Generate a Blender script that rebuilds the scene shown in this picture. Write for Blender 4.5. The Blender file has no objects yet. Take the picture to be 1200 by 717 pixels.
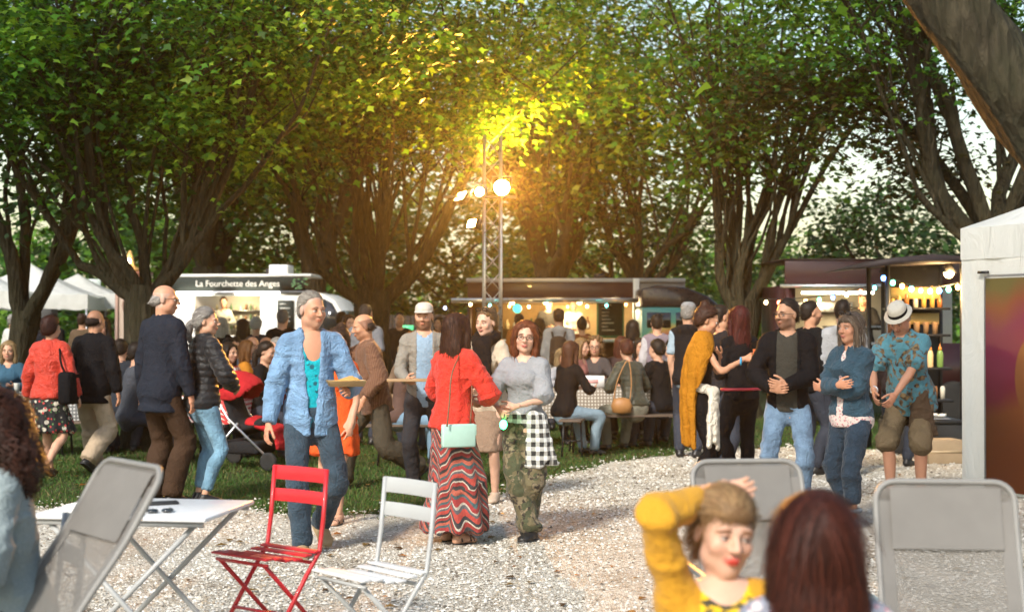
import bpy, bmesh, math, random
import numpy as np
from mathutils import Vector, Matrix
R_ = math.radians
SC = bpy.context.scene
COL = SC.collection
# ---------------------------------------------------------------- camera
FPX, HOR, CAMH = 1667.0, 375.0, 1.62      # focal length in px of a 1200 px wide frame, horizon row, eye height
PITCH = math.atan((HOR - 358.5) / FPX)
cam_d = bpy.data.cameras.new('camera'); cam = bpy.data.objects.new('camera', cam_d); COL.objects.link(cam)
cam.location = (0, 0, CAMH); cam.rotation_euler = (math.pi/2 + PITCH, 0, 0)
cam_d.sensor_width = 36; cam_d.lens = 36*FPX/1200
cam_d.clip_start = .05; cam_d.clip_end = 600
cam_d.dof.use_dof = True; cam_d.dof.focus_distance = 10.4; cam_d.dof.aperture_fstop = 2.3
SC.camera = cam
# ---------------------------------------------------------------- sky, sun, exposure
SUN_EL, SUN_AZ = 38, 208                   # sun stands behind the camera, to the left (azimuth clockwise from +Y)
w = bpy.data.worlds.new('World'); SC.world = w; w.use_nodes = True
wn = w.node_tree.nodes; wl = w.node_tree.links
sky = wn.new('ShaderNodeTexSky'); sky.sky_type = 'NISHITA'; sky.sun_disc = False
sky.sun_elevation = R_(SUN_EL); sky.sun_rotation = R_(SUN_AZ); sky.air_density = 1.6; sky.dust_density = 1.3; sky.ozone_density = 1.0
wn['Background'].inputs['Strength'].default_value = .088
wl.new(sky.outputs['Color'], wn['Background'].inputs['Color'])
sd = bpy.data.lights.new('sun', 'SUN'); so = bpy.data.objects.new('sun', sd); COL.objects.link(so)
sd.energy = 2.5; sd.angle = R_(9); sd.color = (1, .93, .82)
_a = R_(SUN_AZ); _e = R_(SUN_EL)
_sv = Vector((math.sin(_a)*math.cos(_e), math.cos(_a)*math.cos(_e), math.sin(_e)))
so.rotation_euler = _sv.to_track_quat('Z', 'Y').to_euler(); so.location = (-10, -20, 25)
SC.view_settings.view_transform = 'Standard'; SC.view_settings.look = 'None'; SC.view_settings.gamma = 1
SC.view_settings.exposure = 1.22
SC.render.engine = 'CYCLES'
SC.cycles.max_bounces = 6; SC.cycles.diffuse_bounces = 2; SC.cycles.glossy_bounces = 2; SC.cycles.transmission_bounces = 4; SC.cycles.transparent_max_bounces = 6; SC.cycles.volume_bounces = 0; SC.cycles.use_adaptive_sampling = True; SC.cycles.adaptive_threshold = .03
SC.render.resolution_x = 1024; SC.render.resolution_y = 611

def PX(px, d): return (px - 600) * d / FPX
def PZ(py, d): return CAMH + d * math.tan(PITCH + math.atan((358.5 - py) / FPX))
def P(px, py, d): return (PX(px, d), d, PZ(py, d))

# ---------------------------------------------------------------- object helpers
def tag(o, label=None, cat=None, group=None, kind=None):
    if label: o['label'] = label
    if cat: o['category'] = cat
    if group: o['group'] = group
    if kind: o['kind'] = kind
    return o
def thing(name, label, cat, loc=(0, 0, 0), rz=0, group=None):
    o = bpy.data.objects.new(name, None); COL.objects.link(o); o.empty_display_size = .2
    o.location = loc; o.rotation_euler = (0, 0, rz)
    return tag(o, label, cat, group)
def mkmesh(name, V, F, mat=None, smooth=True, col=None):
    """V (n,3); F list of arrays (m,k) or list of lists"""
    me = bpy.data.meshes.new(name)
    V = np.asarray(V, np.float32)
    if isinstance(F, np.ndarray): F = [F]
    if F and not isinstance(F[0], np.ndarray):
        lens = np.array([len(f) for f in F], np.int32); flat = np.array([i for f in F for i in f], np.int32)
    else:
        lens = np.concatenate([np.full(len(f), f.shape[1], np.int32) for f in F]); flat = np.concatenate([f.ravel() for f in F]).astype(np.int32)
    me.vertices.add(len(V)); me.vertices.foreach_set('co', V.ravel())
    me.loops.add(len(flat)); me.loops.foreach_set('vertex_index', flat)
    me.polygons.add(len(lens))
    st = np.zeros(len(lens), np.int32); st[1:] = np.cumsum(lens)[:-1]
    me.polygons.foreach_set('loop_start', st); me.polygons.foreach_set('loop_total', lens)
    if smooth: me.polygons.foreach_set('use_smooth', np.ones(len(lens), bool))
    me.update(calc_edges=True)
    if col is not None:
        at = me.color_attributes.new('col', 'FLOAT_COLOR', 'POINT')
        c4 = np.ones((len(V), 4), np.float32); c4[:, :3] = col; at.data.foreach_set('color', c4.ravel())
    if mat: me.materials.append(mat)
    return me
def mkobj(name, me, parent=None, loc=None, rz=None):
    o = bpy.data.objects.new(name, me); COL.objects.link(o)
    if parent: o.parent = parent
    if loc is not None: o.location = loc
    if rz is not None: o.rotation_euler = (0, 0, rz)
    return o
class MB:
    """collects shapes for ONE mesh"""
    def __init__(s): s.v = []; s.f = []
    def add(s, V, F):
        n = len(s.v); s.v += [tuple(p) for p in V]; s.f += [[i + n for i in f] for f in F]; return s
    def box(s, lo, hi, M=None):
        x0, y0, z0 = lo; x1, y1, z1 = hi
        V = [Vector(p) for p in ((x0,y0,z0),(x1,y0,z0),(x1,y1,z0),(x0,y1,z0),(x0,y0,z1),(x1,y0,z1),(x1,y1,z1),(x0,y1,z1))]
        if M is not None: V = [M @ p for p in V]
        return s.add(V, [[0,3,2,1],[4,5,6,7],[0,1,5,4],[1,2,6,5],[2,3,7,6],[3,0,4,7]])
    def cbox(s, c, sz, M=None):
        return s.box([c[i]-sz[i]/2 for i in range(3)], [c[i]+sz[i]/2 for i in range(3)], M)
    def bar(s, p, q, w, h, up=(0, 0, 1)):
        p = Vector(p); q = Vector(q); a = (q-p).normalized(); u = Vector(up)
        r = a.cross(u)
        if r.length < 1e-4: r = a.cross(Vector((1, 0, 0)))
        r.normalize(); u = r.cross(a)
        V = [b + r*(i*w/2) + u*(j*h/2) for b in (p, q) for i, j in ((-1,-1),(1,-1),(1,1),(-1,1))]
        return s.add(V, [[0,1,2,3],[7,6,5,4],[0,4,5,1],[1,5,6,2],[2,6,7,3],[3,7,4,0]])
    def tube(s, path, r, n=8, closed=False, caps=True):
        pts = [Vector(p) for p in path]; m = len(pts)
        rr = list(r) if hasattr(r, '__len__') else [r]*m
        V = []; F = []; prev = None
        for i, p in enumerate(pts):
            a = (pts[(i+1) % m] - pts[i-1]) if closed else (pts[min(i+1, m-1)] - pts[max(i-1, 0)])
            a.normalize()
            if prev is None:
                u = a.cross(Vector((0, 0, 1)))
                if u.length < 1e-3: u = a.cross(Vector((0, 1, 0)))
            else: u = prev - a*prev.dot(a)
            u.normalize(); prev = u; b = a.cross(u)
            V += [p + (u*math.cos(t) + b*math.sin(t))*rr[i] for t in [2*math.pi*k/n for k in range(n)]]
        for i in range(m if closed else m-1):
            j = (i+1) % m
            for k in range(n): F.append([i*n+k, i*n+(k+1) % n, j*n+(k+1) % n, j*n+k])
        if caps and not closed:
            F.append(list(range(n))[::-1]); F.append([(m-1)*n+k for k in range(n)])
        return s.add(V, F)
    def lathe(s, prof, n=16, M=None):
        V = []; F = []
        for r, z in prof: V += [Vector((r*math.cos(2*math.pi*k/n), r*math.sin(2*math.pi*k/n), z)) for k in range(n)]
        if M is not None: V = [M @ v for v in V]
        for i in range(len(prof)-1):
            for k in range(n): F.append([i*n+k, i*n+(k+1) % n, (i+1)*n+(k+1) % n, (i+1)*n+k])
        F.append(list(range(n))[::-1]); F.append([(len(prof)-1)*n+k for k in range(n)])
        return s.add(V, F)
    def prism(s, poly, M, t):
        """poly in local xz, extruded along local y by t"""
        n = len(poly)
        V = [M @ Vector((x, 0, z)) for x, z in poly] + [M @ Vector((x, t, z)) for x, z in poly]
        F = [list(range(n)), [n+i for i in range(n)][::-1]] + [[i, n+i, n+(i+1) % n, (i+1) % n] for i in range(n)]
        return s.add(V, F)
    def ball(s, c, r, n=8, sc=(1, 1, 1)):
        V = []; F = []; m = n//2+1
        for i in range(m+1):
            th = math.pi*i/m
            for k in range(n):
                ph = 2*math.pi*k/n
                V.append((c[0]+r*sc[0]*math.sin(th)*math.cos(ph), c[1]+r*sc[1]*math.sin(th)*math.sin(ph), c[2]+r*sc[2]*math.cos(th)))
        for i in range(m):
            for k in range(n): F.append([i*n+k, (i+1)*n+k, (i+1)*n+(k+1) % n, i*n+(k+1) % n])
        return s.add(V, F)
    def mesh(s, name, mat, smooth=False):
        return mkmesh(name, np.array([tuple(p) for p in s.v], np.float32), s.f, mat, smooth)
    def build(s, name, mat, parent=None, smooth=False, bevel=0, loc=None, rz=None):
        o = mkobj(name, s.mesh(name, mat, smooth), parent, loc, rz)
        if bevel:
            b = o.modifiers.new('bevel', 'BEVEL'); b.width = bevel; b.segments = 2; b.limit_method = 'ANGLE'; b.angle_limit = R_(40)
        return o

# ---------------------------------------------------------------- material helpers
class G:
    def __init__(s, name):
        s.m = bpy.data.materials.new(name); s.m.use_nodes = True
        s.t = s.m.node_tree; s.n = s.t.nodes; s.b = s.n['Principled BSDF']; s.out = s.n['Material Output']
        s._co = None
    def link(s, a, b): s.t.links.new(a, b)
    def inp(s, node, i, v):
        if v is None: return
        if hasattr(v, 'is_linked') or hasattr(v, 'links'): s.link(v, node.inputs[i])
        else:
            k = node.inputs[i]
            if hasattr(k, 'default_value'):
                if k.type == 'RGBA' and len(v) == 3: v = (*v, 1)
                k.default_value = v
    def co(s, kind='Object', scale=None):
        if s._co is None: s._co = s.n.new('ShaderNodeTexCoord')
        o = s._co.outputs[kind]
        if scale is None: return o
        mp = s.n.new('ShaderNodeMapping'); s.link(o, mp.inputs['Vector']); mp.inputs['Scale'].default_value = scale
        return mp.outputs['Vector']
    def rand(s):
        return s.n.new('ShaderNodeObjectInfo').outputs['Random']
    def noise(s, scale, detail=3, vec=None, rough=.55, dist=0):
        n = s.n.new('ShaderNodeTexNoise'); s.link(vec if vec is not None else s.co(), n.inputs['Vector'])
        n.inputs['Scale'].default_value = scale; n.inputs['Detail'].default_value = detail; n.inputs['Roughness'].default_value = rough
        n.inputs['Distortion'].default_value = dist
        return n.outputs['Fac']
    def vor(s, scale, out='Distance', vec=None, feature='F1'):
        n = s.n.new('ShaderNodeTexVoronoi'); n.feature = feature; s.link(vec if vec is not None else s.co(), n.inputs['Vector']); n.inputs['Scale'].default_value = scale
        return n.outputs[out]
    def ma(s, op, a, b=None, c=None):
        n = s.n.new('ShaderNodeMath'); n.operation = op
        s.inp(n, 0, a); s.inp(n, 1, b)
        if c is not None: s.inp(n, 2, c)
        return n.outputs[0]
    def sep(s, vec=None):
        n = s.n.new('ShaderNodeSeparateXYZ'); s.link(vec if vec is not None else s.co(), n.inputs[0]); return n.outputs
    def ramp(s, fac, stops, const=False):
        n = s.n.new('ShaderNodeValToRGB'); s.link(fac, n.inputs[0]); e = n.color_ramp
        if const: e.interpolation = 'CONSTANT'
        while len(e.elements) < len(stops): e.elements.new(.5)
        for el, (p, c) in zip(e.elements, stops): el.position = p; el.color = (*c, 1) if len(c) == 3 else c
        return n.outputs[0]
    def mix(s, f, a, b, mode='MIX'):
        n = s.n.new('ShaderNodeMix'); n.data_type = 'RGBA'; n.blend_type = mode
        s.inp(n, 0, f); s.inp(n, 6, a); s.inp(n, 7, b); return n.outputs[2]
    def base(s, v): s.inp(s.b, 'Base Color', v); return s
    def set(s, **k):
        for a, v in k.items(): s.inp(s.b, {'rough': 'Roughness', 'metal': 'Metallic', 'spec': 'Specular IOR Level', 'sheen': 'Sheen Weight', 'trans': 'Transmission Weight', 'ior': 'IOR', 'sss': 'Subsurface Weight', 'coat': 'Coat Weight', 'alpha': 'Alpha'}[a], v)
        return s
    def bump(s, h, strength=.3, dist=.01):
        n = s.n.new('ShaderNodeBump'); s.inp(n, 'Height', h); n.inputs['Strength'].default_value = strength; n.inputs['Distance'].default_value = dist
        s.link(n.outputs[0], s.b.inputs['Normal']); return s
    def emit(s, c, st):
        s.b.inputs['Emission Color'].default_value = (*c, 1); s.b.inputs['Emission Strength'].default_value = st; return s
def mul(c, k): return tuple(min(1, x*k) for x in c)
MATS = {}
def plain(name, c, rough=.55, var=.25, scale=6, metal=0, bump=0, bscale=60, spec=.4, coat=0, detail=4):
    """solid colour with soft variation and fine relief"""
    if name in MATS: return MATS[name]
    g = G(name); f = g.noise(scale, detail)
    g.base(g.mix(f, mul(c, 1-var), mul(c, 1+var))); g.set(metal=metal, spec=spec, coat=coat)
    g.set(rough=g.ma('ADD', g.ma('MULTIPLY', g.noise(scale*2.7, 3), .3), rough-.15))
    if bump: g.bump(g.noise(bscale, 4), bump, .004)
    MATS[name] = g.m; return g.m
def cloth(c, name=None, rough=.8, var=.22, folds=.35, sheen=.0, weave=420):
    name = name or 'cloth_%02x%02x%02x' % tuple(int(255*min(1, x)) for x in c)
    if name in MATS: return MATS[name]
    g = G(name)
    f = g.noise(7, 4); f2 = g.noise(55, 3)
    c1 = g.mix(f, mul(c, 1-var), mul(c, 1+var))
    g.base(g.mix(g.ma('MULTIPLY', f2, .35), c1, mul(c, .55))); g.set(rough=rough, sheen=sheen, spec=.1)
    clothbump(g, folds)
    MATS[name] = g.m; return g.m
def clothbump(g, folds=.35):
    n1 = g.noise(9, 4, g.co('Object', (1.1, 1.1, .8)), .5, 1.2); n2 = g.noise(19, 3, g.co('Object', (.8, 1.2, 1.3)), .5, .9)
    r1 = g.ma('MULTIPLY', g.ma('ABSOLUTE', g.ma('SUBTRACT', n1, .5)), 3.2); r2 = g.ma('MULTIPLY', g.ma('ABSOLUTE', g.ma('SUBTRACT', n2, .5)), 2.0)
    h = g.ma('ADD', g.ma('ADD', g.ma('MINIMUM', r1, .5), g.ma('MINIMUM', r2, .3)), g.ma('MULTIPLY', g.noise(300, 2), .06))
    g.bump(h, folds*.85, .05)
def emis(name, c, st):
    if name in MATS: return MATS[name]
    g = G(name); g.base(c); g.emit(c, st); MATS[name] = g.m; return g.m
# ================================================================ signed-distance modelling
def smin(a, b, k):
    if k <= 0: return np.minimum(a, b)
    h = np.clip(.5 + .5*(b-a)/k, 0, 1); return b*(1-h) + a*h - k*h*(1-h)
def smax(a, b, k): return -smin(-a, -b, k)
A3 = lambda p: np.asarray(p, np.float32)
def unit(v):
    v = np.asarray(v, float); return v/ max(1e-9, np.linalg.norm(v))
class Field:
    def __init__(s, lo, hi, h, fine=None, hf=None):
        s.ax = []
        for i in range(3):
            if fine is None: a = np.arange(lo[i], hi[i]+h, h)
            else:
                f0, f1 = max(lo[i], fine[0][i]), min(hi[i], fine[1][i])
                a = np.concatenate([f0 - np.arange(1, int((f0-lo[i])/h)+2)[::-1]*h, np.arange(f0, f1, hf), f1 + np.arange(0, int((hi[i]-f1)/h)+2)*h])
            s.ax.append(a.astype(np.float32))
        s.D = np.full([len(a) for a in s.ax], .3, np.float32)
    def blk(s, lo, hi):
        sl = []
        for a, l, h in zip(s.ax, lo, hi):
            i = max(0, np.searchsorted(a, l)-1); j = min(len(a), np.searchsorted(a, h)+1); sl.append(slice(i, max(i, j)))
        return tuple(sl)
    def pts(s, sl): return s.ax[0][sl[0]][:, None, None], s.ax[1][sl[1]][None, :, None], s.ax[2][sl[2]][None, None, :]
    CK = .008
    def op(s, lo, hi, fn, k, sub=False, clip=None):
        sl = s.blk(lo, hi)
        if any(q.stop <= q.start for q in sl): return s
        X, Y, Z = s.pts(sl); d = fn(X, Y, Z)
        if clip is not None: d = smax(d, clip(X, Y, Z), s.CK)
        s.D[sl] = smax(s.D[sl], -d, k) if sub else smin(s.D[sl], d, k)
        return s
    def ell(s, c, r, fr=None, k=.02, sub=False, clip=None):
        c = A3(c); m = max(r)+.07
        f = np.eye(3) if fr is None else fr
        mr = min(r)
        def fn(X, Y, Z):
            x, y, z = X-c[0], Y-c[1], Z-c[2]
            q = 0
            for i in range(3): q = q + ((x*f[i][0]+y*f[i][1]+z*f[i][2])/r[i])**2
            q = np.sqrt(q+1e-9); return (q-1)*mr
        return s.op(c-m, c+m, fn, k, sub, clip)
    def seg(s, p, q, a0, a1, b0=None, b1=None, R=None, Fw=None, k=.02, flat0=False, flat1=False, clip=None, sub=False):
        p = A3(p); q = A3(q); v = q-p; L2 = float(v @ v)+1e-9; m = max(a0, a1, b0 or 0, b1 or 0)+.07; u = v/math.sqrt(L2)
        def fn(X, Y, Z):
            x, y, z = X-p[0], Y-p[1], Z-p[2]
            tt = (x*v[0]+y*v[1]+z*v[2])/L2; t = np.clip(tt, 0, 1)
            x = x-t*v[0]; y = y-t*v[1]; z = z-t*v[2]
            a = a0+(a1-a0)*t
            if R is None: d = np.sqrt(x*x+y*y+z*z)-a
            else:
                b = b0+(b1-b0)*t
                r_ = x*R[0]+y*R[1]+z*R[2]; f_ = x*Fw[0]+y*Fw[1]+z*Fw[2]
                rest = np.maximum(x*x+y*y+z*z-r_*r_-f_*f_, 0)
                mn = np.minimum(a, b)
                d = (np.sqrt((r_/a)**2+(f_/b)**2+rest/(mn*mn)+1e-9)-1)*mn
            L = math.sqrt(L2)
            if flat0: d = np.maximum(d, -tt*L)
            if flat1: d = np.maximum(d, (tt-1)*L)
            return d
        lo = np.minimum(p, q)-m; hi = np.maximum(p, q)+m
        return s.op(lo, hi, fn, k, sub, clip)
    def loft(s, st, k=.0, n=3, joink=.0, clip=None, R=None, Fw=None):
        """st: list of (point, a, b); smooth interpolation, all in one union"""
        A = np.array([[*p, a, b] for p, a, b in st], float)
        if n > 1: A = catmull(A, n)
        lo = A[:, :3].min(0)-A[:, 3:].max()-.07; hi = A[:, :3].max(0)+A[:, 3:].max()+.07
        sl = s.blk(lo, hi); old = s.D[sl].copy(); s.D[sl] = .3
        for i in range(len(A)-1):
            s.seg(A[i, :3], A[i+1, :3], A[i, 3], A[i+1, 3], A[i, 4], A[i+1, 4], R, Fw, k=joink)
        d = s.D[sl]
        if clip is not None:
            X, Y, Z = s.pts(sl); d = smax(d, clip(X, Y, Z), .006)
        s.D[sl] = smin(old, d, k)
        return s
    def cut(s, fn, k=.008):
        X, Y, Z = s.pts((slice(None),)*3); s.D = smax(s.D, fn(X, Y, Z), k).astype(np.float32); return s
    def mesh(s): return surfnet(s.ax, s.D)
def catmull(A, n):
    out = []
    m = len(A)
    for i in range(m-1):
        p0, p1, p2, p3 = A[max(i-1, 0)], A[i], A[i+1], A[min(i+2, m-1)]
        for j in range(n):
            t = j/n
            out.append(.5*((2*p1)+(p2-p0)*t+(2*p0-5*p1+4*p2-p3)*t*t+(3*p1-p0-3*p2+p3)*t**3))
    out.append(A[-1]); return np.array(out)
def surfnet(ax, D):
    S = D < 0
    c = np.zeros(tuple(n-1 for n in D.shape), np.int8)
    OF = [(i, j, k) for i in (0, 1) for j in (0, 1) for k in (0, 1)]
    sh = D.shape
    for o in OF: c += S[o[0]:sh[0]-1+o[0], o[1]:sh[1]-1+o[1], o[2]:sh[2]-1+o[2]]
    act = (c > 0) & (c < 8); idx = np.argwhere(act); N = len(idx)
    if N == 0: return np.zeros((0, 3), np.float32), np.zeros((0, 4), np.int32)
    vid = np.full(c.shape, -1, np.int32); vid[act] = np.arange(N)
    val = np.stack([D[idx[:, 0]+o[0], idx[:, 1]+o[1], idx[:, 2]+o[2]] for o in OF], 1)
    acc = np.zeros((N, 3)); cnt = np.zeros(N)
    for a in range(8):
        for b in range(a+1, 8):
            oa, ob = np.array(OF[a]), np.array(OF[b])
            if np.abs(oa-ob).sum() != 1: continue
            m = (val[:, a] < 0) != (val[:, b] < 0)
            t = val[m, a]/(val[m, a]-val[m, b]+1e-12)
            acc[m] += oa+(ob-oa)*t[:, None]; cnt[m] += 1
    fr = acc/np.maximum(cnt, 1)[:, None]
    V = np.stack([ax[i][idx[:, i]]+fr[:, i]*(ax[i][idx[:, i]+1]-ax[i][idx[:, i]]) for i in range(3)], 1)
    Q = []
    for d in range(3):
        e1, e2 = (d+1) % 3, (d+2) % 3
        a = [slice(None)]*3; b = [slice(None)]*3; a[d] = slice(0, -1); b[d] = slice(1, None)
        for e in (e1, e2): a[e] = slice(1, -1); b[e] = slice(1, -1)
        s0 = S[tuple(a)]; ch = s0 != S[tuple(b)]
        I = np.argwhere(ch); flip = s0[ch]
        I[:, e1] += 1; I[:, e2] += 1
        def cell(x, y):
            J = I.copy(); J[:, e1] -= x; J[:, e2] -= y; return vid[J[:, 0], J[:, 1], J[:, 2]]
        q = np.stack([cell(1, 1), cell(0, 1), cell(0, 0), cell(1, 0)], 1)
        q[~flip] = q[~flip][:, ::-1]; Q.append(q)
    Q = np.concatenate(Q); Q = Q[(Q >= 0).all(1)]
    return V.astype(np.float32), Q.astype(np.int32)
def vnormals(V, Q):
    n = np.cross(V[Q[:, 2]]-V[Q[:, 0]], V[Q[:, 3]]-V[Q[:, 1]])
    out = np.zeros_like(V)
    for i in range(4):
        for j in range(3): out[:, j] += np.bincount(Q[:, i], n[:, j], len(V))
    return out/(np.linalg.norm(out, axis=1, keepdims=True)+1e-9)
def relax(V, Q, it=1, f=.5):
    for _ in range(it):
        acc = np.zeros_like(V); cnt = np.zeros(len(V))
        for i in range(4):
            a, b = Q[:, i], Q[:, (i+1) % 4]
            for j in range(3): acc[:, j] += np.bincount(a, V[b, j], len(V))+np.bincount(b, V[a, j], len(V))
            cnt += np.bincount(a, None, len(V))+np.bincount(b, None, len(V))
        V = V*(1-f)+f*acc/np.maximum(cnt, 1)[:, None]
    return V.astype(np.float32)
def snoise(V, freq, seed, n=7):
    r = np.random.RandomState(seed); o = np.zeros(len(V))
    W = V+.045*np.sin(V[:, [1, 2, 0]]*freq*.45+r.rand(3)*6)
    for i in range(n):
        d = r.randn(3); d /= np.linalg.norm(d); f = freq*(.6+.9*r.rand())
        o += np.sin(W @ d*f+r.rand()*6.28)
    return o/math.sqrt(n)
def folds(V, Q, amp, seed, joints=(), freq=30):
    """cloth creases pushed along the normals, deeper near elbows, knees and hems"""
    N = vnormals(V, Q)
    wgt = np.full(len(V), .45)
    for p, r in joints:
        wgt += 1.0*np.exp(-((V-np.asarray(p))**2).sum(1)/(r*r))
    q = snoise(V*np.array([.75, .75, 1.35]), freq*.7, seed); r = snoise(V*np.array([1.1, .9, .8]), freq*.5, seed+7)
    cr = np.clip(1-np.abs(q)*1.5, 0, 1)**2; cr2 = np.clip(1-np.abs(r)*1.8, 0, 1)**2
    d = 1.3*amp*wgt*(1.5*cr+1.2*cr2+.3*snoise(V, freq*1.7, seed+3)-.35)
    return (V+N*d[:, None]).astype(np.float32)
# ================================================================ people
def L(x, f, z): return np.array([x, -f, z], float)          # person frame: x to their left, f forward, z up
def rot(v, ax, a):
    ax = unit(ax); v = np.asarray(v, float); c, s_ = math.cos(a), math.sin(a)
    return v*c+np.cross(ax, v)*s_+ax*(ax @ v)*(1-c)
def ik(a, t, l1, l2, hint):
    a = np.asarray(a, float); t = np.asarray(t, float); v = t-a; D = np.linalg.norm(v); Dm = min(D, (l1+l2)*.995)
    u = v/(D+1e-9); t = a+u*Dm
    x = (l1*l1-l2*l2+Dm*Dm)/(2*Dm); h = math.sqrt(max(0, l1*l1-x*x))
    n = np.asarray(hint, float); n = n-u*(n @ u); n = unit(n)
    return a+u*x+n*h, t
g = G('skin'); _a = g.n.new('ShaderNodeVertexColor'); _a.layer_name = 'col'
g.base(g.mix(g.ma('MULTIPLY', g.noise(40, 4), .35), _a.outputs[0], (.45, .17, .1))); g.set(rough=.5, spec=.3)
g.b.inputs['Subsurface Radius'].default_value = (1, .35, .2); g.b.inputs['Subsurface Scale'].default_value = .01
g.bump(g.noise(160, 3), .12, .003); SKIN = g.m
g = G('hair_strands'); _a = g.n.new('ShaderNodeVertexColor'); _a.layer_name = 'col'
g.base(g.mix(g.noise(90, 3, g.co('Object', (1, 1, .25))), mul((1, 1, 1), .0), _a.outputs[0])); g.set(rough=.55, spec=.2)
g.base(g.mix(g.ma('MULTIPLY', g.noise(140, 3, g.co('Object', (1, 1, .12))), .6), _a.outputs[0], (.01, .006, .004)))
g.bump(g.noise(220, 2, g.co('Object', (1, 1, .15))), .3, .004)
HAIRM = g.m
SKINC = {'light': (.53, .31, .21), 'tan': (.47, .25, .15), 'ruddy': (.50, .26, .165), 'olive': (.42, .24, .15), 'pale': (.58, .37, .27)}
class Body: pass
LODS = {0: (.018, .0046, .0042, .011), 1: (.024, .0072, .0070, .0127), 2: (.034, .0122, .0135, .024), 3: (.04, .0155, .0165, .032)}
FM = [(-.055, .128, .10), (0, .163, .116), (.06, .156, .110), (.12, .146, .104), (.2, .158, .114), (.26, .168, .114), (.30, .135, .085), (.325, .075, .062)]
FF = [(-.055, .135, .105), (0, .172, .122), (.06, .150, .106), (.115, .126, .092), (.19, .138, .102), (.25, .142, .098), (.295, .115, .074), (.325, .058, .052)]
def skeleton(H, sex, build, belly, lean, side, twist, head, feet, hip, sit, armL, armR, heel, footyaw, knee):
    B = Body(); s = B.s = H/1.75; B.H = H; B.sex = sex; B.build = build; B.belly = belly
    hz = (.525*H+hip[2]) if sit is None else sit+.095*s
    B.sit = sit
    P0 = B.P0 = L(hip[0], hip[1], hz)
    U = B.U = unit(L(math.sin(R_(side)), math.sin(R_(lean)), math.cos(R_(lean))*math.cos(R_(side))))
    lat = np.array([1., 0, 0]); lat = unit(lat-U*(lat @ U))
    B.lat = lat; B.fwd = np.cross(lat, U)*1.0
    if B.fwd @ L(0, 1, 0) < 0: B.fwd = -B.fwd
    sl = B.slat = rot(lat, U, R_(twist)); B.sfwd = rot(B.fwd, U, R_(twist))
    B.mlat = unit(lat+sl); B.mfwd = unit(B.fwd+B.sfwd)
    N = B.N = P0+U*.32*H
    sw = (.091 if sex == 'm' else .079)*H*(.5+.5*build)
    B.sh = {1: N-U*.028*H+sl*sw, -1: N-U*.028*H-sl*sw}
    B.ua, B.fa = .172*H, .150*H
    B.el, B.wr, B.hd, B.ht, B.curl = {}, {}, {}, {}, {}
    for sgn, A in ((1, armL), (-1, armR)):
        A = A or {}
        p = A.get('p')
        if p is None: tgt = B.sh[sgn]+L(sgn*.04, .05, -.31*H)
        else: tgt = L(*p)
        hint = L(*A.get('h', (sgn*.35, -.8, -.3)))
        B.el[sgn], B.wr[sgn] = ik(B.sh[sgn], tgt, B.ua, B.fa, hint)
        fd = unit(B.wr[sgn]-B.el[sgn])
        B.hd[sgn] = unit(L(*A['d'])) if 'd' in A else fd
        t = L(*A['t']) if 't' in A else L(-sgn*.3, 1, .3)
        t = t-B.hd[sgn]*(t @ B.hd[sgn]); B.ht[sgn] = unit(t); B.curl[sgn] = A.get('curl', .45)
    hw = .052*H
    B.hj = {1: P0+lat*hw-U*.012*H, -1: P0-lat*hw-U*.012*H}
    B.kn, B.an, B.fd = {}, {}, {}
    for i, sgn in ((0, 1), (1, -1)):
        fx, ff = feet[i]; fy = R_(footyaw[i]); B.fd[sgn] = rot(L(0, 1, 0), (0, 0, 1), fy)
        tgt = L(fx, ff, .078*s+heel[i])
        kh = L(*knee[i]) if knee else B.fd[sgn]+L(sgn*.12, 0, .25)
        B.kn[sgn], B.an[sgn] = ik(B.hj[sgn], tgt, .247*H, .247*H, kh)
    # head
    hy, hp, hr = [R_(a) for a in head]
    up = unit(U*.55+np.array([0, 0, .45])); f = unit(B.sfwd-up*(B.sfwd @ up)); l = np.cross(up, f)
    l = l if l @ sl > 0 else -l
    f = rot(f, up, hy); l = rot(l, up, hy)
    f, up = rot(f, l, hp), rot(up, l, hp)
    if f[2] > 0 and hp > .05 and up[2] < 1: pass
    l, up = rot(l, f, hr), rot(up, f, hr)
    B.hl, B.hf, B.hu = l, f, up
    B.hs = (.5+.5*s)*1.03
    B.HC = N+unit(U*.6+np.array([0, 0, .4]))*(.052*H)+(up*.082+f*.012)*B.hs
    B.fr = np.array([l, f, up])
    return B
def hp(B, l, f, u): return B.HC+(B.hl*l+B.hf*f+B.hu*u)*B.hs
def hloc(B, V): return ((V-B.HC) @ B.fr.T)/B.hs
def bounds(B, pad=.2, extra=()):
    pts = [B.P0, B.N, B.HC+B.hu*.1]+list(B.sh.values())+list(B.el.values())+list(B.wr.values())+list(B.kn.values())+list(B.an.values())+[p for p in extra]
    pts = np.array(pts); lo = pts.min(0)-pad; hi = pts.max(0)+pad; lo[2] = max(lo[2], -.02); return lo, hi
def tor(B, off=0, loose=None, tmin=-1, tmax=1):
    st = []
    for t, a, b in (FM if B.sex == 'm' else FF):
        if t < tmin or t > tmax: continue
        a = a*B.s*B.build*.94; b = b*B.s*.96*(B.build*.6+.4); f = 0
        if B.belly and .0 <= t <= .2: k = B.belly*math.sin(math.pi*(t+.03)/.25); b += k*.6; f = k*.45
        e = off+(loose(t) if loose else 0)
        st.append((B.P0+B.U*t*B.H+B.mfwd*f, a+e, b+e))
    return st
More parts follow.
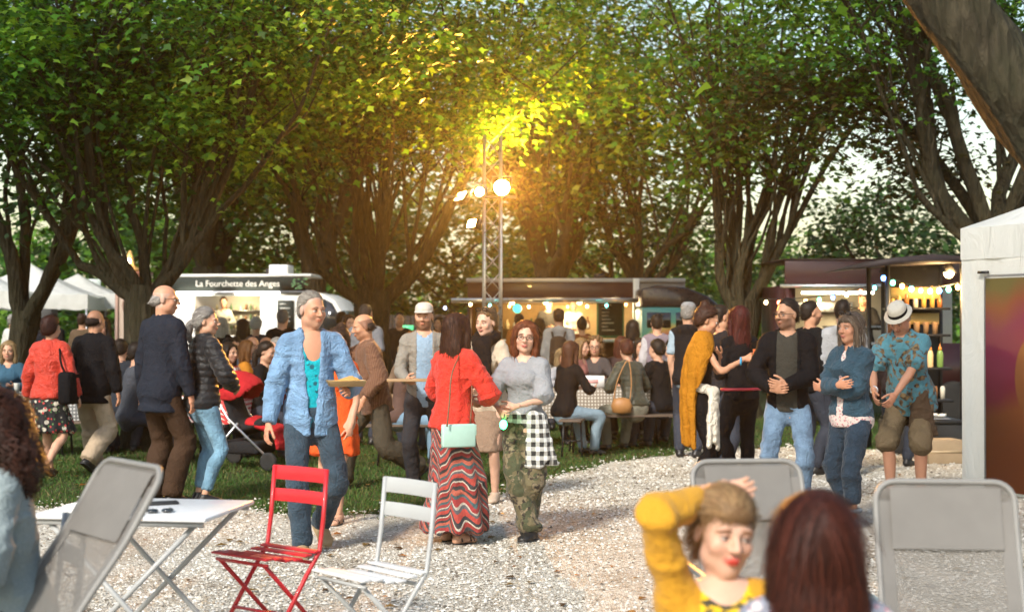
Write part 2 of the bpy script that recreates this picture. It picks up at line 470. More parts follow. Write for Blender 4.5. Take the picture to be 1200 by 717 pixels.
def legst(B, sgn, off=(0, 0, 0, 0, 0)):
    s = B.s*(.4+.6*B.build); h, k, a = B.hj[sgn], B.kn[sgn], B.an[sgn]
    r = (.082, .072, .053, .054, .036) if B.sex == 'm' else (.086, .073, .052, .052, .033)
    back = -B.fd[sgn]*.018
    pts = [h, h+(k-h)*.5, k, k+(a-k)*.32+back*min(1, abs((a-k)[2])/.3), a]
    return [(p, q*s+o, q*s+o) for p, q, o in zip(pts, r, off)]
def armst(B, sgn, off=(0, 0, 0, 0, 0)):
    s = B.s*(.4+.6*B.build); S, e, w = B.sh[sgn], B.el[sgn], B.wr[sgn]
    r = (.049, .045, .038, .038, .026) if B.sex == 'm' else (.042, .037, .032, .032, .022)
    pts = [S, S+(e-S)*.5, e, e+(w-e)*.35, w]
    return [(p, q*s+o, q*s+o) for p, q, o in zip(pts, r, off)]
def hand_mesh(B, sgn, h):
    s = B.s*(1 if B.sex == 'm' else .92); D, T = B.hd[sgn], B.ht[sgn]; Nn = np.cross(D, T)*sgn; w = B.wr[sgn]; c = B.curl[sgn]
    q = lambda d, t, n: w+(D*d+T*t+Nn*n)*s
    lo = w-.2*s; hi = w+.2*s
    pts = [w, q(.085, 0, 0), q(.085, .04, 0), q(.085, -.04, 0)]
    segs = []
    for t0, ln in ((.031, .070), (.0105, .079), (-.0105, .073), (-.030, .057)):
        p = q(.085, t0, 0); ang = 0; d = D
        for j, fr in enumerate((.45, .32, .23)):
            ang += c*(.75 if j == 0 else 1.0)
            d = D*math.cos(ang)+Nn*math.sin(ang)+T*t0*1.2
            n = p+d*ln*fr*s; segs.append((p, n, (.0092-.0009*j)*s, (.0083-.0009*j)*s)); p = n; pts.append(p)
    p = q(.018, .026, .006)
    for d_, ln in ((unit(D*.75+T*.62+Nn*.22), .045), (unit(D*.95+T*.25+Nn*(.2+.5*c)), .032), (unit(D*.95+T*.05+Nn*(.3+.7*c)), .026)):
        n = p+d_*ln*s; segs.append((p, n, .0125*s if ln > .04 else .0105*s, .0098*s)); p = n; pts.append(p)
    pts = np.array(pts); F = Field(pts.min(0)-.045, pts.max(0)+.045, h)
    F.seg(w-D*.03, q(.01, 0, 0), .024*s, .026*s, .019*s, .018*s, T, Nn, k=.01)
    F.seg(q(.01, 0, 0), q(.05, 0, 0), .027*s, .037*s, .017*s, .015*s, T, Nn, k=.012)
    F.seg(q(.05, 0, 0), q(.082, 0, 0), .037*s, .038*s, .015*s, .011*s, T, Nn, k=.01)
    for p, n, a, b in segs: F.seg(p, n, a, b, k=.004)
    return F.mesh()
def foot_field(B, sgn, h, grow=.0, high=0, bare=False):
    a = B.an[sgn]; fd = B.fd[sgn]; s = B.s*(1 if B.sex == 'm' else .93)
    lift = a[2]-.078*B.s
    pit = -math.atan2(lift, .17) if lift > .005 else 0
    d = rot(fd, np.cross(fd, [0, 0, 1]), pit)
    d = fd*math.cos(pit)+np.array([0, 0, math.sin(pit)]); up = np.cross(np.cross(fd, [0, 0, 1]), d); up = up if up[2] > 0 else -up
    lt = np.cross(d, up)
    q = lambda f, l, u: a+(d*f+lt*l+up*u)*s
    F = Field(a-.26*s, a+.26*s, h)
    g_ = grow
    F.seg(q(-.035, 0, -.045), q(.05, 0, -.042), (.033)*s+g_, .036*s+g_, .032*s+g_, .034*s+g_, lt, up, k=.02)
    F.seg(q(.05, 0, -.046), q(.13, 0, -.052), .037*s+g_, .045*s+g_, .03*s+g_, .024*s+g_, lt, up, k=.02)
    F.seg(q(.13, 0, -.052), q(.165, 0, -.056), .045*s+g_, .032*s+g_, .023*s+g_, .018*s+g_, lt, up, k=.02)
    F.seg(q(.0, 0, -.02), q(.08, 0, -.04), .034*s+g_, .03*s+g_, k=.03)
    F.seg(q(-.004, 0, -.04), q(-.004, 0, .02+high), .036*s+g_, .036*s+g_, k=.02, flat1=True)
    # flat sole
    o = q(0, 0, -.076)
    F.cut(lambda X, Y, Z: -((X-o[0])*up[0]+(Y-o[1])*up[1]+(Z-o[2])*up[2]), .004)
    return F, q, (d, lt, up)
def uvball(c, r, n=10, m=8):
    V = []; Q = []
    for i in range(m+1):
        th = math.pi*i/m
        for k in range(n): V.append((math.sin(th)*math.cos(2*math.pi*k/n), math.sin(th)*math.sin(2*math.pi*k/n), math.cos(th)))
    for i in range(m):
        for k in range(n): Q.append((i*n+k, (i+1)*n+k, (i+1)*n+(k+1) % n, i*n+(k+1) % n))
    return np.array(V)*r+np.asarray(c), np.array(Q)
def strip(pts, w, nrm):
    """flat ribbon along pts"""
    pts = np.array(pts); t = np.gradient(pts, axis=0); t /= np.linalg.norm(t, axis=1, keepdims=True)+1e-9
    sd_ = np.cross(t, nrm); sd_ /= np.linalg.norm(sd_, axis=1, keepdims=True)+1e-9
    ww = np.asarray(w)[:, None] if hasattr(w, '__len__') else w
    V = np.concatenate([pts-sd_*ww/2, pts+sd_*ww/2]); n = len(pts)
    Q = np.array([(i, i+1, n+i+1, n+i) for i in range(n-1)]); return V, Q
class Join:
    def __init__(s): s.V = []; s.Q = []; s.C = []; s.n = 0
    def add(s, V, Q, c):
        V = np.asarray(V, np.float32)
        if len(V) == 0: return
        c = np.asarray(c, np.float32); c = np.tile(c, (len(V), 1)) if c.ndim == 1 else c
        s.V.append(V); s.Q.append(np.asarray(Q)+s.n); s.C.append(c); s.n += len(V)
    def mesh(s, name, mat, smooth=True): return mkmesh(name, np.concatenate(s.V), [np.concatenate(s.Q)], mat, smooth, np.concatenate(s.C))
def body_mesh(B, lod, skin, face):
    h, hf, hh, _ = LODS[lod]
    lo, hi = bounds(B, .14)
    F = Field(lo, hi, h)
    F.loft(tor(B), k=.03, R=B.mlat, Fw=B.mfwd)
    s = B.s
    for g_ in (1, -1):
        F.loft(armst(B, g_), k=.05, n=2)
        F.seg(B.N-B.U*.02*B.H, B.sh[g_], .05*s, .05*s, k=.05)
        F.loft(legst(B, g_), k=.03, n=2)
        if B.sex == 'f': F.ell(B.P0+B.U*.225*B.H+B.sfwd*.085*s+B.slat*g_*.062*s, (.058*s,)*3, k=.03)
        F.ell(B.P0-B.fwd*.05*s+B.lat*g_*.07*s-B.U*.02, (.085*s, .085*s, .09*s), k=.04)
    nr = (.056 if B.sex == 'm' else .046)*s
    F.seg(B.N-B.U*.02, hp(B, 0, -.022, -.055), nr*1.1, nr, k=.035)
    nm_ = B.N+(hp(B, 0, -.022, -.055)-B.N)*.35; nd_ = unit(hp(B, 0, -.022, -.055)-B.N)
    F.cut(lambda X, Y, Z: (X-nm_[0])*nd_[0]+(Y-nm_[1])*nd_[1]+(Z-nm_[2])*nd_[2], .002)
    VB, QB = F.mesh(); VB = relax(VB, QB, 1, .25)
    hd_ = np.array([.135, .135, .16])*B.hs; F = Field(np.minimum(B.HC-hd_, B.N-.09), np.maximum(B.HC+hd_, B.N+.09), hf)
    F.seg(B.N-B.U*.02, hp(B, 0, -.022, -.055), nr*1.1, nr, k=.035)
    for g_ in (1, -1): F.seg(B.N-B.U*.02*B.H, B.sh[g_], .05*s, .05*s, k=.05)
    nm2 = nm_-nd_*.02
    q = lambda l, f, u: hp(B, l, f, u)
    z = B.hs; E = lambda c, r, k, sub=False: F.ell(q(*c), tuple(x*z for x in r), B.fr, k*z, sub)
    jw = face.get('jaw', 1.05 if B.sex == 'm' else .95)
    E((0, -.014, .03), (.074, .094, .086), .01)
    E((0, .022, -.035), (.056*jw, .066, .078), .03)
    E((0, .058, -.095), (.022*jw, .02, .018), .03)
    for g_ in (1, -1):
        E((g_*.045*jw, .01, -.07), (.018, .035, .022), .03)
        E((g_*.03, .078, .020), (.026, .012, .009), .014)
        E((g_*.043, .06, -.028), (.02, .02, .02), .025)
        E((g_*.0315, .102, .001), (.019, .018, .0125), .012, True)
        E((g_*.0785, -.012, -.006), (.008, .020, .033), .010)
        E((g_*.013, .100, -.030), (.009, .009, .007), .008)
    F.seg(q(0, .084, .012), q(0, .112, -.026), .0075*z, .0105*z, k=.012*z)
    E((0, .093, -.0565), (.023, .008, .0055), .006)
    E((0, .091, -.0675), (.019, .008, .0062), .006)
    F.cut(lambda X, Y, Z: -((X-nm2[0])*nd_[0]+(Y-nm2[1])*nd_[1]+(Z-nm2[2])*nd_[2]), .002)
    if face.get('open'): E((0, .1, -.062), (.014, .012, .002), .002, True)
    V, Q = F.mesh(); V = relax(V, Q, 1, .35)
    J = Join()
    sk = np.array(SKINC[skin] if isinstance(skin, str) else skin)
    C = np.tile(sk, (len(V), 1)).astype(np.float32); hl = hloc(B, V)
    l, f, u = hl.T
    def paint(mask, c): 
        m = np.clip(mask, 0, 1)[:, None]; C[:] = C*(1-m)+np.asarray(c)*m
    inh = (np.abs(l) < .1) & (u > -.13) & (f > -.12)
    ga = lambda c, r: np.exp(-(((np.abs(l)-c[0])/r[0])**2+((f-c[1])/r[1])**2+((u-c[2])/r[2])**2))*inh
    paint(ga((.045, .07, -.03), (.022, .03, .02))*.35, (sk[0]*1.02, sk[1]*.62, sk[2]*.58))
    paint(ga((0, .112, -.026), (.014, .02, .014))*.3, (sk[0]*1.02, sk[1]*.65, sk[2]*.6))
    lc = face.get('lips', (.42, .13, .11) if B.sex == 'f' else (sk[0]*.78, sk[1]*.5, sk[2]*.5))
    paint((np.exp(-((np.abs(l)/.0225)**4+((u+.0625)/.0115)**4))*inh*(f > .07)), lc)
    paint(np.exp(-((l/.022)**4+((u+.062)/.0022)**2))*inh*(f > .07)*.8, mul(lc, .3))
    if face.get('beard'):
        col, amt = face['beard']
        m = (u < -.02-.25*np.maximum(0, .06-f)) & (f > -.01) & (u > -.16) & inh
        bm = np.clip((-.024-u)*60, 0, 1)*np.clip((f-.0)*40, 0, 1)*m*amt
        bm = bm*(1-np.exp(-((np.abs(l)/.024)**4+((u+.0625)/.012)**4)))
        paint(bm, col)
    if face.get('stub'):            # short shaven hair on scalp
        col, amt = face['stub']; top = face.get('baldtop', 9)
        m = inh & (f < .045+.6*(u-.05)) & (u > -.075) & (u < top)
        paint(np.clip(m*1.0, 0, 1)*amt, col)
    J.add(V, Q, C); J.add(VB, QB, sk)
    # eyes, lashes and brows
    bc = np.array(face.get('brow', (.06, .035, .02)))
    ec = face.get('eye', (.05, .03, .02))
    for g_ in (1, -1):
        c = q(g_*.0315, .0755, .0015); r = .0128*z
        ev, eq = uvball(c, r, *((12, 10) if lod < 2 else (7, 6)))
        lv = (ev-c) @ B.fr.T; gz = unit(face.get('gaze', (0, 1, 0)))
        dd = np.arccos(np.clip((lv/r) @ gz, -1, 1)); ecol = np.where(dd[:, None] < .48, np.array(ec), np.array((.72, .68, .64)))
        J.add(ev, eq, ecol)
        if face.get('closed'):
            lv_, lq_ = uvball(c, r*1.06, 10, 8); J.add(lv_, lq_, sk*.9)
        n = 7; aa = np.linspace(-1, 1, n)
        up_ = [q(g_*.0315+x*.0155, .0885-.0035*abs(x)**1.5-.004*x*x, .0075-.0065*x*x) for x in aa]
        lw = [q(g_*.0315+x*.0145, .0868-.004*x*x, -.0062+.0055*x*x) for x in aa]
        v_, q_ = strip(up_, [.002*z+.0022*z*(1-abs(x)) for x in aa], B.hf); J.add(v_+B.hf*.0015, q_, face.get('lash', (.03, .018, .012)))
        lid = [q(g_*.0315+x*.0155, .0872-.0035*abs(x)**1.5-.004*x*x, .0112-.0065*x*x) for x in aa]
        v_, q_ = strip(lid, .0075*z, unit(B.hf+B.hu*.5)); J.add(v_, q_, sk*.88)
        v_, q_ = strip(lw, .0014*z, B.hf); J.add(v_, q_, sk*.45)
        br = [q(g_*(.0335+x*.0205), .0925-.011*max(0, x)**2-.003*max(0, -x), .0225+.0035*(1-x*x)-.004*max(0, x)) for x in aa]
        v_, q_ = strip(br, [(.0075*(1-.55*max(0, x)))*z for x in aa], unit(B.hf+B.hu*.2)); J.add(v_+B.hf*.0012, q_, bc)
    for g_ in (1, -1):
        v_, q_ = hand_mesh(B, g_, hh)
        if len(v_):
            cc = np.tile(sk, (len(v_), 1)); J.add(v_, q_, cc*np.array((1, .93, .9)))
    return J
def hair_mesh(B, style, col, lod, o={}):
    """returns Join or None"""
    if style in ('none', 'bald'): return None
    h = {0: .008, 1: .0095, 2: .0155, 3: .02}[lod]; z = B.hs; q = lambda l, f, u: hp(B, l, f, u)
    ext = .0; t = o.get('t', .012)
    low = {'short': .18, 'bun': .18, 'pony': .4, 'bob': .3, 'long': .62, 'curly': .42, 'sides': .18, 'ponylow': .35}[style]
    low = o.get('low', low)
    lo = B.HC-np.array([.27, .27, low])*z; hi = B.HC+np.array([.27, .27, .27])*z
    F = Field(lo, hi, h); F.CK = .026
    E = lambda c, r, k=.02, sub=False, clip=None: F.ell(q(*c), tuple(x*z for x in r), B.fr, k, sub, clip)
    def hclip(hl0=.046, slope=.85, nape=-.085):
        a, f_, u_ = B.hl, B.hf, B.hu; c = B.HC
        def fn(X, Y, Z):
            f = ((X-c[0])*f_[0]+(Y-c[1])*f_[1]+(Z-c[2])*f_[2])/z; u = ((X-c[0])*u_[0]+(Y-c[1])*u_[1]+(Z-c[2])*u_[2])/z; l = ((X-c[0])*a[0]+(Y-c[1])*a[1]+(Z-c[2])*a[2])/z
            d = (f-(hl0+slope*(u-.06)-.18*np.maximum(0, np.abs(l)-.045)))*.75
            d = d+.005*np.sin(l*160+u*60)+.004*np.sin(l*310+1)
            return np.maximum(d, nape-u)*z
        return fn
    seed = o.get('seed', 3)
    flow = 'back'
    if style == 'sides':
        E((0, -.034, -.006), (.0755+t*.4, .080+t*.5, .06), clip=hclip(.012, .3, -.08))
    elif style == 'short':
        c_ = hclip(o.get('line', .042), .8, -.08)
        E((0, -.024, .036), (.0735+t*.8, .093+t*.8, .086+t*.9), clip=c_)
        E((0, -.042, -.015), (.07+t*.7, .066+t*.8, .08), .015, clip=c_)
    else:
        c_ = hclip(o.get('line', .052), o.get('slope', .8), -.1)
        if style == 'curly':
            E((0, -.03, .02), (.125, .125, .13), clip=hclip(.03, .55, -.3)); E((0, -.05, -.06), (.15, .11, .13), .04, clip=hclip(.0, .3, -.35))
            if o.get('big'): E((0, -.05, -.14), (.16, .11, .12), .04, clip=hclip(-.01, .2, -.35))
        else:
            E((0, -.016, .034), (.078+t, .096+t, .088+t), clip=c_); E((0, -.035, -.015), (.074+t, .07+t, .085), .015, clip=c_)
        dn = np.array([0, 0, -1.]); bk = -B.hf
        if style == 'bun':
            E(o.get('bun', (0, -.06, .125)), (.042, .042, .04), .012)
        if style in ('pony', 'ponylow'):
            p0 = q(0, -.115, .03 if style == 'pony' else -.02)
            ln = o.get('len', .22)
            F.loft([(p0+B.hf*.03, .03, .03), (p0+bk*.025, .03, .03), (p0+bk*.05+dn*ln*.5, .04, .04), (p0+bk*.035+dn*ln, .016, .016)], k=.015)
        if style in ('bob', 'long'):
            ln = o.get('len', .13 if style == 'bob' else .33)
            wd = o.get('wide', .0)
            F.loft([(q(0, -.04, .03), .08, .065), (q(0, -.05, -.05), .088+wd, .06), (q(0, -.05, -.05)+dn*ln*.5+bk*.012, .095+wd, .05+wd*.3), (q(0, -.05, -.05)+dn*ln+bk*.02, .082+wd, .032)], k=.02, R=B.hl, Fw=B.hf)
            for g_ in (1, -1):
                if o.get('side', True):
                    F.loft([(q(g_*.055, .03, .075), .028, .028), (q(g_*.082, .026, .01), .022+wd*.3, .022+wd*.3), (q(g_*.084, .016, -.06), .026+wd*.5, .026+wd*.5), (q(g_*.078, .012, -.06)+dn*ln*.55, .03+wd*.5, .03+wd*.5), (q(g_*.07, .01, -.06)+dn*ln*.85, .014, .014)], k=.02)
        if o.get('fringe'):
            E((0, .062, .062), (.05, .028, .036), .015)
            F.ell(q(0, .09, .02), (.045, .03, .026), B.fr, .01, True)
        flow = 'down' if style in ('bob', 'long', 'curly') else 'back'
    V, Q = F.mesh()
    if len(V) == 0: return None
    V = relax(V, Q, 1, .4)
    N = vnormals(V, Q)
    curly = style == 'curly'
    amp = {'curly': .016, 'short': .0022, 'sides': .001}.get(style, .0035)
    amp = amp*(.4 if lod == 0 and not curly else 1)
    V = V+N*(amp*snoise(V*np.array([1, 1, .35 if flow == 'down' and not curly else 1]), 60 if curly else 150, seed))[:, None]
    J = Join(); col = np.array(col, float); rs = np.random.RandomState(seed)
    J.add(V, Q, col*.75)
    # loose strands over the mass
    ns = o.get('ns', {0: 2600, 1: 420, 2: 90, 3: 50}[lod]); sl = o.get('sl', {'curly': .06, 'long': .13, 'bob': .09}.get(style, .04))
    wd_ = .006 if curly and lod == 0 else {0: .0017, 1: .0036, 2: .008, 3: .01}[lod]
    pick = rs.randint(0, len(V), ns)
    gr = np.array(o.get('grey', col)); 
    for i in pick:
        p = V[i].astype(float); n = N[i].astype(float)
        loc = (p-B.HC) @ B.fr.T
        if flow == 'down': d = np.array([0, 0, -1.])+.25*n+(-B.hf*.4+B.hl*.5*np.sign(loc[0]))*(loc[2] > .04)
        else: d = -B.hf+.35*(-B.hu)*(loc[2] < .06)+.2*n
        d = d+rs.randn(3)*(.55 if curly else .13)
        d = unit(d-n*(d @ n)*.85)
        pts = []; m = 5 if lod > 0 else 7; st = sl*(.5+rs.rand())/m; ph = rs.rand()*6; side_ = np.cross(d, n)
        for j in range(m):
            w_ = (.016*math.sin(ph+j*1.7) if curly else .0018*math.sin(ph+j*.8))
            pts.append(p+n*(.0025+((.006 if lod else .011)*j/m if not curly else .004+.022*j/m))+side_*w_)
            p = p+d*st; d = unit(d+np.array([0, 0, -.12])+n*(-.06))
        cc = col*(.4+1.3*rs.rand()**1.5) if rs.rand() > o.get('gmix', 0) else gr*(.7+.5*rs.rand())
        v_, q_ = strip(pts, [wd_*(1-.6*j/m) for j in range(m)], n); J.add(v_, q_, np.clip(cc, 0, 1))
    return J
# ---------------------------------------------------------------- garments (each returns V, Q)
def g_top(B, h, off=.013, sleeve=1.0, hem=-.07, neck='crew', open_=0, open_low=None, loose=0, armloose=.008, collar=0, amp=.0035, seed=1, vdeep=.1, bust=True, hood=False, tail=None, quilt=0):
    s = B.s; H = B.H; lo, hi = bounds(B, .24); F = Field(lo, hi, h)
    U, P0 = B.U, B.P0
    lz = lambda t: loose*np.clip((.16-t)/.2, 0, 1)
    st = tor(B, off, lz)
    if hem < -.055:
        e = st[0]; ex = P0+U*hem*H*1.0
        kz = .5*(B.kn[1]+B.kn[-1]); 
        st = [(ex-U*.03+B.mfwd*.0, e[1]+loose*.5+.015, e[2]+loose*.5+.012)]+st
    def clip(X, Y, Z):
        t = ((X-P0[0])*U[0]+(Y-P0[1])*U[1]+(Z-P0[2])*U[2])/H
        d = (hem-t)*H
        if tail is not None:
            f_ = (X-P0[0])*B.fwd[0]+(Y-P0[1])*B.fwd[1]
            d = d+tail*np.clip(np.abs(f_)*6, 0, 1)
        if open_ > 0:
            l = (X-P0[0])*B.mlat[0]+(Y-P0[1])*B.mlat[1]+(Z-P0[2])*B.mlat[2]
            f = (X-P0[0])*B.mfwd[0]+(Y-P0[1])*B.mfwd[1]+(Z-P0[2])*B.mfwd[2]
            ol = open_low if open_low is not None else open_
            wv = ol+(open_-ol)*np.clip((t+.05)/.33, 0, 1)
            d = np.maximum(d, np.minimum((wv-np.abs(l)), (f+.02)))
        return d
    F.loft(st, k=.02, R=B.mlat, Fw=B.mfwd, clip=clip)
    for g_ in (1, -1):
        if bust and B.sex == 'f':
            F.ell(P0+U*.225*H+B.sfwd*.087*s+B.slat*g_*.06*s, ((.058*s+off*.8),)*3, k=.05, clip=clip)
        F.ell(P0-B.fwd*.05*s+B.lat*g_*.07*s-U*.02, (.085*s+off,)*2+(.09*s+off,), k=.03, clip=clip)
        F.seg(B.N-U*.022*H, B.sh[g_], .042*s+off, .046*s+off, k=.04)
    if collar:
        c0 = B.N-U*.015*H; c1 = hp(B, 0, -.03, -.07); F.seg(c0, c0+(c1-c0)*.6+U*collar*.3, .062*s+off*.6, .06*s+off*.6, k=.02, flat1=True)
    if hood:
        F.ell(B.N-B.sfwd*.085*s+U*.0, (.12*s, .075*s, .075*s), np.array([B.slat, B.sfwd, U]), k=.03)
        F.ell(B.N-B.sfwd*.07*s+U*.055, (.085*s, .05*s, .05*s), np.array([B.slat, B.sfwd, U]), k=.02, sub=True)
    # neck opening
    nr = (.058 if B.sex == 'm' else .05)*s+(.012 if collar else .016)
    c0 = B.N-U*(.012*H); c1 = hp(B, 0, -.02, -.05)
    F.seg(c0+B.sfwd*.01, c1, nr, nr*1.05, k=.008, sub=True)
    if neck in ('v', 'scoop', 'open'):
        w_ = {'v': .045, 'scoop': .075, 'open': .06}[neck]*s
        top = B.N+U*.02*H; bot = B.N-U*vdeep*H
        F.seg(top+B.sfwd*.07*s, bot+B.sfwd*.14*s, w_, .012 if neck != 'scoop' else w_*.8, k=.01, sub=True)
    if sleeve > 0:
        for g_ in (1, -1):
            a = armst(B, g_, (off, off+armloose*.6, off+armloose, off+armloose*.8, off*.7+armloose*.6))
            A = catmull(np.array([[*p, r, r] for p, r, _ in a]), 3); n = len(A)-1
            m = max(1, int(round(n*sleeve))); A = A[:m+1]
            for i in range(m): F.seg(A[i, :3], A[i+1, :3], A[i, 3], A[i+1, 3], k=.03 if i < 2 else .006, flat1=(i == m-1))
    V, Q = F.mesh(); V = relax(V, Q, 2, .5)
    if quilt:
        N_ = vnormals(V, Q); hang = V[:, 2]; V = (V+N_*(quilt*(np.abs(np.sin(math.pi*hang/.062))**.6-.6))[:, None]).astype(np.float32)
    jn = [(B.el[1], .11), (B.el[-1], .11), (P0+U*.02*H, .13), (B.sh[1]-U*.08, .1), (B.sh[-1]-U*.08, .1)]
    return folds(V, Q, amp, seed, jn), Q
def g_trousers(B, h, off=.005, hem=1.0, loose=.014, flare=0, top=.055, amp=.0035, seed=2, seat=0):
    s = B.s; H = B.H; lo, hi = bounds(B, .2); F = Field(lo, hi, h); U, P0 = B.U, B.P0
    up = unit(U*.4+np.array([0, 0, .6])) if B.sit is not None else U
    def clip(X, Y, Z): return ((X-P0[0])*up[0]+(Y-P0[1])*up[1]+(Z-P0[2])*up[2])-top*H
    F.loft(tor(B, off, None, -.2, .13), k=.02, R=B.lat, Fw=B.fwd, clip=clip)
    for g_ in (1, -1):
        F.ell(P0-B.fwd*.05*s+B.lat*g_*.07*s-U*.02, (.085*s+off+seat,)*2+(.09*s+off,), k=.04, clip=clip)
        a = legst(B, g_, (off, off+loose*.5, off+loose, off+loose*1.2, off+loose*1.6+flare))
        A = catmull(np.array([[*p, r, r] for p, r, _ in a]), 4); n = len(A)-1
        if hem >= .99: A[-1, :3] += unit(A[-1, :3]-A[-2, :3])*.012
        m = max(1, int(round(n*hem))); A = A[:m+1]
        for i in range(m): F.seg(A[i, :3], A[i+1, :3], A[i, 3], A[i+1, 3], k=.022 if i < 3 else .005, flat1=(i == m-1))
    V, Q = F.mesh(); V = relax(V, Q, 2, .5)
    jn = [(B.kn[1], .12), (B.kn[-1], .12), (P0-U*.05, .14), (B.an[1], .12), (B.an[-1], .12)]
    return folds(V, Q, amp, seed, jn), Q
def g_skirt(B, h, top=.11, hem=.4, a=.2, b=.17, off=.005, amp=.006, seed=4, mid=None, pleat=0):
    """hem: height above ground of lower edge"""
    lo, hi = bounds(B, .3); F = Field(lo, hi, h); U, P0 = B.U, B.P0
    an = .5*(B.an[1]+B.an[-1]); kn = .5*(B.kn[1]+B.kn[-1])
    st = [(P0+U*top*B.H, .128*B.s+off, .094*B.s+off), (P0+U*.03*B.H, .168*B.s+off, .118*B.s+off), (P0-U*.05*B.H, .18*B.s+off, .132*B.s+off)]
    z0 = P0[2]-.05*B.H
    for i in (1, 2, 3):
        t = i/3; zz = z0+(hem-.04-z0)*t
        x = kn if zz > kn[2] else an+(kn-an)*max(0, (zz-an[2])/(kn[2]-an[2]+1e-6))
        x = np.array([x[0], x[1], zz]); mm = mid if (mid and i == 1) else None
        st.append((x*(t*.8)+np.array([P0[0], P0[1], zz])*(1-t*.8), .18*B.s+off+(a-.19)*t, .135*B.s+off+(b-.145)*t))
    F.loft(st, k=.0, R=B.lat, Fw=B.fwd, clip=lambda X, Y, Z: np.maximum(hem-Z, Z-(P0[2]+top*B.H))+0*X)
    V, Q = F.mesh(); V = relax(V, Q, 2, .5)
    if pleat:
        N = vnormals(V, Q); c = P0[:2]; an_ = np.arctan2(V[:, 1]-c[1], V[:, 0]-c[0])
        t = np.clip((P0[2]-V[:, 2])/(P0[2]-hem), 0, 1); V = V+N*(pleat*t*np.sin(an_*9+V[:, 2]*3+seed))[:, None]
    return folds(V.astype(np.float32), Q, amp, seed, [(kn, .3)], 22), Q
def glasses_mb(B, col=None):
    mb = MB(); z = B.hs
    for g_ in (1, -1):
        c = (g_*.0325, .103, -.001)
        mb.tube([tuple(hp(B, c[0]+.0225*math.cos(t)*1.05, c[1]-.35*abs(.0225*math.cos(t)) * (1 if math.cos(t)*g_ > 0 else 0), c[2]+.017*math.sin(t))) for t in [2*math.pi*k/14 for k in range(14)]], .0022*z, 5, closed=True)
        mb.tube([tuple(hp(B, g_*.056, .094, .004)), tuple(hp(B, g_*.077, .05, .006)), tuple(hp(B, g_*.081, -.01, .006))], .0022*z, 5)
    mb.tube([tuple(hp(B, -.011, .107, .003)), tuple(hp(B, 0, .112, .006)), tuple(hp(B, .011, .107, .003))], .002*z, 5)
    return mb
PEOPLE = []
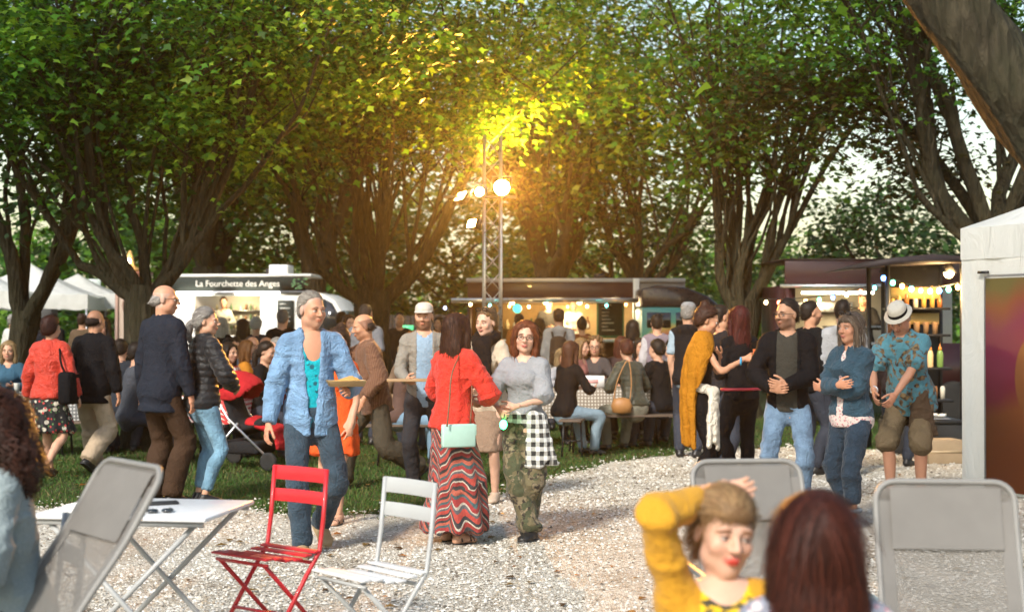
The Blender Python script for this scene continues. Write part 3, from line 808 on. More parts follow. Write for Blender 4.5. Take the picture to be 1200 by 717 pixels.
def person(label, x, d, yaw=0, H=1.7, sex='m', build=1.0, belly=0, lean=2, side=0, twist=0, head=(0, 0, 0), feet=((.1, .0), (-.1, .0)), footyaw=(12, -12), heel=(0, 0), hip=(0, 0, 0), sit=None, knee=None,
           armL=None, armR=None, skin='light', face=None, hair=('short', (.05, .03, .02), {}), wear=(), lod=1, group=None, z0=0, z=0):
    """wear: list of (part name, kind, material, options)"""
    B = skeleton(H, sex, build, belly, lean, side, twist, head, feet, hip, sit, armL, armR, heel, footyaw, knee)
    e = thing('person', label, 'person', (x, d, z), R_(yaw), group); B.e = e; B.lod = lod; B.yaw = yaw
    hG = LODS[lod][3]; J = body_mesh(B, lod, skin, face or {})
    sk = np.array(SKINC[skin] if isinstance(skin, str) else skin)
    feetdone = False; late = []
    for w_ in wear:
        nm, kind, m, o = (list(w_)+[{}])[:4] if len(w_) == 3 else w_
        o = dict(o)
        if kind == 'top': V, Q = g_top(B, hG, **o); mkobj(nm, mkmesh(nm, V, [Q], m), e)
        elif kind == 'trousers': V, Q = g_trousers(B, hG*1.3, **o); mkobj(nm, mkmesh(nm, V, [Q], m), e)
        elif kind == 'skirt': V, Q = g_skirt(B, hG*1.1, **o); mkobj(nm, mkmesh(nm, V, [Q], m), e)
        elif kind in ('shoe', 'sandal'):
            feetdone = True; hf = {0: .014, 1: .0105, 2: .018, 3: .024}[lod]
            for g_ in (1, -1):
                F, q, (dd, lt, up) = foot_field(B, g_, hf, .006 if kind == 'shoe' else 0, o.get('high', 0))
                V, Q = F.mesh(); V = relax(V, Q, 1, .4)
                if kind == 'shoe':
                    sh = mkobj(nm, mkmesh(nm, V, [Q], m), e)
                    sm = o.get('sole')
                    if sm is not None:
                        mb = MB(); pr = [(-.075, .0), (-.07, .032), (-.03, .04), (.05, .038), (.11, .05), (.15, .046), (.18, .03), (.186, 0), (.18, -.03), (.15, -.046), (.11, -.05), (.05, -.04), (-.03, -.04), (-.07, -.032)]
                        n = len(pr); vv = [tuple(q(a, b, -.077+.001)) for a, b in pr]+[tuple(q(a*.995, b*.98, -.052)) for a, b in pr]
                        mb.add(vv, [list(range(n)), [n+i for i in range(n)][::-1]]+[[i, (i+1) % n, n+(i+1) % n, n+i] for i in range(n)])
                        mb.build('sole', sm, sh)
                else:
                    J.add(V, Q, sk*.95)
                    mb = MB()
                    for f0, u0 in ((.12, -.028), (.09, -.02), (-.0, .01)):
                        mb.tube([tuple(q(f0, lx*.052, -.066+(.05+u0+.016)*(1-lx*lx)+.012)) for lx in (-1, -.6, 0, .6, 1)], .006, 5)
                    n_ = 12; pr = [(.055+.12*math.cos(t), .046*math.sin(t)) for t in [2*math.pi*k/n_ for k in range(n_)]]
                    vv = [tuple(q(a, b, -.078)) for a, b in pr]+[tuple(q(a, b, -.066)) for a, b in pr]
                    mb.add(vv, [list(range(n_)), [n_+i for i in range(n_)][::-1]]+[[i, (i+1) % n_, n_+(i+1) % n_, n_+i] for i in range(n_)])
                    mb.build(nm, m, e)
        elif kind == 'glasses': glasses_mb(B).build(nm, m, e, True)
        elif kind == 'fn': late.append((nm, m, o))
    if not feetdone:
        for g_ in (1, -1):
            F, q, _ = foot_field(B, g_, .011 if lod < 2 else .016); V, Q = F.mesh(); J.add(V, Q, sk*.95)
    mkobj('body', J.mesh('body', SKIN), e)
    st, hc, ho = hair
    HJ = hair_mesh(B, st, hc, lod, ho)
    if HJ: mkobj('hair', HJ.mesh('hair', HAIRM), e)
    for nm, m, o in late:
        r = o['f'](B)
        if isinstance(r, MB): r.build(nm, m, e, o.get('smooth', True))
        else: mkobj(nm, mkmesh(nm, r[0], [r[1]], m), e)
    PEOPLE.append(B)
    return B
def wpt(B, p):
    """person-frame point -> world"""
    a = R_(B.yaw); c, s_ = math.cos(a), math.sin(a); e = B.e.location
    return Vector((e.x+p[0]*c-p[1]*s_, e.y+p[0]*s_+p[1]*c, e.z+p[2]))
# ================================================================ ground
rs = np.random.RandomState(11)
g = G('meadow'); n1 = g.noise(.5, 5); n2 = g.noise(9, 5); n3 = g.noise(70, 3)
c = g.mix(g.ramp(n1, [(.35, (0, 0, 0)), (.65, (1, 1, 1))]), (.03, .06, .014), (.06, .07, .024))
c = g.mix(g.ramp(n2, [(.45, (0, 0, 0)), (.62, (1, 1, 1))]), c, (.085, .075, .035)); g.base(g.mix(g.ma('MULTIPLY', n3, .5), c, (.02, .025, .008)))
g.set(rough=.95, spec=.1); g.bump(g.ma('ADD', n2, n3), .5, .03); MEADOW = g.m
xs = np.concatenate([np.linspace(-300, -30, 10), np.arange(-29, 30, 1.), np.linspace(30, 300, 10)]); ys = np.concatenate([np.linspace(-60, 0, 8), np.arange(1, 45, 1.), np.linspace(46, 500, 14)])
XX, YY = np.meshgrid(xs, ys, indexing='ij'); ZZ = -.006-.012*np.abs(np.sin(XX*.9+.3*YY)*np.sin(YY*.7))
nx, ny = len(xs), len(ys); ii = np.arange((nx-1)*(ny-1)); a = ii//(ny-1)*ny+ii % (ny-1)
ground = mkobj('ground', mkmesh('ground', np.stack([XX, YY, ZZ], -1).reshape(-1, 3), [np.stack([a, a+ny, a+ny+1, a+1], 1)], MEADOW)); tag(ground, kind='structure')
DY = lambda py: CAMH*FPX/(py-HOR)
EDGE = [(PX(px, DY(py)), DY(py)) for px, py in ((-500, 600), (-150, 600), (0, 599), (60, 594), (120, 600), (200, 597), (250, 602), (300, 601), (350, 607), (400, 604), (450, 604), (500, 598), (560, 588), (620, 570), (680, 552), (740, 540), (800, 527), (830, 524), (900, 526))]+[(7, 18.5), (14, 19)]
EX = np.array([p[0] for p in EDGE]); EY = np.array([p[1] for p in EDGE])
def edge_y(x): return np.interp(x, EX, EY)+.18*np.sin(x*2.3)+.1*np.sin(x*5.1+1)+.06*np.sin(x*11+2)
g = G('gravel_bed'); v = g.vor(70, 'Color'); n1 = g.noise(1.3, 5); n2 = g.noise(30, 4)
c = g.ramp(g.sep(v)[0], [(.0, (.20, .16, .11)), (.35, (.50, .45, .37)), (.7, (.64, .59, .50)), (1, (.74, .70, .62))])
c = g.mix(g.ramp(n1, [(.42, (0, 0, 0)), (.7, (.55, .55, .55))]), c, (.24, .18, .12)); g.base(c); g.set(rough=.9, spec=.2)
g.bump(g.ma('ADD', g.vor(70), g.ma('MULTIPLY', n2, .4)), .9, .02); GBED = g.m
gx = np.linspace(-9, 14, 160); V = []; nr = 26
for i, x in enumerate(gx):
    for j in range(nr): t = j/(nr-1); V.append((x, -6+(edge_y(x)+6)*t, .002+.006*math.sin(x*1.7)*math.sin(t*19+x)))
ii = np.arange(159*(nr-1)); a = ii//(nr-1)*nr+ii % (nr-1)
o = mkobj('gravel_path', mkmesh('gravel_path', V, [np.stack([a, a+nr, a+nr+1, a+1], 1)], GBED)); tag(o, kind='structure')
# loose stones, real geometry
n = 92000
d = 4.3+(19-4.3)*rs.rand(n)**1.25; x = (rs.rand(n)-.5)*.80*d
ey = edge_y(x); keep = (d < ey+rs.rand(n)**3*.9-.05); d, x = d[keep], x[keep]; n = len(d)
r = (.0055+.011*rs.rand(n)**2.2)*(1+.25*(d > 12))
tpl = np.array([(1, .1, 0), (-.1, .95, 0), (-.95, -.1, 0), (.1, -.9, 0), (.12, .1, .75)])
ph = rs.rand(n)*6.28; sc = np.stack([r*(.8+.7*rs.rand(n)), r*(.8+.4*rs.rand(n)), r*(.7+.6*rs.rand(n))], 1)
T = tpl[None]*(1+.3*rs.randn(n, 5, 1)*.5)*sc[:, None]
cx, sx = np.cos(ph)[:, None], np.sin(ph)[:, None]
Vs = np.stack([T[..., 0]*cx-T[..., 1]*sx+x[:, None], T[..., 0]*sx+T[..., 1]*cx+d[:, None], T[..., 2]+.004], -1).reshape(-1, 3)
tri = np.array([(0, 1, 4), (1, 2, 4), (2, 3, 4), (3, 0, 4)]); Fs = (tri[None]+np.arange(n)[:, None, None]*5).reshape(-1, 3)
tone = rs.choice(4, n, p=[.5, .26, .16, .08]); pal = np.array([(.82, .79, .72), (.68, .62, .53), (.46, .38, .28), (.13, .11, .085)])
col = np.repeat(pal[tone]*(.75+.4*rs.rand(n, 1)), 5, 0)
g = G('stone'); a = g.n.new('ShaderNodeVertexColor'); a.layer_name = 'col'; g.base(g.mix(g.ma('MULTIPLY', g.noise(120, 3), .5), a.outputs[0], (.22, .18, .14))); g.set(rough=.85, spec=.2)
tag(mkobj('gravel', mkmesh('gravel', Vs, [Fs], g.m, False, col)), 'pale crushed gravel stones scattered over the path', 'gravel', kind='stuff')
# grass
n = 150000
d = 10.8+14*rs.rand(n)**1.3; x = (rs.rand(n)-.5)*.82*d
dens = .55+.45*np.sin(x*1.9+.7*np.sin(d*1.3))*np.sin(d*1.7+x*.6)
keep = (d > edge_y(x)+.5*rs.randn(n)*.35+.02) & (rs.rand(n) < .35+dens); d, x = d[keep], x[keep]; n = len(d)
hgt = .012+.05*rs.rand(n)**2; ph = rs.rand(n)*6.28; wd = .0045+.004*rs.rand(n); ln = rs.randn(n, 2)*.03
b0 = np.stack([x-np.cos(ph)*wd, d-np.sin(ph)*wd, np.full(n, -.012)], 1); b1 = np.stack([x+np.cos(ph)*wd, d+np.sin(ph)*wd, np.full(n, -.012)], 1); tp = np.stack([x+ln[:, 0], d+ln[:, 1], hgt], 1)
Vs = np.stack([b0, b1, tp], 1).reshape(-1, 3); Fs = np.arange(3*n).reshape(-1, 3)
pal = np.array([(.04, .11, .018), (.065, .135, .024), (.11, .14, .035), (.18, .15, .06)]); col = np.repeat(pal[rs.choice(4, n, p=[.4, .32, .18, .1])]*(.7+.5*rs.rand(n, 1)), 3, 0)
def leafmat(name, tr=.4, rough=.5):
    g = G(name); a = g.n.new('ShaderNodeVertexColor'); a.layer_name = 'col'
    g.base(a.outputs[0]); g.set(rough=rough, spec=.35)
    t = g.n.new('ShaderNodeBsdfTranslucent'); m = g.n.new('ShaderNodeMixShader'); m.inputs[0].default_value = tr
    g.link(g.mix(1.0, a.outputs[0], (1.0, .95, .45), 'MULTIPLY'), t.inputs[0]); g.link(g.b.outputs[0], m.inputs[1]); g.link(t.outputs[0], m.inputs[2]); g.link(m.outputs[0], g.out.inputs[0])
    return g.m
LEAF = leafmat('leaf', .5); GRASSM = leafmat('grass_blade', .3, .7)
tag(mkobj('grass', mkmesh('grass', Vs, [Fs], GRASSM, False, col)), 'short patchy green grass growing behind the gravel', 'grass', kind='stuff')
# fallen leaves
n = 420; d = 5+14*rs.rand(n); x = (rs.rand(n)-.5)*.8*d; ph = rs.rand(n)*6.28; r = .018+.03*rs.rand(n)
q = np.array([(0, -1, .0), (.75, 0, .25), (0, 1, .1), (-.75, 0, .3)]); T = q[None]*r[:, None, None]; c_, s_ = np.cos(ph)[:, None], np.sin(ph)[:, None]
Vs = np.stack([T[..., 0]*c_-T[..., 1]*s_+x[:, None], T[..., 0]*s_+T[..., 1]*c_+d[:, None], T[..., 2]+.012], -1).reshape(-1, 3)
pal = np.array([(.34, .13, .03), (.26, .16, .05), (.13, .07, .03)]); col = np.repeat(pal[rs.choice(3, n)], 4, 0)
tag(mkobj('fallen_leaves', mkmesh('fallen_leaves', Vs, [np.arange(4*n).reshape(-1, 4)], LEAF, False, col)), 'dry orange and brown leaves fallen on gravel and grass', 'leaves', kind='stuff')
# ================================================================ trees
g = G('bark'); vn = g.co('Object', (1, 1, .22)); n1 = g.noise(26, 6, vn, .65, .6); n2 = g.noise(3, 4); n3 = g.vor(22, 'Distance', vn)
c = g.ramp(n1, [(.3, (.010, .0075, .0055)), (.52, (.036, .027, .019)), (.75, (.085, .066, .046))]); g.base(g.mix(g.ma('MULTIPLY', n2, .55), c, (.055, .06, .03)))
g.set(rough=.9, spec=.15); g.bump(g.ma('ADD', n1, n3), .9, .05); BARK = g.m
class Tubes:
    def __init__(s): s.V = []; s.Q = []; s.n = 0
    def tube(s, pts, rad, sides=8, seed=0):
        pts = np.asarray(pts, float); m = len(pts); t = np.gradient(pts, axis=0); t /= np.linalg.norm(t, axis=1, keepdims=True)+1e-9
        u = np.cross(t[0], (.3, 1, .1)); u /= np.linalg.norm(u); R = []
        th = np.arange(sides)*2*math.pi/sides
        for i in range(m):
            u = u-t[i]*(u @ t[i]); u /= np.linalg.norm(u); b = np.cross(t[i], u)
            rr = rad[i]*(1+(.09*np.sin(3*th+i*.9+seed)+.07*np.sin(5*th+seed*2-i*.6) if sides > 6 else 0))
            R.append(pts[i]+(np.cos(th)*rr)[:, None]*u+(np.sin(th)*rr)[:, None]*b)
        V = np.concatenate(R); k = np.arange(sides); Q = []
        for i in range(m-1): Q.append(np.stack([i*sides+k, i*sides+(k+1) % sides, (i+1)*sides+(k+1) % sides, (i+1)*sides+k], 1))
        s.V.append(V); s.Q.append(np.concatenate(Q)+s.n); s.n += len(V)
    def mesh(s, name, mat): return mkmesh(name, np.concatenate(s.V), [np.concatenate(s.Q)], mat)
def wander(rs, p, d, ln, n, bend, up):
    """a crooked path that bends towards vertical"""
    pts = [np.array(p, float)]; d = unit(d)
    for i in range(n):
        d = unit(d+rs.randn(3)*bend+np.array([0, 0, up])); pts.append(pts[-1]+d*ln/n)
    return np.array(pts), d
PALM = np.array([(0, -.06), (.46, .30), (.17, .42), (0, .92), (-.17, .42), (-.46, .30)])
KITE = np.array([(0, -.06), (.36, .36), (0, .9), (-.36, .36)])
def leaves_mesh(name, C, sigma, per, size, seed, pal, palm=False, flat=.33, droop=.25, center=None):
    """C clump centres -> leaf cloud. palm: lobed leaf outlines"""
    rs = np.random.RandomState(seed); n = len(C)*per
    c = np.repeat(C, per, 0); off = rs.randn(n, 3)*np.array([sigma, sigma, sigma*flat]); off[:, 2] -= droop*(off[:, 0]**2+off[:, 1]**2)/sigma
    p = c+off
    nrm = np.stack([rs.randn(n)*.45, rs.randn(n)*.45-.15, np.abs(1+.3*rs.randn(n))], 1)+off*np.array([.8, .8, 0])
    nrm /= np.linalg.norm(nrm, axis=1, keepdims=True)
    h = rs.randn(n, 3)*.8+off*2; h[:, 2] -= .5; h -= nrm*(h*nrm).sum(1, keepdims=True); h /= np.linalg.norm(h, axis=1, keepdims=True)+1e-9
    s_ = np.cross(nrm, h); sz = size*(.5+.85*rs.rand(n))
    T = PALM if palm else KITE; k = len(T)
    V = p[:, None]+(s_[:, None]*T[None, :, :1]+h[:, None]*T[None, :, 1:])*sz[:, None, None]+nrm[:, None]*(-.25*np.abs(T[None, :, :1])+.0)*sz[:, None, None]
    pal = np.array(pal); ct = np.repeat(rs.rand(len(C)), per); w_ = np.clip(ct+.35*rs.randn(n), 0, .999)
    col = pal[(w_*len(pal)).astype(int)]*(.8+.4*rs.rand(n, 1))
    return mkmesh(name, V.reshape(-1, 3), [np.arange(n*k).reshape(n, k)], LEAF, False, np.repeat(col, k, 0))
GREEN = [(.024, .09, .010), (.045, .15, .014), (.075, .21, .018), (.11, .26, .022), (.16, .30, .028)]
YGREEN = [(.06, .14, .014), (.10, .19, .018), (.15, .23, .022), (.21, .25, .026)]
DARKG = [(.014, .055, .012), (.024, .075, .014), (.036, .10, .016), (.05, .12, .018)]
def vase_tree(label, x, d, seed, fork, r, nl, shoots, spread, low, top, rad, nclump, per, size, pal=GREEN, palm=False, lean=(0, 0), sigma=.37, limbs=None, sh_len=(3, 5), name='tree', squash=1.0, fill=.6, coff=(0, 0), group='tall multi-stemmed trees of the square'):
    rs = np.random.RandomState(seed); e = thing(name, label, 'tree', (x, d, 0), 0, group); T = Tubes(); tips = []
    base = np.array([0, 0, -.05]); topp = np.array([lean[0], lean[1], fork])
    pts = [base+(topp-base)*t+np.array([math.sin(t*4+seed)*.04, 0, 0]) for t in np.linspace(0, 1, 8)]
    T.tube(pts, [r*(1.55-.55*min(1, t*3.5))*(1-.12*t)+(.12*r if t > .85 else 0) for t in np.linspace(0, 1, 8)], 14, seed)
    az0 = rs.rand()*6
    for i in range(nl):
        if limbs: az, inc, ln, rr = limbs[i]; az = R_(az); inc = R_(inc)
        else: az = az0+2*math.pi*i/nl+rs.randn()*.25; inc = R_(spread*(.6+.7*rs.rand())); ln = .9+1.3*rs.rand(); rr = r*(.42+.2*rs.rand())
        dr = np.array([math.sin(inc)*math.cos(az), math.sin(inc)*math.sin(az), math.cos(inc)])
        st = topp-np.array([0, 0, .16+.2*rs.rand()])
        lp, ld = wander(rs, st, dr, ln, 6, .13, .07); T.tube(lp, np.linspace(rr, rr*.72, 7), 10, seed+i)
        for j in range(shoots):
            a2 = az+rs.randn()*1.1; i2 = R_(7+22*rs.rand())
            d2 = ld*.55+np.array([math.sin(i2)*math.cos(a2), math.sin(i2)*math.sin(a2), math.cos(i2)])*.8
            s0 = lp[-1 if j < 2 else max(2, 6-j)]; l2 = sh_len[0]+(sh_len[1]-sh_len[0])*rs.rand()
            sp, sdir = wander(rs, s0, d2, l2, 9, .11, .055); r2 = rr*max(.26, .58-.08*j)
            T.tube(sp, np.linspace(max(.03, r2), .012, 10), 7, seed+j)
            tips += list(sp[5:])
            for k in range(5):
                b = 3+rs.randint(6); a3 = rs.rand()*6.28; d3 = np.array([math.cos(a3), math.sin(a3), .5+.5*rs.rand()])
                tp, _ = wander(rs, sp[b], d3, .7+1.4*rs.rand(), 5, .12, .06); T.tube(tp, np.linspace(.02, .006, 6), 5); tips += list(tp[2:])
    mkobj('trunk', T.mesh('trunk', BARK), e)
    tips = np.array(tips); tips = tips[tips[:, 2] > low]
    nf = int(nclump*fill); u = rs.randn(nf, 3); u /= np.linalg.norm(u, axis=1, keepdims=True); q = (.45+.55*rs.rand(nf, 1)**.6)
    cz = low+(top-low)*.42
    C = u*q*np.array([rad, rad*squash, 1.0]); C[:, 2] = np.where(u[:, 2] > 0, cz+u[:, 2]*q[:, 0]*(top-cz), cz+u[:, 2]*q[:, 0]*(cz-low)); C[:, 0] += coff[0]; C[:, 1] += coff[1]
    C2 = tips[rs.randint(0, len(tips), nclump-nf)]+rs.randn(nclump-nf, 3)*.3
    C = np.concatenate([C, C2]); C = C[C[:, 2] > low-.3]
    mkobj('crown', leaves_mesh('crown', C, sigma, per, size, seed+5, pal, palm), e)
    return e
vase_tree('gnarled tree with slim leaning trunk beside the white party tents', PX(18, 20), 20, 3, 1.75, .19, 4, 4, 26, 2.6, 9, 4.2, 330, 34, .15, DARKG, False, (.12, 0), sh_len=(3.2, 5))
vase_tree('large fan-branched tree with thick fork behind the bald man', PX(165, 18), 18, 21, 2.05, .22, 7, 5, 36, 3.75, 9, 4.3, 430, 88, .115, GREEN, True, (.03, .1), sh_len=(3, 5), sigma=.33,
          limbs=[(180, 44, 1.1, .10), (160, 26, 1.2, .085), (100, 14, 1.3, .08), (60, 24, 1.1, .085), (5, 40, 1.3, .11), (340, 52, 1.2, .075), (250, 24, 1.1, .08)])
vase_tree('dark tree with heavy drooping crown behind the white food van', PX(245, 37), 37, 5, 3.0, .42, 5, 3, 38, 3.6, 11, 5.4, 400, 40, .21, DARKG, False)
vase_tree('forked dark tree standing over the cab of the white food van', PX(368, 36), 36, 8, 2.75, .34, 5, 4, 30, 4.6, 12, 5.0, 420, 40, .19, GREEN, False, sh_len=(3.5, 6))
vase_tree('broad tree with many upright stems left of the floodlit truss', PX(438, 23), 23, 14, 2.1, .28, 8, 5, 34, 4.3, 10.5, 4.6, 430, 76, .12, GREEN+YGREEN[2:], True, (.05, 0), sh_len=(3.6, 5.8), squash=.6, sigma=.34,
          limbs=[(180, 54, 1.2, .10), (170, 34, 1.3, .09), (110, 16, 1.3, .085), (80, 22, 1.2, .09), (20, 30, 1.3, .09), (0, 52, 1.3, .10), (300, 20, 1.2, .085), (230, 24, 1.1, .08)])
vase_tree('yellow-lit tree with pale slender stems beside the floodlit truss', PX(645, 33.5), 33.5, 31, 2.3, .26, 8, 5, 30, 4.4, 11, 4.8, 460, 36, .18, YGREEN, False, sh_len=(4, 6.5))
vase_tree('wide vase-shaped tree behind the man with black jacket and glasses', PX(868, 24), 24, 17, 1.95, .28, 7, 5, 34, 4.2, 11, 4.6, 330, 30, .16, GREEN+YGREEN[2:3], False, sh_len=(3.6, 6),
          limbs=[(180, 50, 1.4, .10), (160, 28, 1.5, .09), (100, 14, 1.5, .09), (70, 26, 1.4, .09), (10, 36, 1.5, .10), (0, 58, 1.3, .08), (280, 14, 1.4, .08)], fill=.45)
# big tree at the right, behind the stall, with long limbs hanging over the square
vase_tree('massive mossy tree with thick leaning limbs behind the bottle stand', PX(1172, 19.6), 19.6, 9, 2.7, .34, 7, 4, 20, 4.5, 11, 4.4, 420, 46, .115, GREEN, True, (-.1, 0), sh_len=(3, 5),
          limbs=[(180, 36, 2.4, .13), (172, 26, 2.6, .12), (120, 10, 2.6, .11), (60, 14, 2.4, .12), (0, 22, 2.4, .13), (330, 14, 2.2, .11), (185, 56, 1.6, .06)], fill=.4, coff=(-1.0, -.3))
# near tree leaning in from the right edge, only one big limb in view
e = thing('tree', 'near rough-barked tree limb leaning over the white tent', 'tree', (3.35, 7.0, 0), 0, 'tall multi-stemmed trees of the square'); T = Tubes(); rs = np.random.RandomState(4)
path = catmull(np.array([(.25, 0, -.05), (.15, 0, .8), (-.1, 0, 1.7), (-.62, .0, 2.45), (-1.0, .05, 2.95), (-1.45, .15, 3.7), (-1.9, .3, 4.8), (-2.1, .5, 6.2)]), 4)
T.tube(path, np.interp(np.linspace(0, 1, len(path)), [0, .1, .5, 1], [.34, .25, .2, .07]), 18, 3)
tips = []
for b, dr, ln in ((18, (-1, .2, .4), 1.8), (20, (-.6, .9, .5), 2.4), (23, (-.9, -.3, .7), 2), (25, (.3, .8, .8), 2), (27, (-.7, .5, .6), 1.8), (14, (.7, .3, .8), 2.2)):
    tp, _ = wander(rs, path[b], dr, ln, 8, .14, .03); T.tube(tp, np.linspace(.055, .008, 9), 7); tips += list(tp[3:])
mkobj('trunk', T.mesh('trunk', BARK), e); tips = np.array(tips)
C = tips[rs.randint(0, len(tips), 90)]+rs.randn(90, 3)*.35; C = C[C[:, 2] > 3.75]
mkobj('crown', leaves_mesh('crown', C, .3, 22, .13, 6, GREEN, True), e)
# long low bough of the right-hand tree with dark hanging leaves
e = thing("tree", "slender tree whose long bough arches over the right food truck", "tree", (PX(1165, 21.0), 21.0, 0), 0, 'tall multi-stemmed trees of the square'); T = Tubes(); rs = np.random.RandomState(5)
path = catmull(np.array([(.1, .3, -.05), (.06, .2, 1.4), (-.1, 0, 2.75), (-.75, -.2, 3.75), (-1.5, -.4, 4.5), (-2.5, -.6, 4.85), (-3.7, -.8, 4.85)]), 4)
T.tube(path, np.linspace(.15, .015, len(path)), 9, 2); tips = list(path[14:])
for b in range(11, 24):
    for k in range(3):
        dr = rs.randn(3)*np.array([1, 1, .4])+np.array([-.4, 0, .15]); tp, _ = wander(rs, path[b], dr, .7+.8*rs.rand(), 6, .15, .0); T.tube(tp, np.linspace(.02, .005, 7), 5); tips += list(tp[2:])
mkobj('trunk', T.mesh('trunk', BARK), e); tips = np.array(tips)
C = tips[rs.randint(0, len(tips), 170)]+rs.randn(170, 3)*.25+np.array([0, 0, .12])
mkobj('crown', leaves_mesh('crown', C, .28, 26, .125, 6, [(.03, .05, .012), (.06, .06, .015), (.05, .09, .016), (.10, .07, .02)], True), e)
# dark rounded tree behind the right truck
def round_tree(label, x, d, rad, h, n, per, size, pal, seed, z0=.8, group='trees beyond the food trucks'):
    rs = np.random.RandomState(seed); e = thing('tree', label, 'tree', (x, d, 0), 0, group); T = Tubes()
    pts, _ = wander(rs, (0, 0, -.05), (0, 0, 1), h*.6, 6, .04, .1); T.tube(pts, np.linspace(.2, .06, 7), 9)
    for k in range(9):
        a = rs.rand()*6.28; p, _ = wander(rs, pts[2+k % 4], (math.cos(a), math.sin(a), .5), rad*.9, 5, .12, .05); T.tube(p, np.linspace(.08, .015, 6), 6)
    mkobj('trunk', T.mesh('trunk', BARK), e)
    u = rs.randn(n, 3); u /= np.linalg.norm(u, axis=1, keepdims=True); q = .6+.4*rs.rand(n, 1)
    lump = 1+.16*np.sin(u[:, :1]*5+seed)*np.sin(u[:, 2:]*6)
    C = u*q*lump*np.array([rad, rad, (h-z0)/2]); C[:, 2] += z0+(h-z0)/2
    mkobj('crown', leaves_mesh('crown', C, .4, per, size, seed, pal), e)
round_tree('dense dark green rounded tree behind the maroon food truck', PX(1035, 33), 33, 2.0, 5.0, 240, 34, .17, DARKG, 3, 1.0)
round_tree('pale green rounded tree beyond the centre trailer', PX(715, 38), 38, 2.9, 5.6, 230, 32, .2, GREEN, 8, .6)
vase_tree('slim dark tree between the trailer and the vase-shaped tree', PX(752, 33), 33, 41, 2.4, .2, 5, 4, 30, 3.3, 9.5, 3.6, 300, 34, .17, DARKG+GREEN[1:3], False, sh_len=(3, 5))
round_tree('light leafy tree beyond the white food van roof', PX(330, 42), 42, 4.0, 6.3, 240, 30, .26, YGREEN[:3]+GREEN[2:4], 9, .5)
round_tree('light leafy tree standing beyond the white tents', PX(120, 44), 44, 4.2, 6.0, 240, 30, .27, GREEN, 12, .5)
round_tree('tall pale tree far beyond the truss tower', PX(530, 45), 45, 3.5, 6.5, 220, 30, .27, YGREEN[:3], 13, .5)
round_tree('grey-green tree far behind the vase-shaped tree', PX(905, 44), 44, 2.8, 4.4, 170, 30, .25, GREEN, 14, .5)
# far wood
rs = np.random.RandomState(77); n = 900
C = np.stack([(rs.rand(n)-.5)*90, 56+8*rs.rand(n), rs.rand(n)], 1); hh = 5.2+1.6*np.sin(C[:, 0]*.31)+1.0*np.sin(C[:, 0]*.77+1)-2.0*np.exp(-((C[:, 0]-7)/7)**2); C[:, 2] *= hh
tag(mkobj('far_wood', leaves_mesh('far_wood', C, .8, 26, .5, 7, GREEN+YGREEN[:2], flat=.8)), 'pale green wood far behind the food trucks', 'wood', kind='stuff')
# ================================================================ vans, stalls, tents, truss
WHITEP = plain('white_paint', (.74, .74, .72), .45, .06, 1.5, coat=.1)
CREAM = plain('cream_panel', (.62, .56, .46), .6, .1, 2)
MAROON = plain('maroon_paint', (.045, .012, .014), .35, .2, 1.2, coat=.3)
GREYM = plain('grey_metal', (.38, .38, .40), .4, .12, 5, metal=.7)
STEEL = plain('aluminium', (.62, .62, .64), .32, .1, 9, metal=.9)
BLACKM = plain('black_metal', (.014, .014, .015), .45, .3, 8)
BLACKP = plain('black_plastic', (.02, .02, .021), .5, .2, 6)
SLATE = plain('slate_board', (.022, .03, .027), .8, .3, 8)
TYRE = plain('tyre_rubber', (.016, .016, .016), .85, .2, 10)
WOOD = plain('plain_wood', (.33, .21, .11), .65, .25, 5, bump=.2, bscale=30)
GREYFAB = plain('grey_awning', (.34, .33, .34), .75, .12, 3)
BOARDT = emis('unused', (0, 0, 0), 0)
CHALK = plain('chalk_line', (.55, .55, .52), .9, .1)
SIGNT = plain('sign_letters', (.78, .76, .70), .6, .05)
GREENF = plain('green_frame', (.06, .22, .12), .5, .1)
INTER = plain('stainless_back', (.55, .50, .42), .45, .15, 3, metal=.2)
def glassm(name, c=(.02, .025, .03), rough=.08):
    if name in MATS: return MATS[name]
    g_ = G(name); g_.base(c); g_.set(rough=rough, spec=.8, coat=.3); MATS[name] = g_.m; return g_.m
DGLASS = glassm('window_glass')
LIGHTW = emis('light_tube', (1, .93, .78), 5)
WARMB = emis('warm_bulb', (1, .62, .22), 30)
def text(s, size, mat, parent, loc, rx=math.pi/2, rz=0, name='lettering', ext=.004):
    cu = bpy.data.curves.new(name, 'FONT'); cu.body = s; cu.size = size; cu.extrude = ext; cu.align_x = 'CENTER'; cu.align_y = 'CENTER'
    t = bpy.data.objects.new(name, cu); COL.objects.link(t); bpy.context.view_layer.update()
    me = bpy.data.meshes.new_from_object(t.evaluated_get(bpy.context.evaluated_depsgraph_get())); bpy.data.objects.remove(t)
    me.materials.clear(); me.materials.append(mat)
    o = mkobj(name, me, parent, loc); o.rotation_euler = (rx, 0, rz); return o
def pointlight(name, loc, e, c, r=.08, parent=None, spot=None, rotm=None):
    ld = bpy.data.lights.new(name, 'SPOT' if spot else 'POINT'); ld.energy = e; ld.color = c; ld.shadow_soft_size = r
    o = bpy.data.objects.new(name, ld); COL.objects.link(o); o.location = loc
    if spot: ld.spot_size = R_(spot); ld.spot_blend = .9; o.rotation_euler = (-Vector(rotm)).to_track_quat('Z', 'Y').to_euler()
    if parent: o.parent = parent
    return o
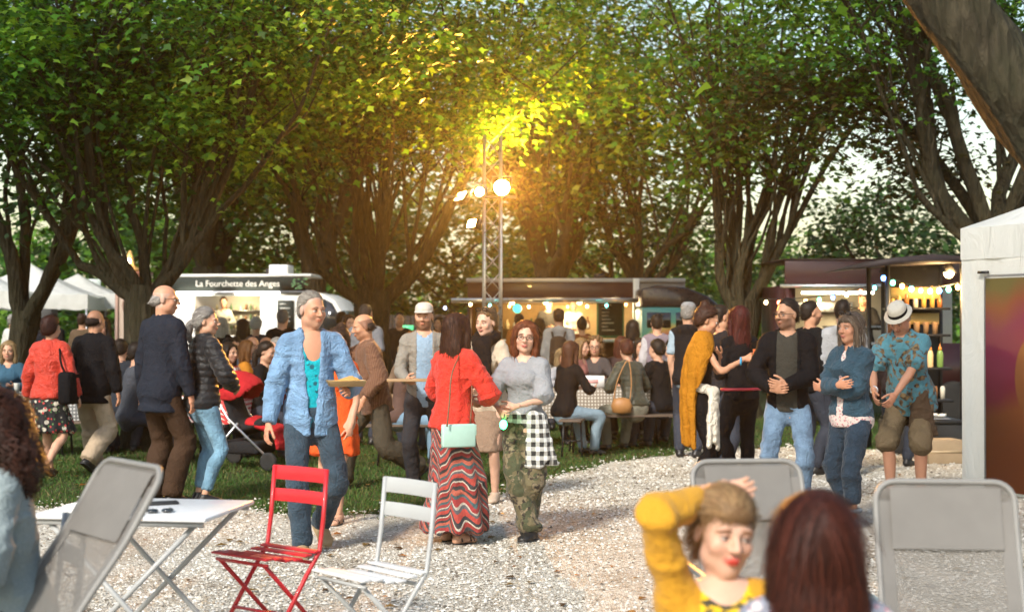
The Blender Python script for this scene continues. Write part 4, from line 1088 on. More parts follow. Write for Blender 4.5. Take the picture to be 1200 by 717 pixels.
def wheel(parent, x, y, z, r=.32, w=.2):
    M = Matrix.Translation((x, y, z)) @ Matrix.Rotation(math.pi/2, 4, 'X')
    t = MB().lathe([(r*.6, -w/2), (r*.93, -w/2), (r, -w*.35), (r, w*.35), (r*.93, w/2), (r*.6, w/2)], 20, M).build('wheel', TYRE, parent, True)
    MB().lathe([(.05, -w*.42), (r*.6, -w*.40), (r*.62, w*.40), (.05, w*.42)], 14, M).build('rim', GREYM, t)
# ---- white food van --------------------------------------------------------
D1 = 31.0
van = thing('food_van', 'white food van with dark name board and lit serving hatch', 'van', (PX(195, D1), D1, 0), R_(-4), 'food trucks around the square')
k = D1/FPX; W_ = 3.15; top = PZ(326, D1)
sgz0, sgz1 = PZ(341, D1), PZ(324.5, D1)
zc = PZ(393, D1)          # counter height
zo = PZ(347, D1)          # opening top
x_ = lambda px: (px-195)*k
MB().box((0, .04, .42), (x_(228), .1, sgz0)).box((x_(306), .04, .42), (x_(365), .1, sgz0)).box((x_(228), .04, .42), (x_(306), .1, zc)).box((x_(228), .04, zo), (x_(306), .1, sgz0)).box((0, 1.95, .42), (W_, 2.0, sgz0)).box((0, .1, .42), (.05, 1.95, sgz0)).box((0, .04, .38), (W_, 2, .42)).build('body', WHITEP, van, bevel=.01)
MB().box((-.02, -.02, sgz1+.005), (W_+.05, 2.05, sgz1+.06)).build('roof', WHITEP, van, bevel=.015)
MB().box((.0, 0, sgz0), (W_*.97, .045, sgz1)).build('name_board', SLATE, van)
text('La Fourchette des Anges', .185, SIGNT, van, (W_*.50, -.006, (sgz0+sgz1)/2))
lv = MB()
for i in range(22): lv.ball((W_*.87+random.Random(i).random()*.38, -.002, sgz0+.04+random.Random(i+50).random()*(sgz1-sgz0-.08)), .022, 6, (1.3, .3, .8))
lv.build('leaf_print', plain('leaf_print', (.10, .22, .10), .7), van, True)
MB().box((-.02, -.01, sgz0-.06), (W_+.02, .11, sgz0)).build('trim', GREYM, van)
MB().box((x_(226), -.28, zc-.04), (x_(308), .14, zc)).build('counter', STEEL, van, bevel=.006)
MB().box((.06, 1.5, .5), (W_-.05, 1.55, sgz0)).build('back_wall', INTER, van)
rr = random.Random(5)
for r0 in (0, 1, 2):
    z0 = zc+.12+r0*.22
    MB().box((x_(232), 1.3, z0-.02), (x_(303), 1.5, z0)).build('shelf', STEEL, van)
    for i in range(12):
        xx = x_(234)+i*(x_(300)-x_(234))/11; hb = .1+.06*rr.random()
        MB().lathe([(.028, 0), (.03, hb*.6), (.012, hb*.8), (.012, hb)], 8, Matrix.Translation((xx, 1.4, z0))).build('bottle', plain('jar%d' % (i % 4), ((.5, .42, .25), (.6, .6, .55), (.25, .12, .05), (.12, .2, .1))[i % 4], .3), van, True)
MB().box((x_(232), .18, zc), (x_(262), .5, zc+.34)).build('display_case', glassm('case_glass', (.25, .2, .14), .15), van, bevel=.01)
for a, b in ((208, 250), (278, 330)): MB().box((x_(a), -.1, zo+.03), (x_(b), .0, zo+.09)).build('light_strip', LIGHTW, van)
pointlight('van_light', (x_(265), .8, 2.15), 22, (1, .82, .5), .15, van)
MB().box((x_(327), -.0, PZ(387, D1)), (x_(346), .035, PZ(352, D1))).build('menu_board', SLATE, van)
for i in range(6): MB().box((x_(330), -.005, PZ(357+i*5, D1)), (x_(330)+.1+.13*rr.random(), .0, PZ(357+i*5, D1)+.025)).build('chalk_line', CHALK, van)
# cab: profile extruded across
cab = [(W_+.01, .42), (W_+.01, sgz0-.02), (W_+.25, sgz0-.06), (W_+.55, PZ(352, D1)), (W_+.95, PZ(388, D1)), (W_+1.35, 1.15), (W_+1.5, 1.0), (W_+1.55, .45)]
MB().prism(cab, Matrix.Translation((0, .06, 0)), 1.9).build('cab', WHITEP, van, bevel=.03)
wp = [(W_+.2, PZ(366, D1)), (W_+.3, PZ(347, D1)-.05), (W_+.5, PZ(353, D1)-.05), (W_+.82, PZ(386, D1)-.02), (W_+.2, PZ(388, D1))]
MB().prism(wp, Matrix.Translation((0, .05, 0)), .02).build('side_window', DGLASS, van)
MB().add([(W_+.58, .2, PZ(355, D1)+.0), (W_+.58, 1.82, PZ(355, D1)), (W_+.97, 1.82, PZ(390, D1)+.02), (W_+.97, .2, PZ(390, D1)+.02)], [[0, 1, 2, 3]]).build('windscreen', DGLASS, van)
MB().box((x_(310), .5, sgz1+.06), (x_(333), 1.1, sgz1+.28)).build('roof_unit', WHITEP, van, bevel=.03)
MB().box((x_(306), .55, sgz1+.06), (x_(310)-.002, 1.05, sgz1+.2)).build('vent', BLACKM, van)
for xx in (.7, W_+.95): wheel(van, xx, .12, .34); wheel(van, xx, 1.85, .34)
# ---- ornate kiosk ----------------------------------------------------------
DK = 28.0; ki = thing('kiosk', 'ornate grey wooden kiosk with oval medallion and lit crown', 'kiosk', (PX(152, DK), DK, 0))
KW = plain('kiosk_wood', (.36, .28, .23), .6, .2, 4)
MB().box((-.28, 0, 0), (.28, .5, PZ(338, DK))).build('panel', KW, ki, bevel=.02)
MB().box((-.34, -.05, PZ(338, DK)), (.34, .55, PZ(330, DK))).box((-.3, -.02, PZ(330, DK)), (.3, .5, PZ(322, DK))).box((-.33, -.04, PZ(322, DK)), (.33, .54, PZ(318, DK))).build('cornice', plain('kiosk_red', (.2, .07, .04), .5), ki, bevel=.01)
MB().tube([(.13*math.cos(t), -.012, PZ(358, DK)+.19*math.sin(t)) for t in [2*math.pi*i/20 for i in range(20)]], .02, 6, True).build('medallion', plain('kiosk_trim', (.25, .16, .13), .5), ki, True)
for sx in (-.25, .25): MB().box((sx-.03, -.03, 0), (sx+.03, .0, PZ(338, DK))).build('pilaster', plain('kiosk_trim', (.25, .16, .13)), ki)
MB().lathe([(.22, 0), (.2, .06), (.1, .12), (.07, .3), (.02, .42)], 12, Matrix.Translation((-.05, .2, PZ(318, DK)))).build('crown', plain('kiosk_gold', (.6, .35, .12), .4), ki, True)
MB().ball((-.12, -.1, PZ(318, DK)), .07, 10).build('lamp_globe', emis('kiosk_lamp', (1, .85, .6), 22), ki, True)
MB().ball((-.02, -.02, PZ(306, DK)), .05, 10).build('lamp_globe', MATS['kiosk_lamp'], ki, True)
# ---- white party tents at the left ----------------------------------------
CANVAS = plain('white_canvas', (.72, .73, .69), .8, .06, 2, bump=.2, bscale=8); CANVAS2 = CANVAS
g = G('tent_canvas'); g.base(g.mix(g.noise(2.5, 4), (.68, .69, .66), (.8, .8, .78))); g.set(rough=.75, spec=.2); g.bump(g.noise(3.5, 5, g.co('Object', (1, 1, .5)), .6, 1), .5, .08)
_t = g.n.new('ShaderNodeBsdfTranslucent'); _t.inputs[0].default_value = (.75, .76, .72, 1); _m = g.n.new('ShaderNodeMixShader'); _m.inputs[0].default_value = .35; g.link(g.b.outputs[0], _m.inputs[1]); g.link(_t.outputs[0], _m.inputs[2]); g.link(_m.outputs[0], g.out.inputs[0]); CANV = g.m
def tent(label, x, y, rz, w, d, eave, peak, group, val=.3):
    t = thing('party_tent', label, 'tent', (x, y, 0), rz, group); mb = MB(); n = 10
    V = []; F = []
    for i in range(n+1):
        s_ = i/n; zz = eave+(peak-eave)*(s_**1.35); hw, hd = w/2*(1-s_), d/2*(1-s_)
        for j in range(4):
            a, b = [(-1, -1), (1, -1), (1, 1), (-1, 1)][j], [(-1, -1), (1, -1), (1, 1), (-1, 1)][(j+1) % 4]
            for q in range(4): f = q/4; V.append(((a[0]+(b[0]-a[0])*f)*hw, (a[1]+(b[1]-a[1])*f)*hd, zz-.05*math.sin(math.pi*f)*(1-s_)))
    for i in range(n):
        for q in range(16): F.append([i*16+q, i*16+(q+1) % 16, (i+1)*16+(q+1) % 16, (i+1)*16+q])
    mb.add(V, F).build('roof', CANV, t, True)
    for j in range(4):
        a, b = [(-1, -1), (1, -1), (1, 1), (-1, 1)][j], [(-1, -1), (1, -1), (1, 1), (-1, 1)][(j+1) % 4]; V = []; F = []
        for q in range(13):
            f = q/12; p = ((a[0]+(b[0]-a[0])*f)*w/2*1.004, (a[1]+(b[1]-a[1])*f)*d/2*1.004); wv = .015*math.sin(f*25)
            V += [(p[0]+wv*(a[1] == b[1])*0, p[1], eave), (p[0]*(1+wv*.3), p[1]*(1+wv*.3), eave-val+.02*math.sin(f*12.5*math.pi))]
        for q in range(12): F.append([2*q, 2*q+2, 2*q+3, 2*q+1])
        MB().add(V, F).build('valance', CANV, t, True)
        MB().box((a[0]*w/2*.985-.02, a[1]*d/2*.985-.02, 0), (a[0]*w/2*.985+.02, a[1]*d/2*.985+.02, eave)).build('leg', GREYM, t)
    return t
DT = 33; ev = PZ(346, DT)
tent('white peaked party tent beside the leaning slim tree', PX(36, DT), DT, R_(8), 3.0, 3.0, ev, PZ(314, DT)+.1, 'white tents behind the slim tree', .34)
tent('small white peaked tent next to the ornate kiosk', PX(84, DT+2), DT+2.5, R_(8), 2.2, 2.6, PZ(345, DT+2), PZ(320, DT+2), 'white tents behind the slim tree', .34)
tent('white party tent behind the blond woman at the dotted table', PX(-30, DT-1), DT-1, R_(5), 2.8, 3, PZ(342, DT-1), PZ(312, DT-1), 'white tents behind the slim tree', .38)
sg = thing('sign', 'pale square sign board with blue mark above the tents', 'sign', (PX(106, 36), 36, 0)); MB().box((-.25, 0, PZ(344, 36)), (.25, .03, PZ(327, 36))).build('board', plain('pale_sign', (.62, .7, .68), .6), sg); MB().box((-.03, .03, 0), (.03, .07, PZ(330, 36))).build('post', GREYM, sg); MB().box((-.06, -.012, PZ(342, 36)), (.04, -.004, PZ(331, 36))).build('mark', plain('blue_mark', (.1, .3, .4)), sg)
sp = thing('loudspeaker', 'black loudspeaker box on stand under the white tent', 'loudspeaker', (PX(52, 29), 29, 0)); MB().box((-.22, -.2, 1.35), (.22, .2, PZ(362, 29))).build('cabinet', BLACKP, sp, bevel=.02); MB().tube([(0, 0, 0), (0, 0, 1.35)], .03).build('pole', BLACKM, sp); MB().lathe([(.12, 0), (.14, -.01), (.05, -.03)], 14, Matrix.Translation((0, -.2, 1.55)) @ Matrix.Rotation(math.pi/2, 4, 'X')).build('cone', GREYM, sp)
for a in (0, 2.1, 4.2): MB().tube([(0, 0, .5), (.4*math.cos(a), .4*math.sin(a), 0)], .015).build('leg', BLACKM, sp)
# ---- dark board fence ------------------------------------------------------
DF = 35; fe = thing('fence', 'dark board fence behind the standing crowd', 'fence', (PX(425, DF), DF, 0)); fm = plain('fence_board', (.03, .024, .02), .85, .4, 3)
for i in range(26): MB().box((i*.15, 0, 0), (i*.15+.14, .03, PZ(369, DF)+.02*math.sin(i*7))).build('board', fm, fe)
for zz in (.4, 1.4): MB().box((0, .032, zz), (3.9, .07, zz+.08)).build('rail', fm, fe)
ex = thing('sign', 'small green glowing sign on the dark board fence', 'sign', (PX(478, DF), DF-.05, PZ(384, DF))); MB().box((-.14, 0, -.06), (.14, .03, .06)).build('panel', emis('green_sign', (.05, .35, .14), 1.2), ex)
# ---- centre trailer --------------------------------------------------------
D2 = 29.0; k2 = D2/FPX
tr = thing('food_trailer', 'long maroon-topped food trailer with grey awning behind the truss', 'trailer', (PX(548, D2), D2, 0), 0, 'food trucks around the square'); X2 = lambda px: (px-548)*k2; Z2 = lambda py: PZ(py, D2)
MB().box((0, 0, Z2(349)), (X2(745), .06, Z2(331))).build('fascia', MAROON, tr, bevel=.006)
MB().box((-.03, -.04, Z2(331)), (X2(803), 2.2, Z2(326))).build('roof', GREYM, tr, bevel=.01)
MB().box((X2(742), -.05, .35), (X2(749), .1, Z2(326)-.005)).build('corner_post', WHITEP, tr, bevel=.01)
MB().box((X2(749)+.002, .0, .35), (X2(803), .06, Z2(331))).build('side_panel', plain('trailer_grey', (.2, .2, .21), .5), tr)
MB().box((0, .0, .35), (X2(742), .06, Z2(398))).build('lower_body', MAROON, tr); MB().box((0, .06, .35), (.06, 2.1, Z2(331))).build('end_wall', MAROON, tr); MB().box((.06, 2.1, .35), (X2(803), 2.15, Z2(331))).build('back_wall', plain('warm_back', (.62, .42, .2), .6), tr); MB().box((0, .06, .3), (X2(803), 2.1, .35)).build('floor', GREYM, tr)
for i in range(9):
    a, b = X2(532)+i*(X2(742)-X2(532))/9, X2(532)+(i+1)*(X2(742)-X2(532))/9
    MB().add([(a, -.01, Z2(350)), (b, -.01, Z2(350)), (b, -1.3, Z2(350)-.03), (a, -1.3, Z2(350)-.03), (a, -1.3, Z2(350)-.1), (b, -1.3, Z2(350)-.1)], [[0, 1, 2, 3], [3, 2, 5, 4]]).build('awning_panel', GREYFAB, tr)
MB().tube([(X2(532), -1.3, Z2(350)-.04), (X2(742), -1.3, Z2(350)-.04)], .035, 8).build('awning_rail', STEEL, tr, True)
MB().box((.1, -.3, Z2(401)), (X2(740), .0, Z2(397))).build('counter', STEEL, tr, bevel=.005)
MB().box((X2(699), -.08, Z2(396)), (X2(731), -.045, Z2(350)-.02)).build('chalkboard_frame', GREENF, tr); MB().box((X2(701), -.1, Z2(393)), (X2(729), -.081, Z2(353)-.02)).build('chalkboard', SLATE, tr)
for i in range(8): MB().box((X2(705), -.106, Z2(358+i*4.2)), (X2(705)+.12+.2*rr.random(), -.1005, Z2(358+i*4.2)+.02)).build('chalk_line', CHALK, tr)
for i in range(11):
    xx = X2(594+i*10); hb = .16+.14*rr.random()
    MB().lathe([(.05, 0), (.055, hb*.55), (.02, hb*.75), (.02, hb)], 8, Matrix.Translation((xx, 1.75, Z2(386)))).build('bottle', MATS['jar%d' % (i % 4)], tr, True)
MB().box((X2(590), 1.6, Z2(387)), (X2(695), 2.0, Z2(386))).build('shelf', WOOD, tr)
for i, px in enumerate((600, 640, 680, 725)): MB().ball((X2(px), .35, Z2(354)), .05, 8).build('bulb', WARMB, tr, True)
pointlight('trailer_light', (X2(650), .7, Z2(357)), 75, (1, .70, .34), .2, tr); pointlight('trailer_light', (X2(720), .7, Z2(360)), 30, (1, .76, .45), .2, tr)
for xx in (1.2, 2.0): wheel(tr, xx, -.02, .32)
MB().box((X2(700), .8, Z2(326)+.0), (X2(712), 1.2, Z2(319))).build('chimney', BLACKM, tr)
MB().ball((X2(606), -1.0, Z2(362)), .09, 10).build('lantern', emis('teal_lantern', (.05, .55, .4), 1.5), tr, True)
# ---- dark van with rainbow sides ------------------------------------------
D3 = 27.5; v3 = thing('van', 'dark camper van with rainbow painted side behind the crowd', 'van', (PX(752, D3), D3, 0), 0, 'food trucks around the square'); X3 = lambda px: (px-752)*D3/FPX; Z3 = lambda py: PZ(py, D3)
g = G('rainbow_paint'); sx_, sy_, sz_ = g.sep(); dd = g.ma('SQRT', g.ma('ADD', g.ma('POWER', g.ma('SUBTRACT', sx_, .55), 2), g.ma('POWER', g.ma('SUBTRACT', sz_, 1.0), 2)))
g.base(g.ramp(dd, [(0, (.45, .03, .12)), (.32, (.5, .06, .1)), (.42, (.6, .3, .08)), (.5, (.6, .5, .12)), (.58, (.1, .4, .3)), (.75, (.05, .3, .35))])); g.set(rough=.4)
MB().box((0, 0, .4), (X3(848), 1.9, Z3(360))).build('body', g.m, v3, bevel=.05)
MB().prism([(0, Z3(360)+.003), (0, Z3(338)), (X3(770), Z3(334)), (X3(805), Z3(337)), (X3(830), Z3(347)), (X3(846), Z3(360)+.003)], Matrix.Translation((0, .02, 0)), 1.86).build('pop_top', plain('dark_purple', (.025, .02, .03), .3, coat=.4), v3, bevel=.04)
for a, b in ((758, 786), (792, 830)): MB().box((X3(a), -.012, Z3(384)), (X3(b), -.002, Z3(366))).build('window', DGLASS, v3)
for xx in (.35, 1.3): wheel(v3, xx, .02, .33)
# ---- right food truck ------------------------------------------------------
D4 = 22.0; X4 = lambda px: (px-920)*D4/FPX; Z4 = lambda py: PZ(py, D4)
t4 = thing('food_truck', 'dark maroon food truck with hatch awning and string lights', 'truck', (PX(920, D4), D4, 0), 0, 'food trucks around the square')
MB().box((0, 0, Z4(334)), (X4(1165), .06, Z4(305))).build('fascia', MAROON, t4, bevel=.008); MB().box((-.02, -.02, Z4(305)), (X4(1165), 2.2, Z4(303))).build('roof', plain('dark_roof', (.03, .015, .015), .5), t4)
MB().box((0, 0, .4), (X4(1165), .06, Z4(402))).build('lower_body', MAROON, t4); MB().box((0, 0, Z4(402)), (X4(932), .06, Z4(334))).build('front_panel', MAROON, t4); MB().box((0, .06, .4), (.05, 2.1, Z4(334))).build('end_wall', MAROON, t4); MB().box((.05, 2.1, .4), (X4(1165), 2.15, Z4(334))).build('back_wall', INTER, t4)
MB().box((X4(932), -.35, Z4(404)), (X4(1040), .06, Z4(401))).build('counter', STEEL, t4)
for i in range(6):
    a, b = X4(922)+i*(X4(1050)-X4(922))/6, X4(922)+(i+1)*(X4(1050)-X4(922))/6
    MB().add([(a, -.01, Z4(334)), (b, -.01, Z4(334)), (b, -1.0, Z4(336)), (a-.0, -1.0, Z4(336)), (a, -1.0, Z4(338)-.02), (b, -1.0, Z4(338)-.02)], [[0, 1, 2, 3], [3, 2, 5, 4]]).build('awning_panel', GREYFAB, t4)
MB().tube([(X4(900), -1.0, Z4(337)), (X4(1050), -1.0, Z4(337))], .03, 8).build('awning_rail', STEEL, t4, True)
MB().box((X4(972), .1, Z4(384)), (X4(1035), .5, Z4(382))).build('shelf', STEEL, t4); MB().box((X4(940), 1.7, Z4(365)), (X4(1030), 2.05, Z4(352))).build('hood', STEEL, t4, bevel=.01)
MB().box((X4(945), .3, Z4(344)), (X4(1030), .38, Z4(341))).build('light_strip', LIGHTW, t4)
pointlight('truck_light', (X4(1000), .7, Z4(348)), 45, (1, .78, .42), .2, t4)
for xx in (.6, 2.6): wheel(t4, xx, -.02, .36)
BCOL = [(.1, .3, 1), (.1, .9, .4), (1, .55, .15), (.1, .8, .7), (1, .2, .1), (1, .7, .3)]
def bulbs(label, p, q, n, sag, cols, par=None, r=.028):
    s_ = thing('string_lights', label, 'string lights', p); p = Vector(p); q = Vector(q); pts = [((q-p)*(i/20)+Vector((0, 0, -sag*4*(i/20)*(1-i/20)))) for i in range(21)]
    MB().tube(pts, .006, 5).build('cable', BLACKM, s_, True)
    for i in range(n):
        t = (i+.5)/n; c_ = (q-p)*t+Vector((0, 0, -sag*4*t*(1-t)-.05)); cc = cols[i % len(cols)]
        b = MB().ball(c_, r, 8, (1, 1, 1.2)).build('bulb', emis('bulb_%d%d%d' % tuple(int(9*x) for x in cc), cc, 9), s_, True)
        MB().tube([c_+Vector((0, 0, .02)), c_+Vector((0, 0, .055))], .012, 6).build('socket', BLACKM, b)
bulbs('coloured bulbs strung over the bottle stand', P(1030, 318, 17.2), P(1128, 330, 17.2), 9, .12, BCOL, r=.03)
bulbs('coloured bulbs strung between the stand and the truck awning', P(890, 350, 21.0), P(1050, 325, 20.0), 10, .1, BCOL[::-1])
bulbs('string of bulbs on the centre trailer awning edge', (PX(540, 27.6), 27.6, PZ(353, 27.6)), (PX(745, 27.6), 27.6, PZ(353, 27.6)), 9, .06, [(1, .7, .3), (.1, .7, .6), (1, .4, .1)])
bulbs('small bulbs strung along the dark fence', P(445, 372, 30), P(530, 352, 30), 5, .2, [(.4, .5, 1), (1, .8, .5)])
# ---- black bottle stand ----------------------------------------------------
DS = 17.2; XS = lambda px: (px-1080)*DS/FPX; ZS = lambda py: PZ(py, DS)
st = thing('stall_rack', 'black metal stall rack with shelves beside the white tent', 'rack', (PX(1080, DS), DS, 0))
for px in (1040, 1128):
    for yy in (0, .9): MB().box((XS(px)-.025, yy-.025, 0), (XS(px)+.025, yy+.025, ZS(306))).build('post', BLACKM, st)
MB().prism([(XS(988), ZS(316)), (XS(1040), ZS(303)), (XS(1085), ZS(299)), (XS(1132), ZS(302)), (XS(1132), ZS(308)), (XS(1040), ZS(311))], Matrix.Translation((0, -.3, 0)), 1.4).build('roof', plain('dark_tarp', (.018, .012, .014), .7), st)
MB().box((XS(1055), .88, .1), (XS(1126), .9, ZS(306))).build('back_panel', BLACKP, st)
shelves = [(360, .25), (392, .25), (432, .3), (470, .35)]
for py, dp in shelves:
    MB().box((XS(1056), .9-dp-.25, ZS(py)-.03), (XS(1126), .88, ZS(py))).build('shelf', BLACKM, st)
for py, h_ in ((352, .0), (383, .0)): MB().box((XS(1060), .6, ZS(py)+.03), (XS(1118), .75, ZS(py)+.17)).build('price_panel', plain('warm_board', (.55, .38, .14), .6), st)
MB().box((XS(1050), -.1, .02), (XS(1128), .85, ZS(496))).build('lower_cabinet', BLACKP, st, bevel=.01)
MB().box((XS(1052), -.12, ZS(496)+.002), (XS(1128), .85, ZS(492))).build('worktop', BLACKM, st)
bt = [((.62, .55, .4), 1085), ((.2, .09, .04), 1095), ((.55, .38, .2), 1104), ((.12, .2, .05), 1116), ((.45, .2, .08), 1076)]
for c_, px in bt:
    b = thing('sauce_bottle', {1085: 'cream squeeze bottle with orange tip on the rack shelf', 1095: 'brown sauce bottle on the rack shelf', 1104: 'tan squeeze bottle on the rack shelf', 1116: 'dark green squeeze bottle with orange tip on the rack', 1076: 'rust coloured sauce bottle at the shelf end by the post'}[px], 'bottle', (PX(px, DS), DS+.5, ZS(432)), 0, 'sauce bottles on the rack')
    MB().lathe([(.036, 0), (.04, .01), (.04, .16), (.03, .2), (.022, .215)], 14).build('bottle_body', plain('sauce_%d' % px, c_, .35), b, True)
    MB().lathe([(.024, .215), (.024, .235), (.008, .27), (.005, .3)], 10).build('nozzle', plain('nozzle_orange', (.6, .2, .03), .4), b, True)
for i, px in enumerate((1066, 1077, 1088, 1099, 1110)):
    MB().lathe([(.03, 0), (.042, .14), (.044, .15)], 12, Matrix.Translation((PX(px, DS), DS+.5, ZS(392)))).build('paper_cup', plain('kraft_cup', (.3, .17, .08), .7), None, True)
    tag(bpy.context.scene.objects[-1] if False else COL.objects[-1], 'brown paper cup in the row above the sauce bottles', 'cup', 'paper cups on the rack')
bx = thing('tray', 'open tray of white paper packets on the black worktop', 'tray', (PX(1088, DS), DS+.1, ZS(492)+.004)); MB().box((-.26, -.12, 0), (.26, .12, .015)).build('base', GREYM, bx)
for i in range(7):
    M = Matrix.Translation((-.2+i*.065, -.04+.05*(i % 2), .02+.012*i % .03)) @ Matrix.Rotation(i*.7, 4, 'Z'); MB().cbox((0, 0, .02), (.12, .06, .03), M).build('packet', WHITEP, bx)
lp = thing('work_lamp', 'lit warm clamp lamp under the rack roof', 'lamp', P(1112, 320, DS)); MB().lathe([(.03, .12), (.05, .1), (.085, 0), (.08, 0), (.045, .09)], 14).build('shade', BLACKM, lp, True); MB().ball((0, 0, .0), .06, 10).build('bulb', emis('lamp_bulb', (1, .72, .3), 40), lp, True); MB().tube([(0, 0, .1), (0, .05, .2)], .012).build('arm', BLACKM, lp)
pointlight('lamp_light', (0, -.12, -.08), 60, (1, .62, .25), .06, lp)
cb = thing('cardboard_box', 'plain cardboard box on the ground by the rack', 'box', (PX(1101, 16.2), 16.2, 0), R_(8)); MB().box((-.2, -.15, 0), (.2, .15, .27)).build('carton', plain('cardboard', (.36, .26, .16), .8), cb, bevel=.005); MB().box((-.2, -.153, .12), (.2, -.1505, .15)).build('tape', plain('tape', (.45, .33, .2), .4), cb)
# ---- white tent with printed banner, right edge ---------------------------
TA = Vector((PX(1127, 13.6), 13.6, 0)); dirw = Vector((.43, -.9, 0)).normalized()
tt = thing('party_tent', 'white walled party tent with an orange and magenta banner', 'tent', TA, math.atan2(dirw.y, dirw.x)); ez = PZ(268, 13.6)
n = 30; V = []; F = []
for i in range(n+1):
    xx = 3.0*i/n; wv = .02*math.sin(i*.7)+.012*math.sin(i*1.9)
    for j in range(9): zz = .02+(ez-.02)*j/8; V.append((xx, wv*(1-.5*j/8)*(.4+.6*math.sin(j*.8+i*.2)**2), zz))
for i in range(n):
    for j in range(8): F.append([i*9+j, (i+1)*9+j, (i+1)*9+j+1, i*9+j+1])
MB().add(V, F).build('wall_sheet', CANV, tt, True)
MB().box((.0, .03, 0), (.045, .075, ez)).build('leg', STEEL, tt)
MB().box((3.0, .03, 0), (3.045, .075, ez)).build('leg', STEEL, tt)
V = []; m = 14
for i in range(m+1):
    t = i/m; V += [(3.05*t, -.012, ez+.0), (3.05*t, -.012+.01*math.sin(t*30), ez-.3)]
MB().add(V, [[2*i, 2*i+2, 2*i+3, 2*i+1] for i in range(m)]).build('valance', CANV, tt, True)
pk = Vector((1.5, 1.5, ez+.95)); c4 = [Vector((0, -.01, ez)), Vector((3.05, -.01, ez)), Vector((3.05, 3.05, ez)), Vector((0, 3.05, ez))]; V = []; F = []
for i in range(9):
    s_ = i/8
    for j in range(4):
        for q in range(6): f = q/6; p = c4[j].lerp(c4[(j+1) % 4], f).lerp(pk, s_); V.append((p.x, p.y, p.z-.08*math.sin(math.pi*s_)-.04*math.sin(math.pi*f)*(1-s_)*(s_ > 0)))
for i in range(8):
    for q in range(24): F.append([i*24+q, i*24+(q+1) % 24, (i+1)*24+(q+1) % 24, (i+1)*24+q])
MB().add(V, F).build('roof', CANV, tt, True)
g = G('banner_print'); sx_, sy_, sz_ = g.sep(); nn = g.noise(1.1, 2); f = g.ma('ADD', g.ma('MULTIPLY', sz_, .45), g.ma('MULTIPLY', g.ma('SUBTRACT', nn, .5), .5)); f = g.ma('ADD', f, g.ma('MULTIPLY', sx_, -.12))
c1 = g.ramp(f, [(.0, (.32, .08, .015)), (.28, (.30, .08, .015)), (.38, (.22, .010, .035)), (.62, (.19, .006, .055)), (.74, (.22, .05, .02)), (.84, (.12, .095, .025))])
blob = g.ma('SQRT', g.ma('ADD', g.ma('POWER', g.ma('SUBTRACT', sx_, .95), 2), g.ma('POWER', g.ma('MULTIPLY', g.ma('SUBTRACT', sz_, 1.1), .6), 2)))
g.base(g.mix(g.ramp(blob, [(.22, (1, 1, 1)), (.23, (0, 0, 0))]), c1, (.28, .09, .02))); g.set(rough=.55); g.bump(g.noise(2, 3), .2, .05)
MB().box((.36, -.05, .05), (2.7, -.035, PZ(327, 13.4))).build('banner', g.m, tt)
MB().tube([(.355, -.045, .03), (.355, -.045, PZ(324, 13.4)), (2.72, -.045, PZ(324, 13.4))], .014, 8).build('banner_frame', GREYM, tt, True)
MB().box((.26, -.05, PZ(321, 13.4)), (.38, -.02, PZ(318, 13.4))).build('clip', BLACKM, tt)
# ---- truss tower with floodlights -----------------------------------------
DL = 21.5; tz = PZ(160, DL); tw = thing('truss_tower', 'aluminium lattice truss tower carrying floodlights', 'truss', (PX(577, DL), DL, 0), R_(4)); hw = .125
cs = [(-hw, -hw), (hw, -hw), (hw, hw), (-hw, hw)]
for a, b in cs: MB().tube([(a, b, .05), (a, b, tz)], .022, 8).build('chord', STEEL, tw, True)
nb = 15
for fI in range(4):
    a, b = cs[fI], cs[(fI+1) % 4]; dm = MB(); dz = (tz-.1)/nb
    me1 = MB().tube([(a[0], a[1], 0), (b[0], b[1], dz)], .009, 6).mesh('brace', STEEL, True); me2 = MB().tube([(b[0], b[1], 0), (a[0], a[1], dz)], .009, 6).mesh('brace', STEEL, True)
    for i in range(nb): mkobj('brace', me1 if i % 2 else me2, tw, (0, 0, .06+i*dz))
MB().box((-.35, -.35, 0), (.35, .35, .03)).build('base_plate', GREYM, tw)
MB().tube([(-.75, -.16, PZ(232, DL)), (.35, -.16, PZ(232, DL))], .024, 8).build('cross_bar', GREYM, tw, True)
ORANGE = (1, .40, .055)
def flood(label, p, dirv, w, h, em, light=None, spot=150):
    e = thing('floodlight', label, 'floodlight', p, 0, 'floodlights on the truss'); dv = Vector(dirv).normalized(); M = dv.to_track_quat('-Y', 'Z').to_matrix().to_4x4()
    if em is LENS:
        Mr = M @ Matrix.Rotation(math.pi/2, 4, 'X'); r0 = min(w, h)/2
        MB().lathe([(r0*.5, -.16), (r0*.8, -.1), (r0, -.02), (r0, .0), (r0*.93, .0)], 20, Mr).build('housing', BLACKM, e, True); MB().lathe([(r0*.92, .002), (r0*.8, .012), (r0*.4, .02)], 20, Mr).build('lens', em, e, True)
    else: MB().box((-w/2, .0, -h/2), (w/2, .1, h/2), M).build('housing', BLACKM, e, bevel=.01); MB().box((-w/2+.015, -.012, -h/2+.015), (w/2-.015, -.002, h/2-.015), M).build('lens', em, e)
    MB().tube([M @ Vector((-w/2-.02, .05, 0)), M @ Vector((-w/2-.02, .05, h/2+.06)), M @ Vector((w/2+.02, .05, h/2+.06)), M @ Vector((w/2+.02, .05, 0))], .008, 6).build('bracket', GREYM, e, True)
    for i in range(4): MB().box((-w/2+.02+i*(w-.04)/4, .1, -h/2+.02), (-w/2+.03+i*(w-.04)/4, .125, h/2-.02), M).build('fin', BLACKM, e)
    if light: pointlight('flood_beam', dv*.06, light[0], light[1], .1, e, spot, dv)
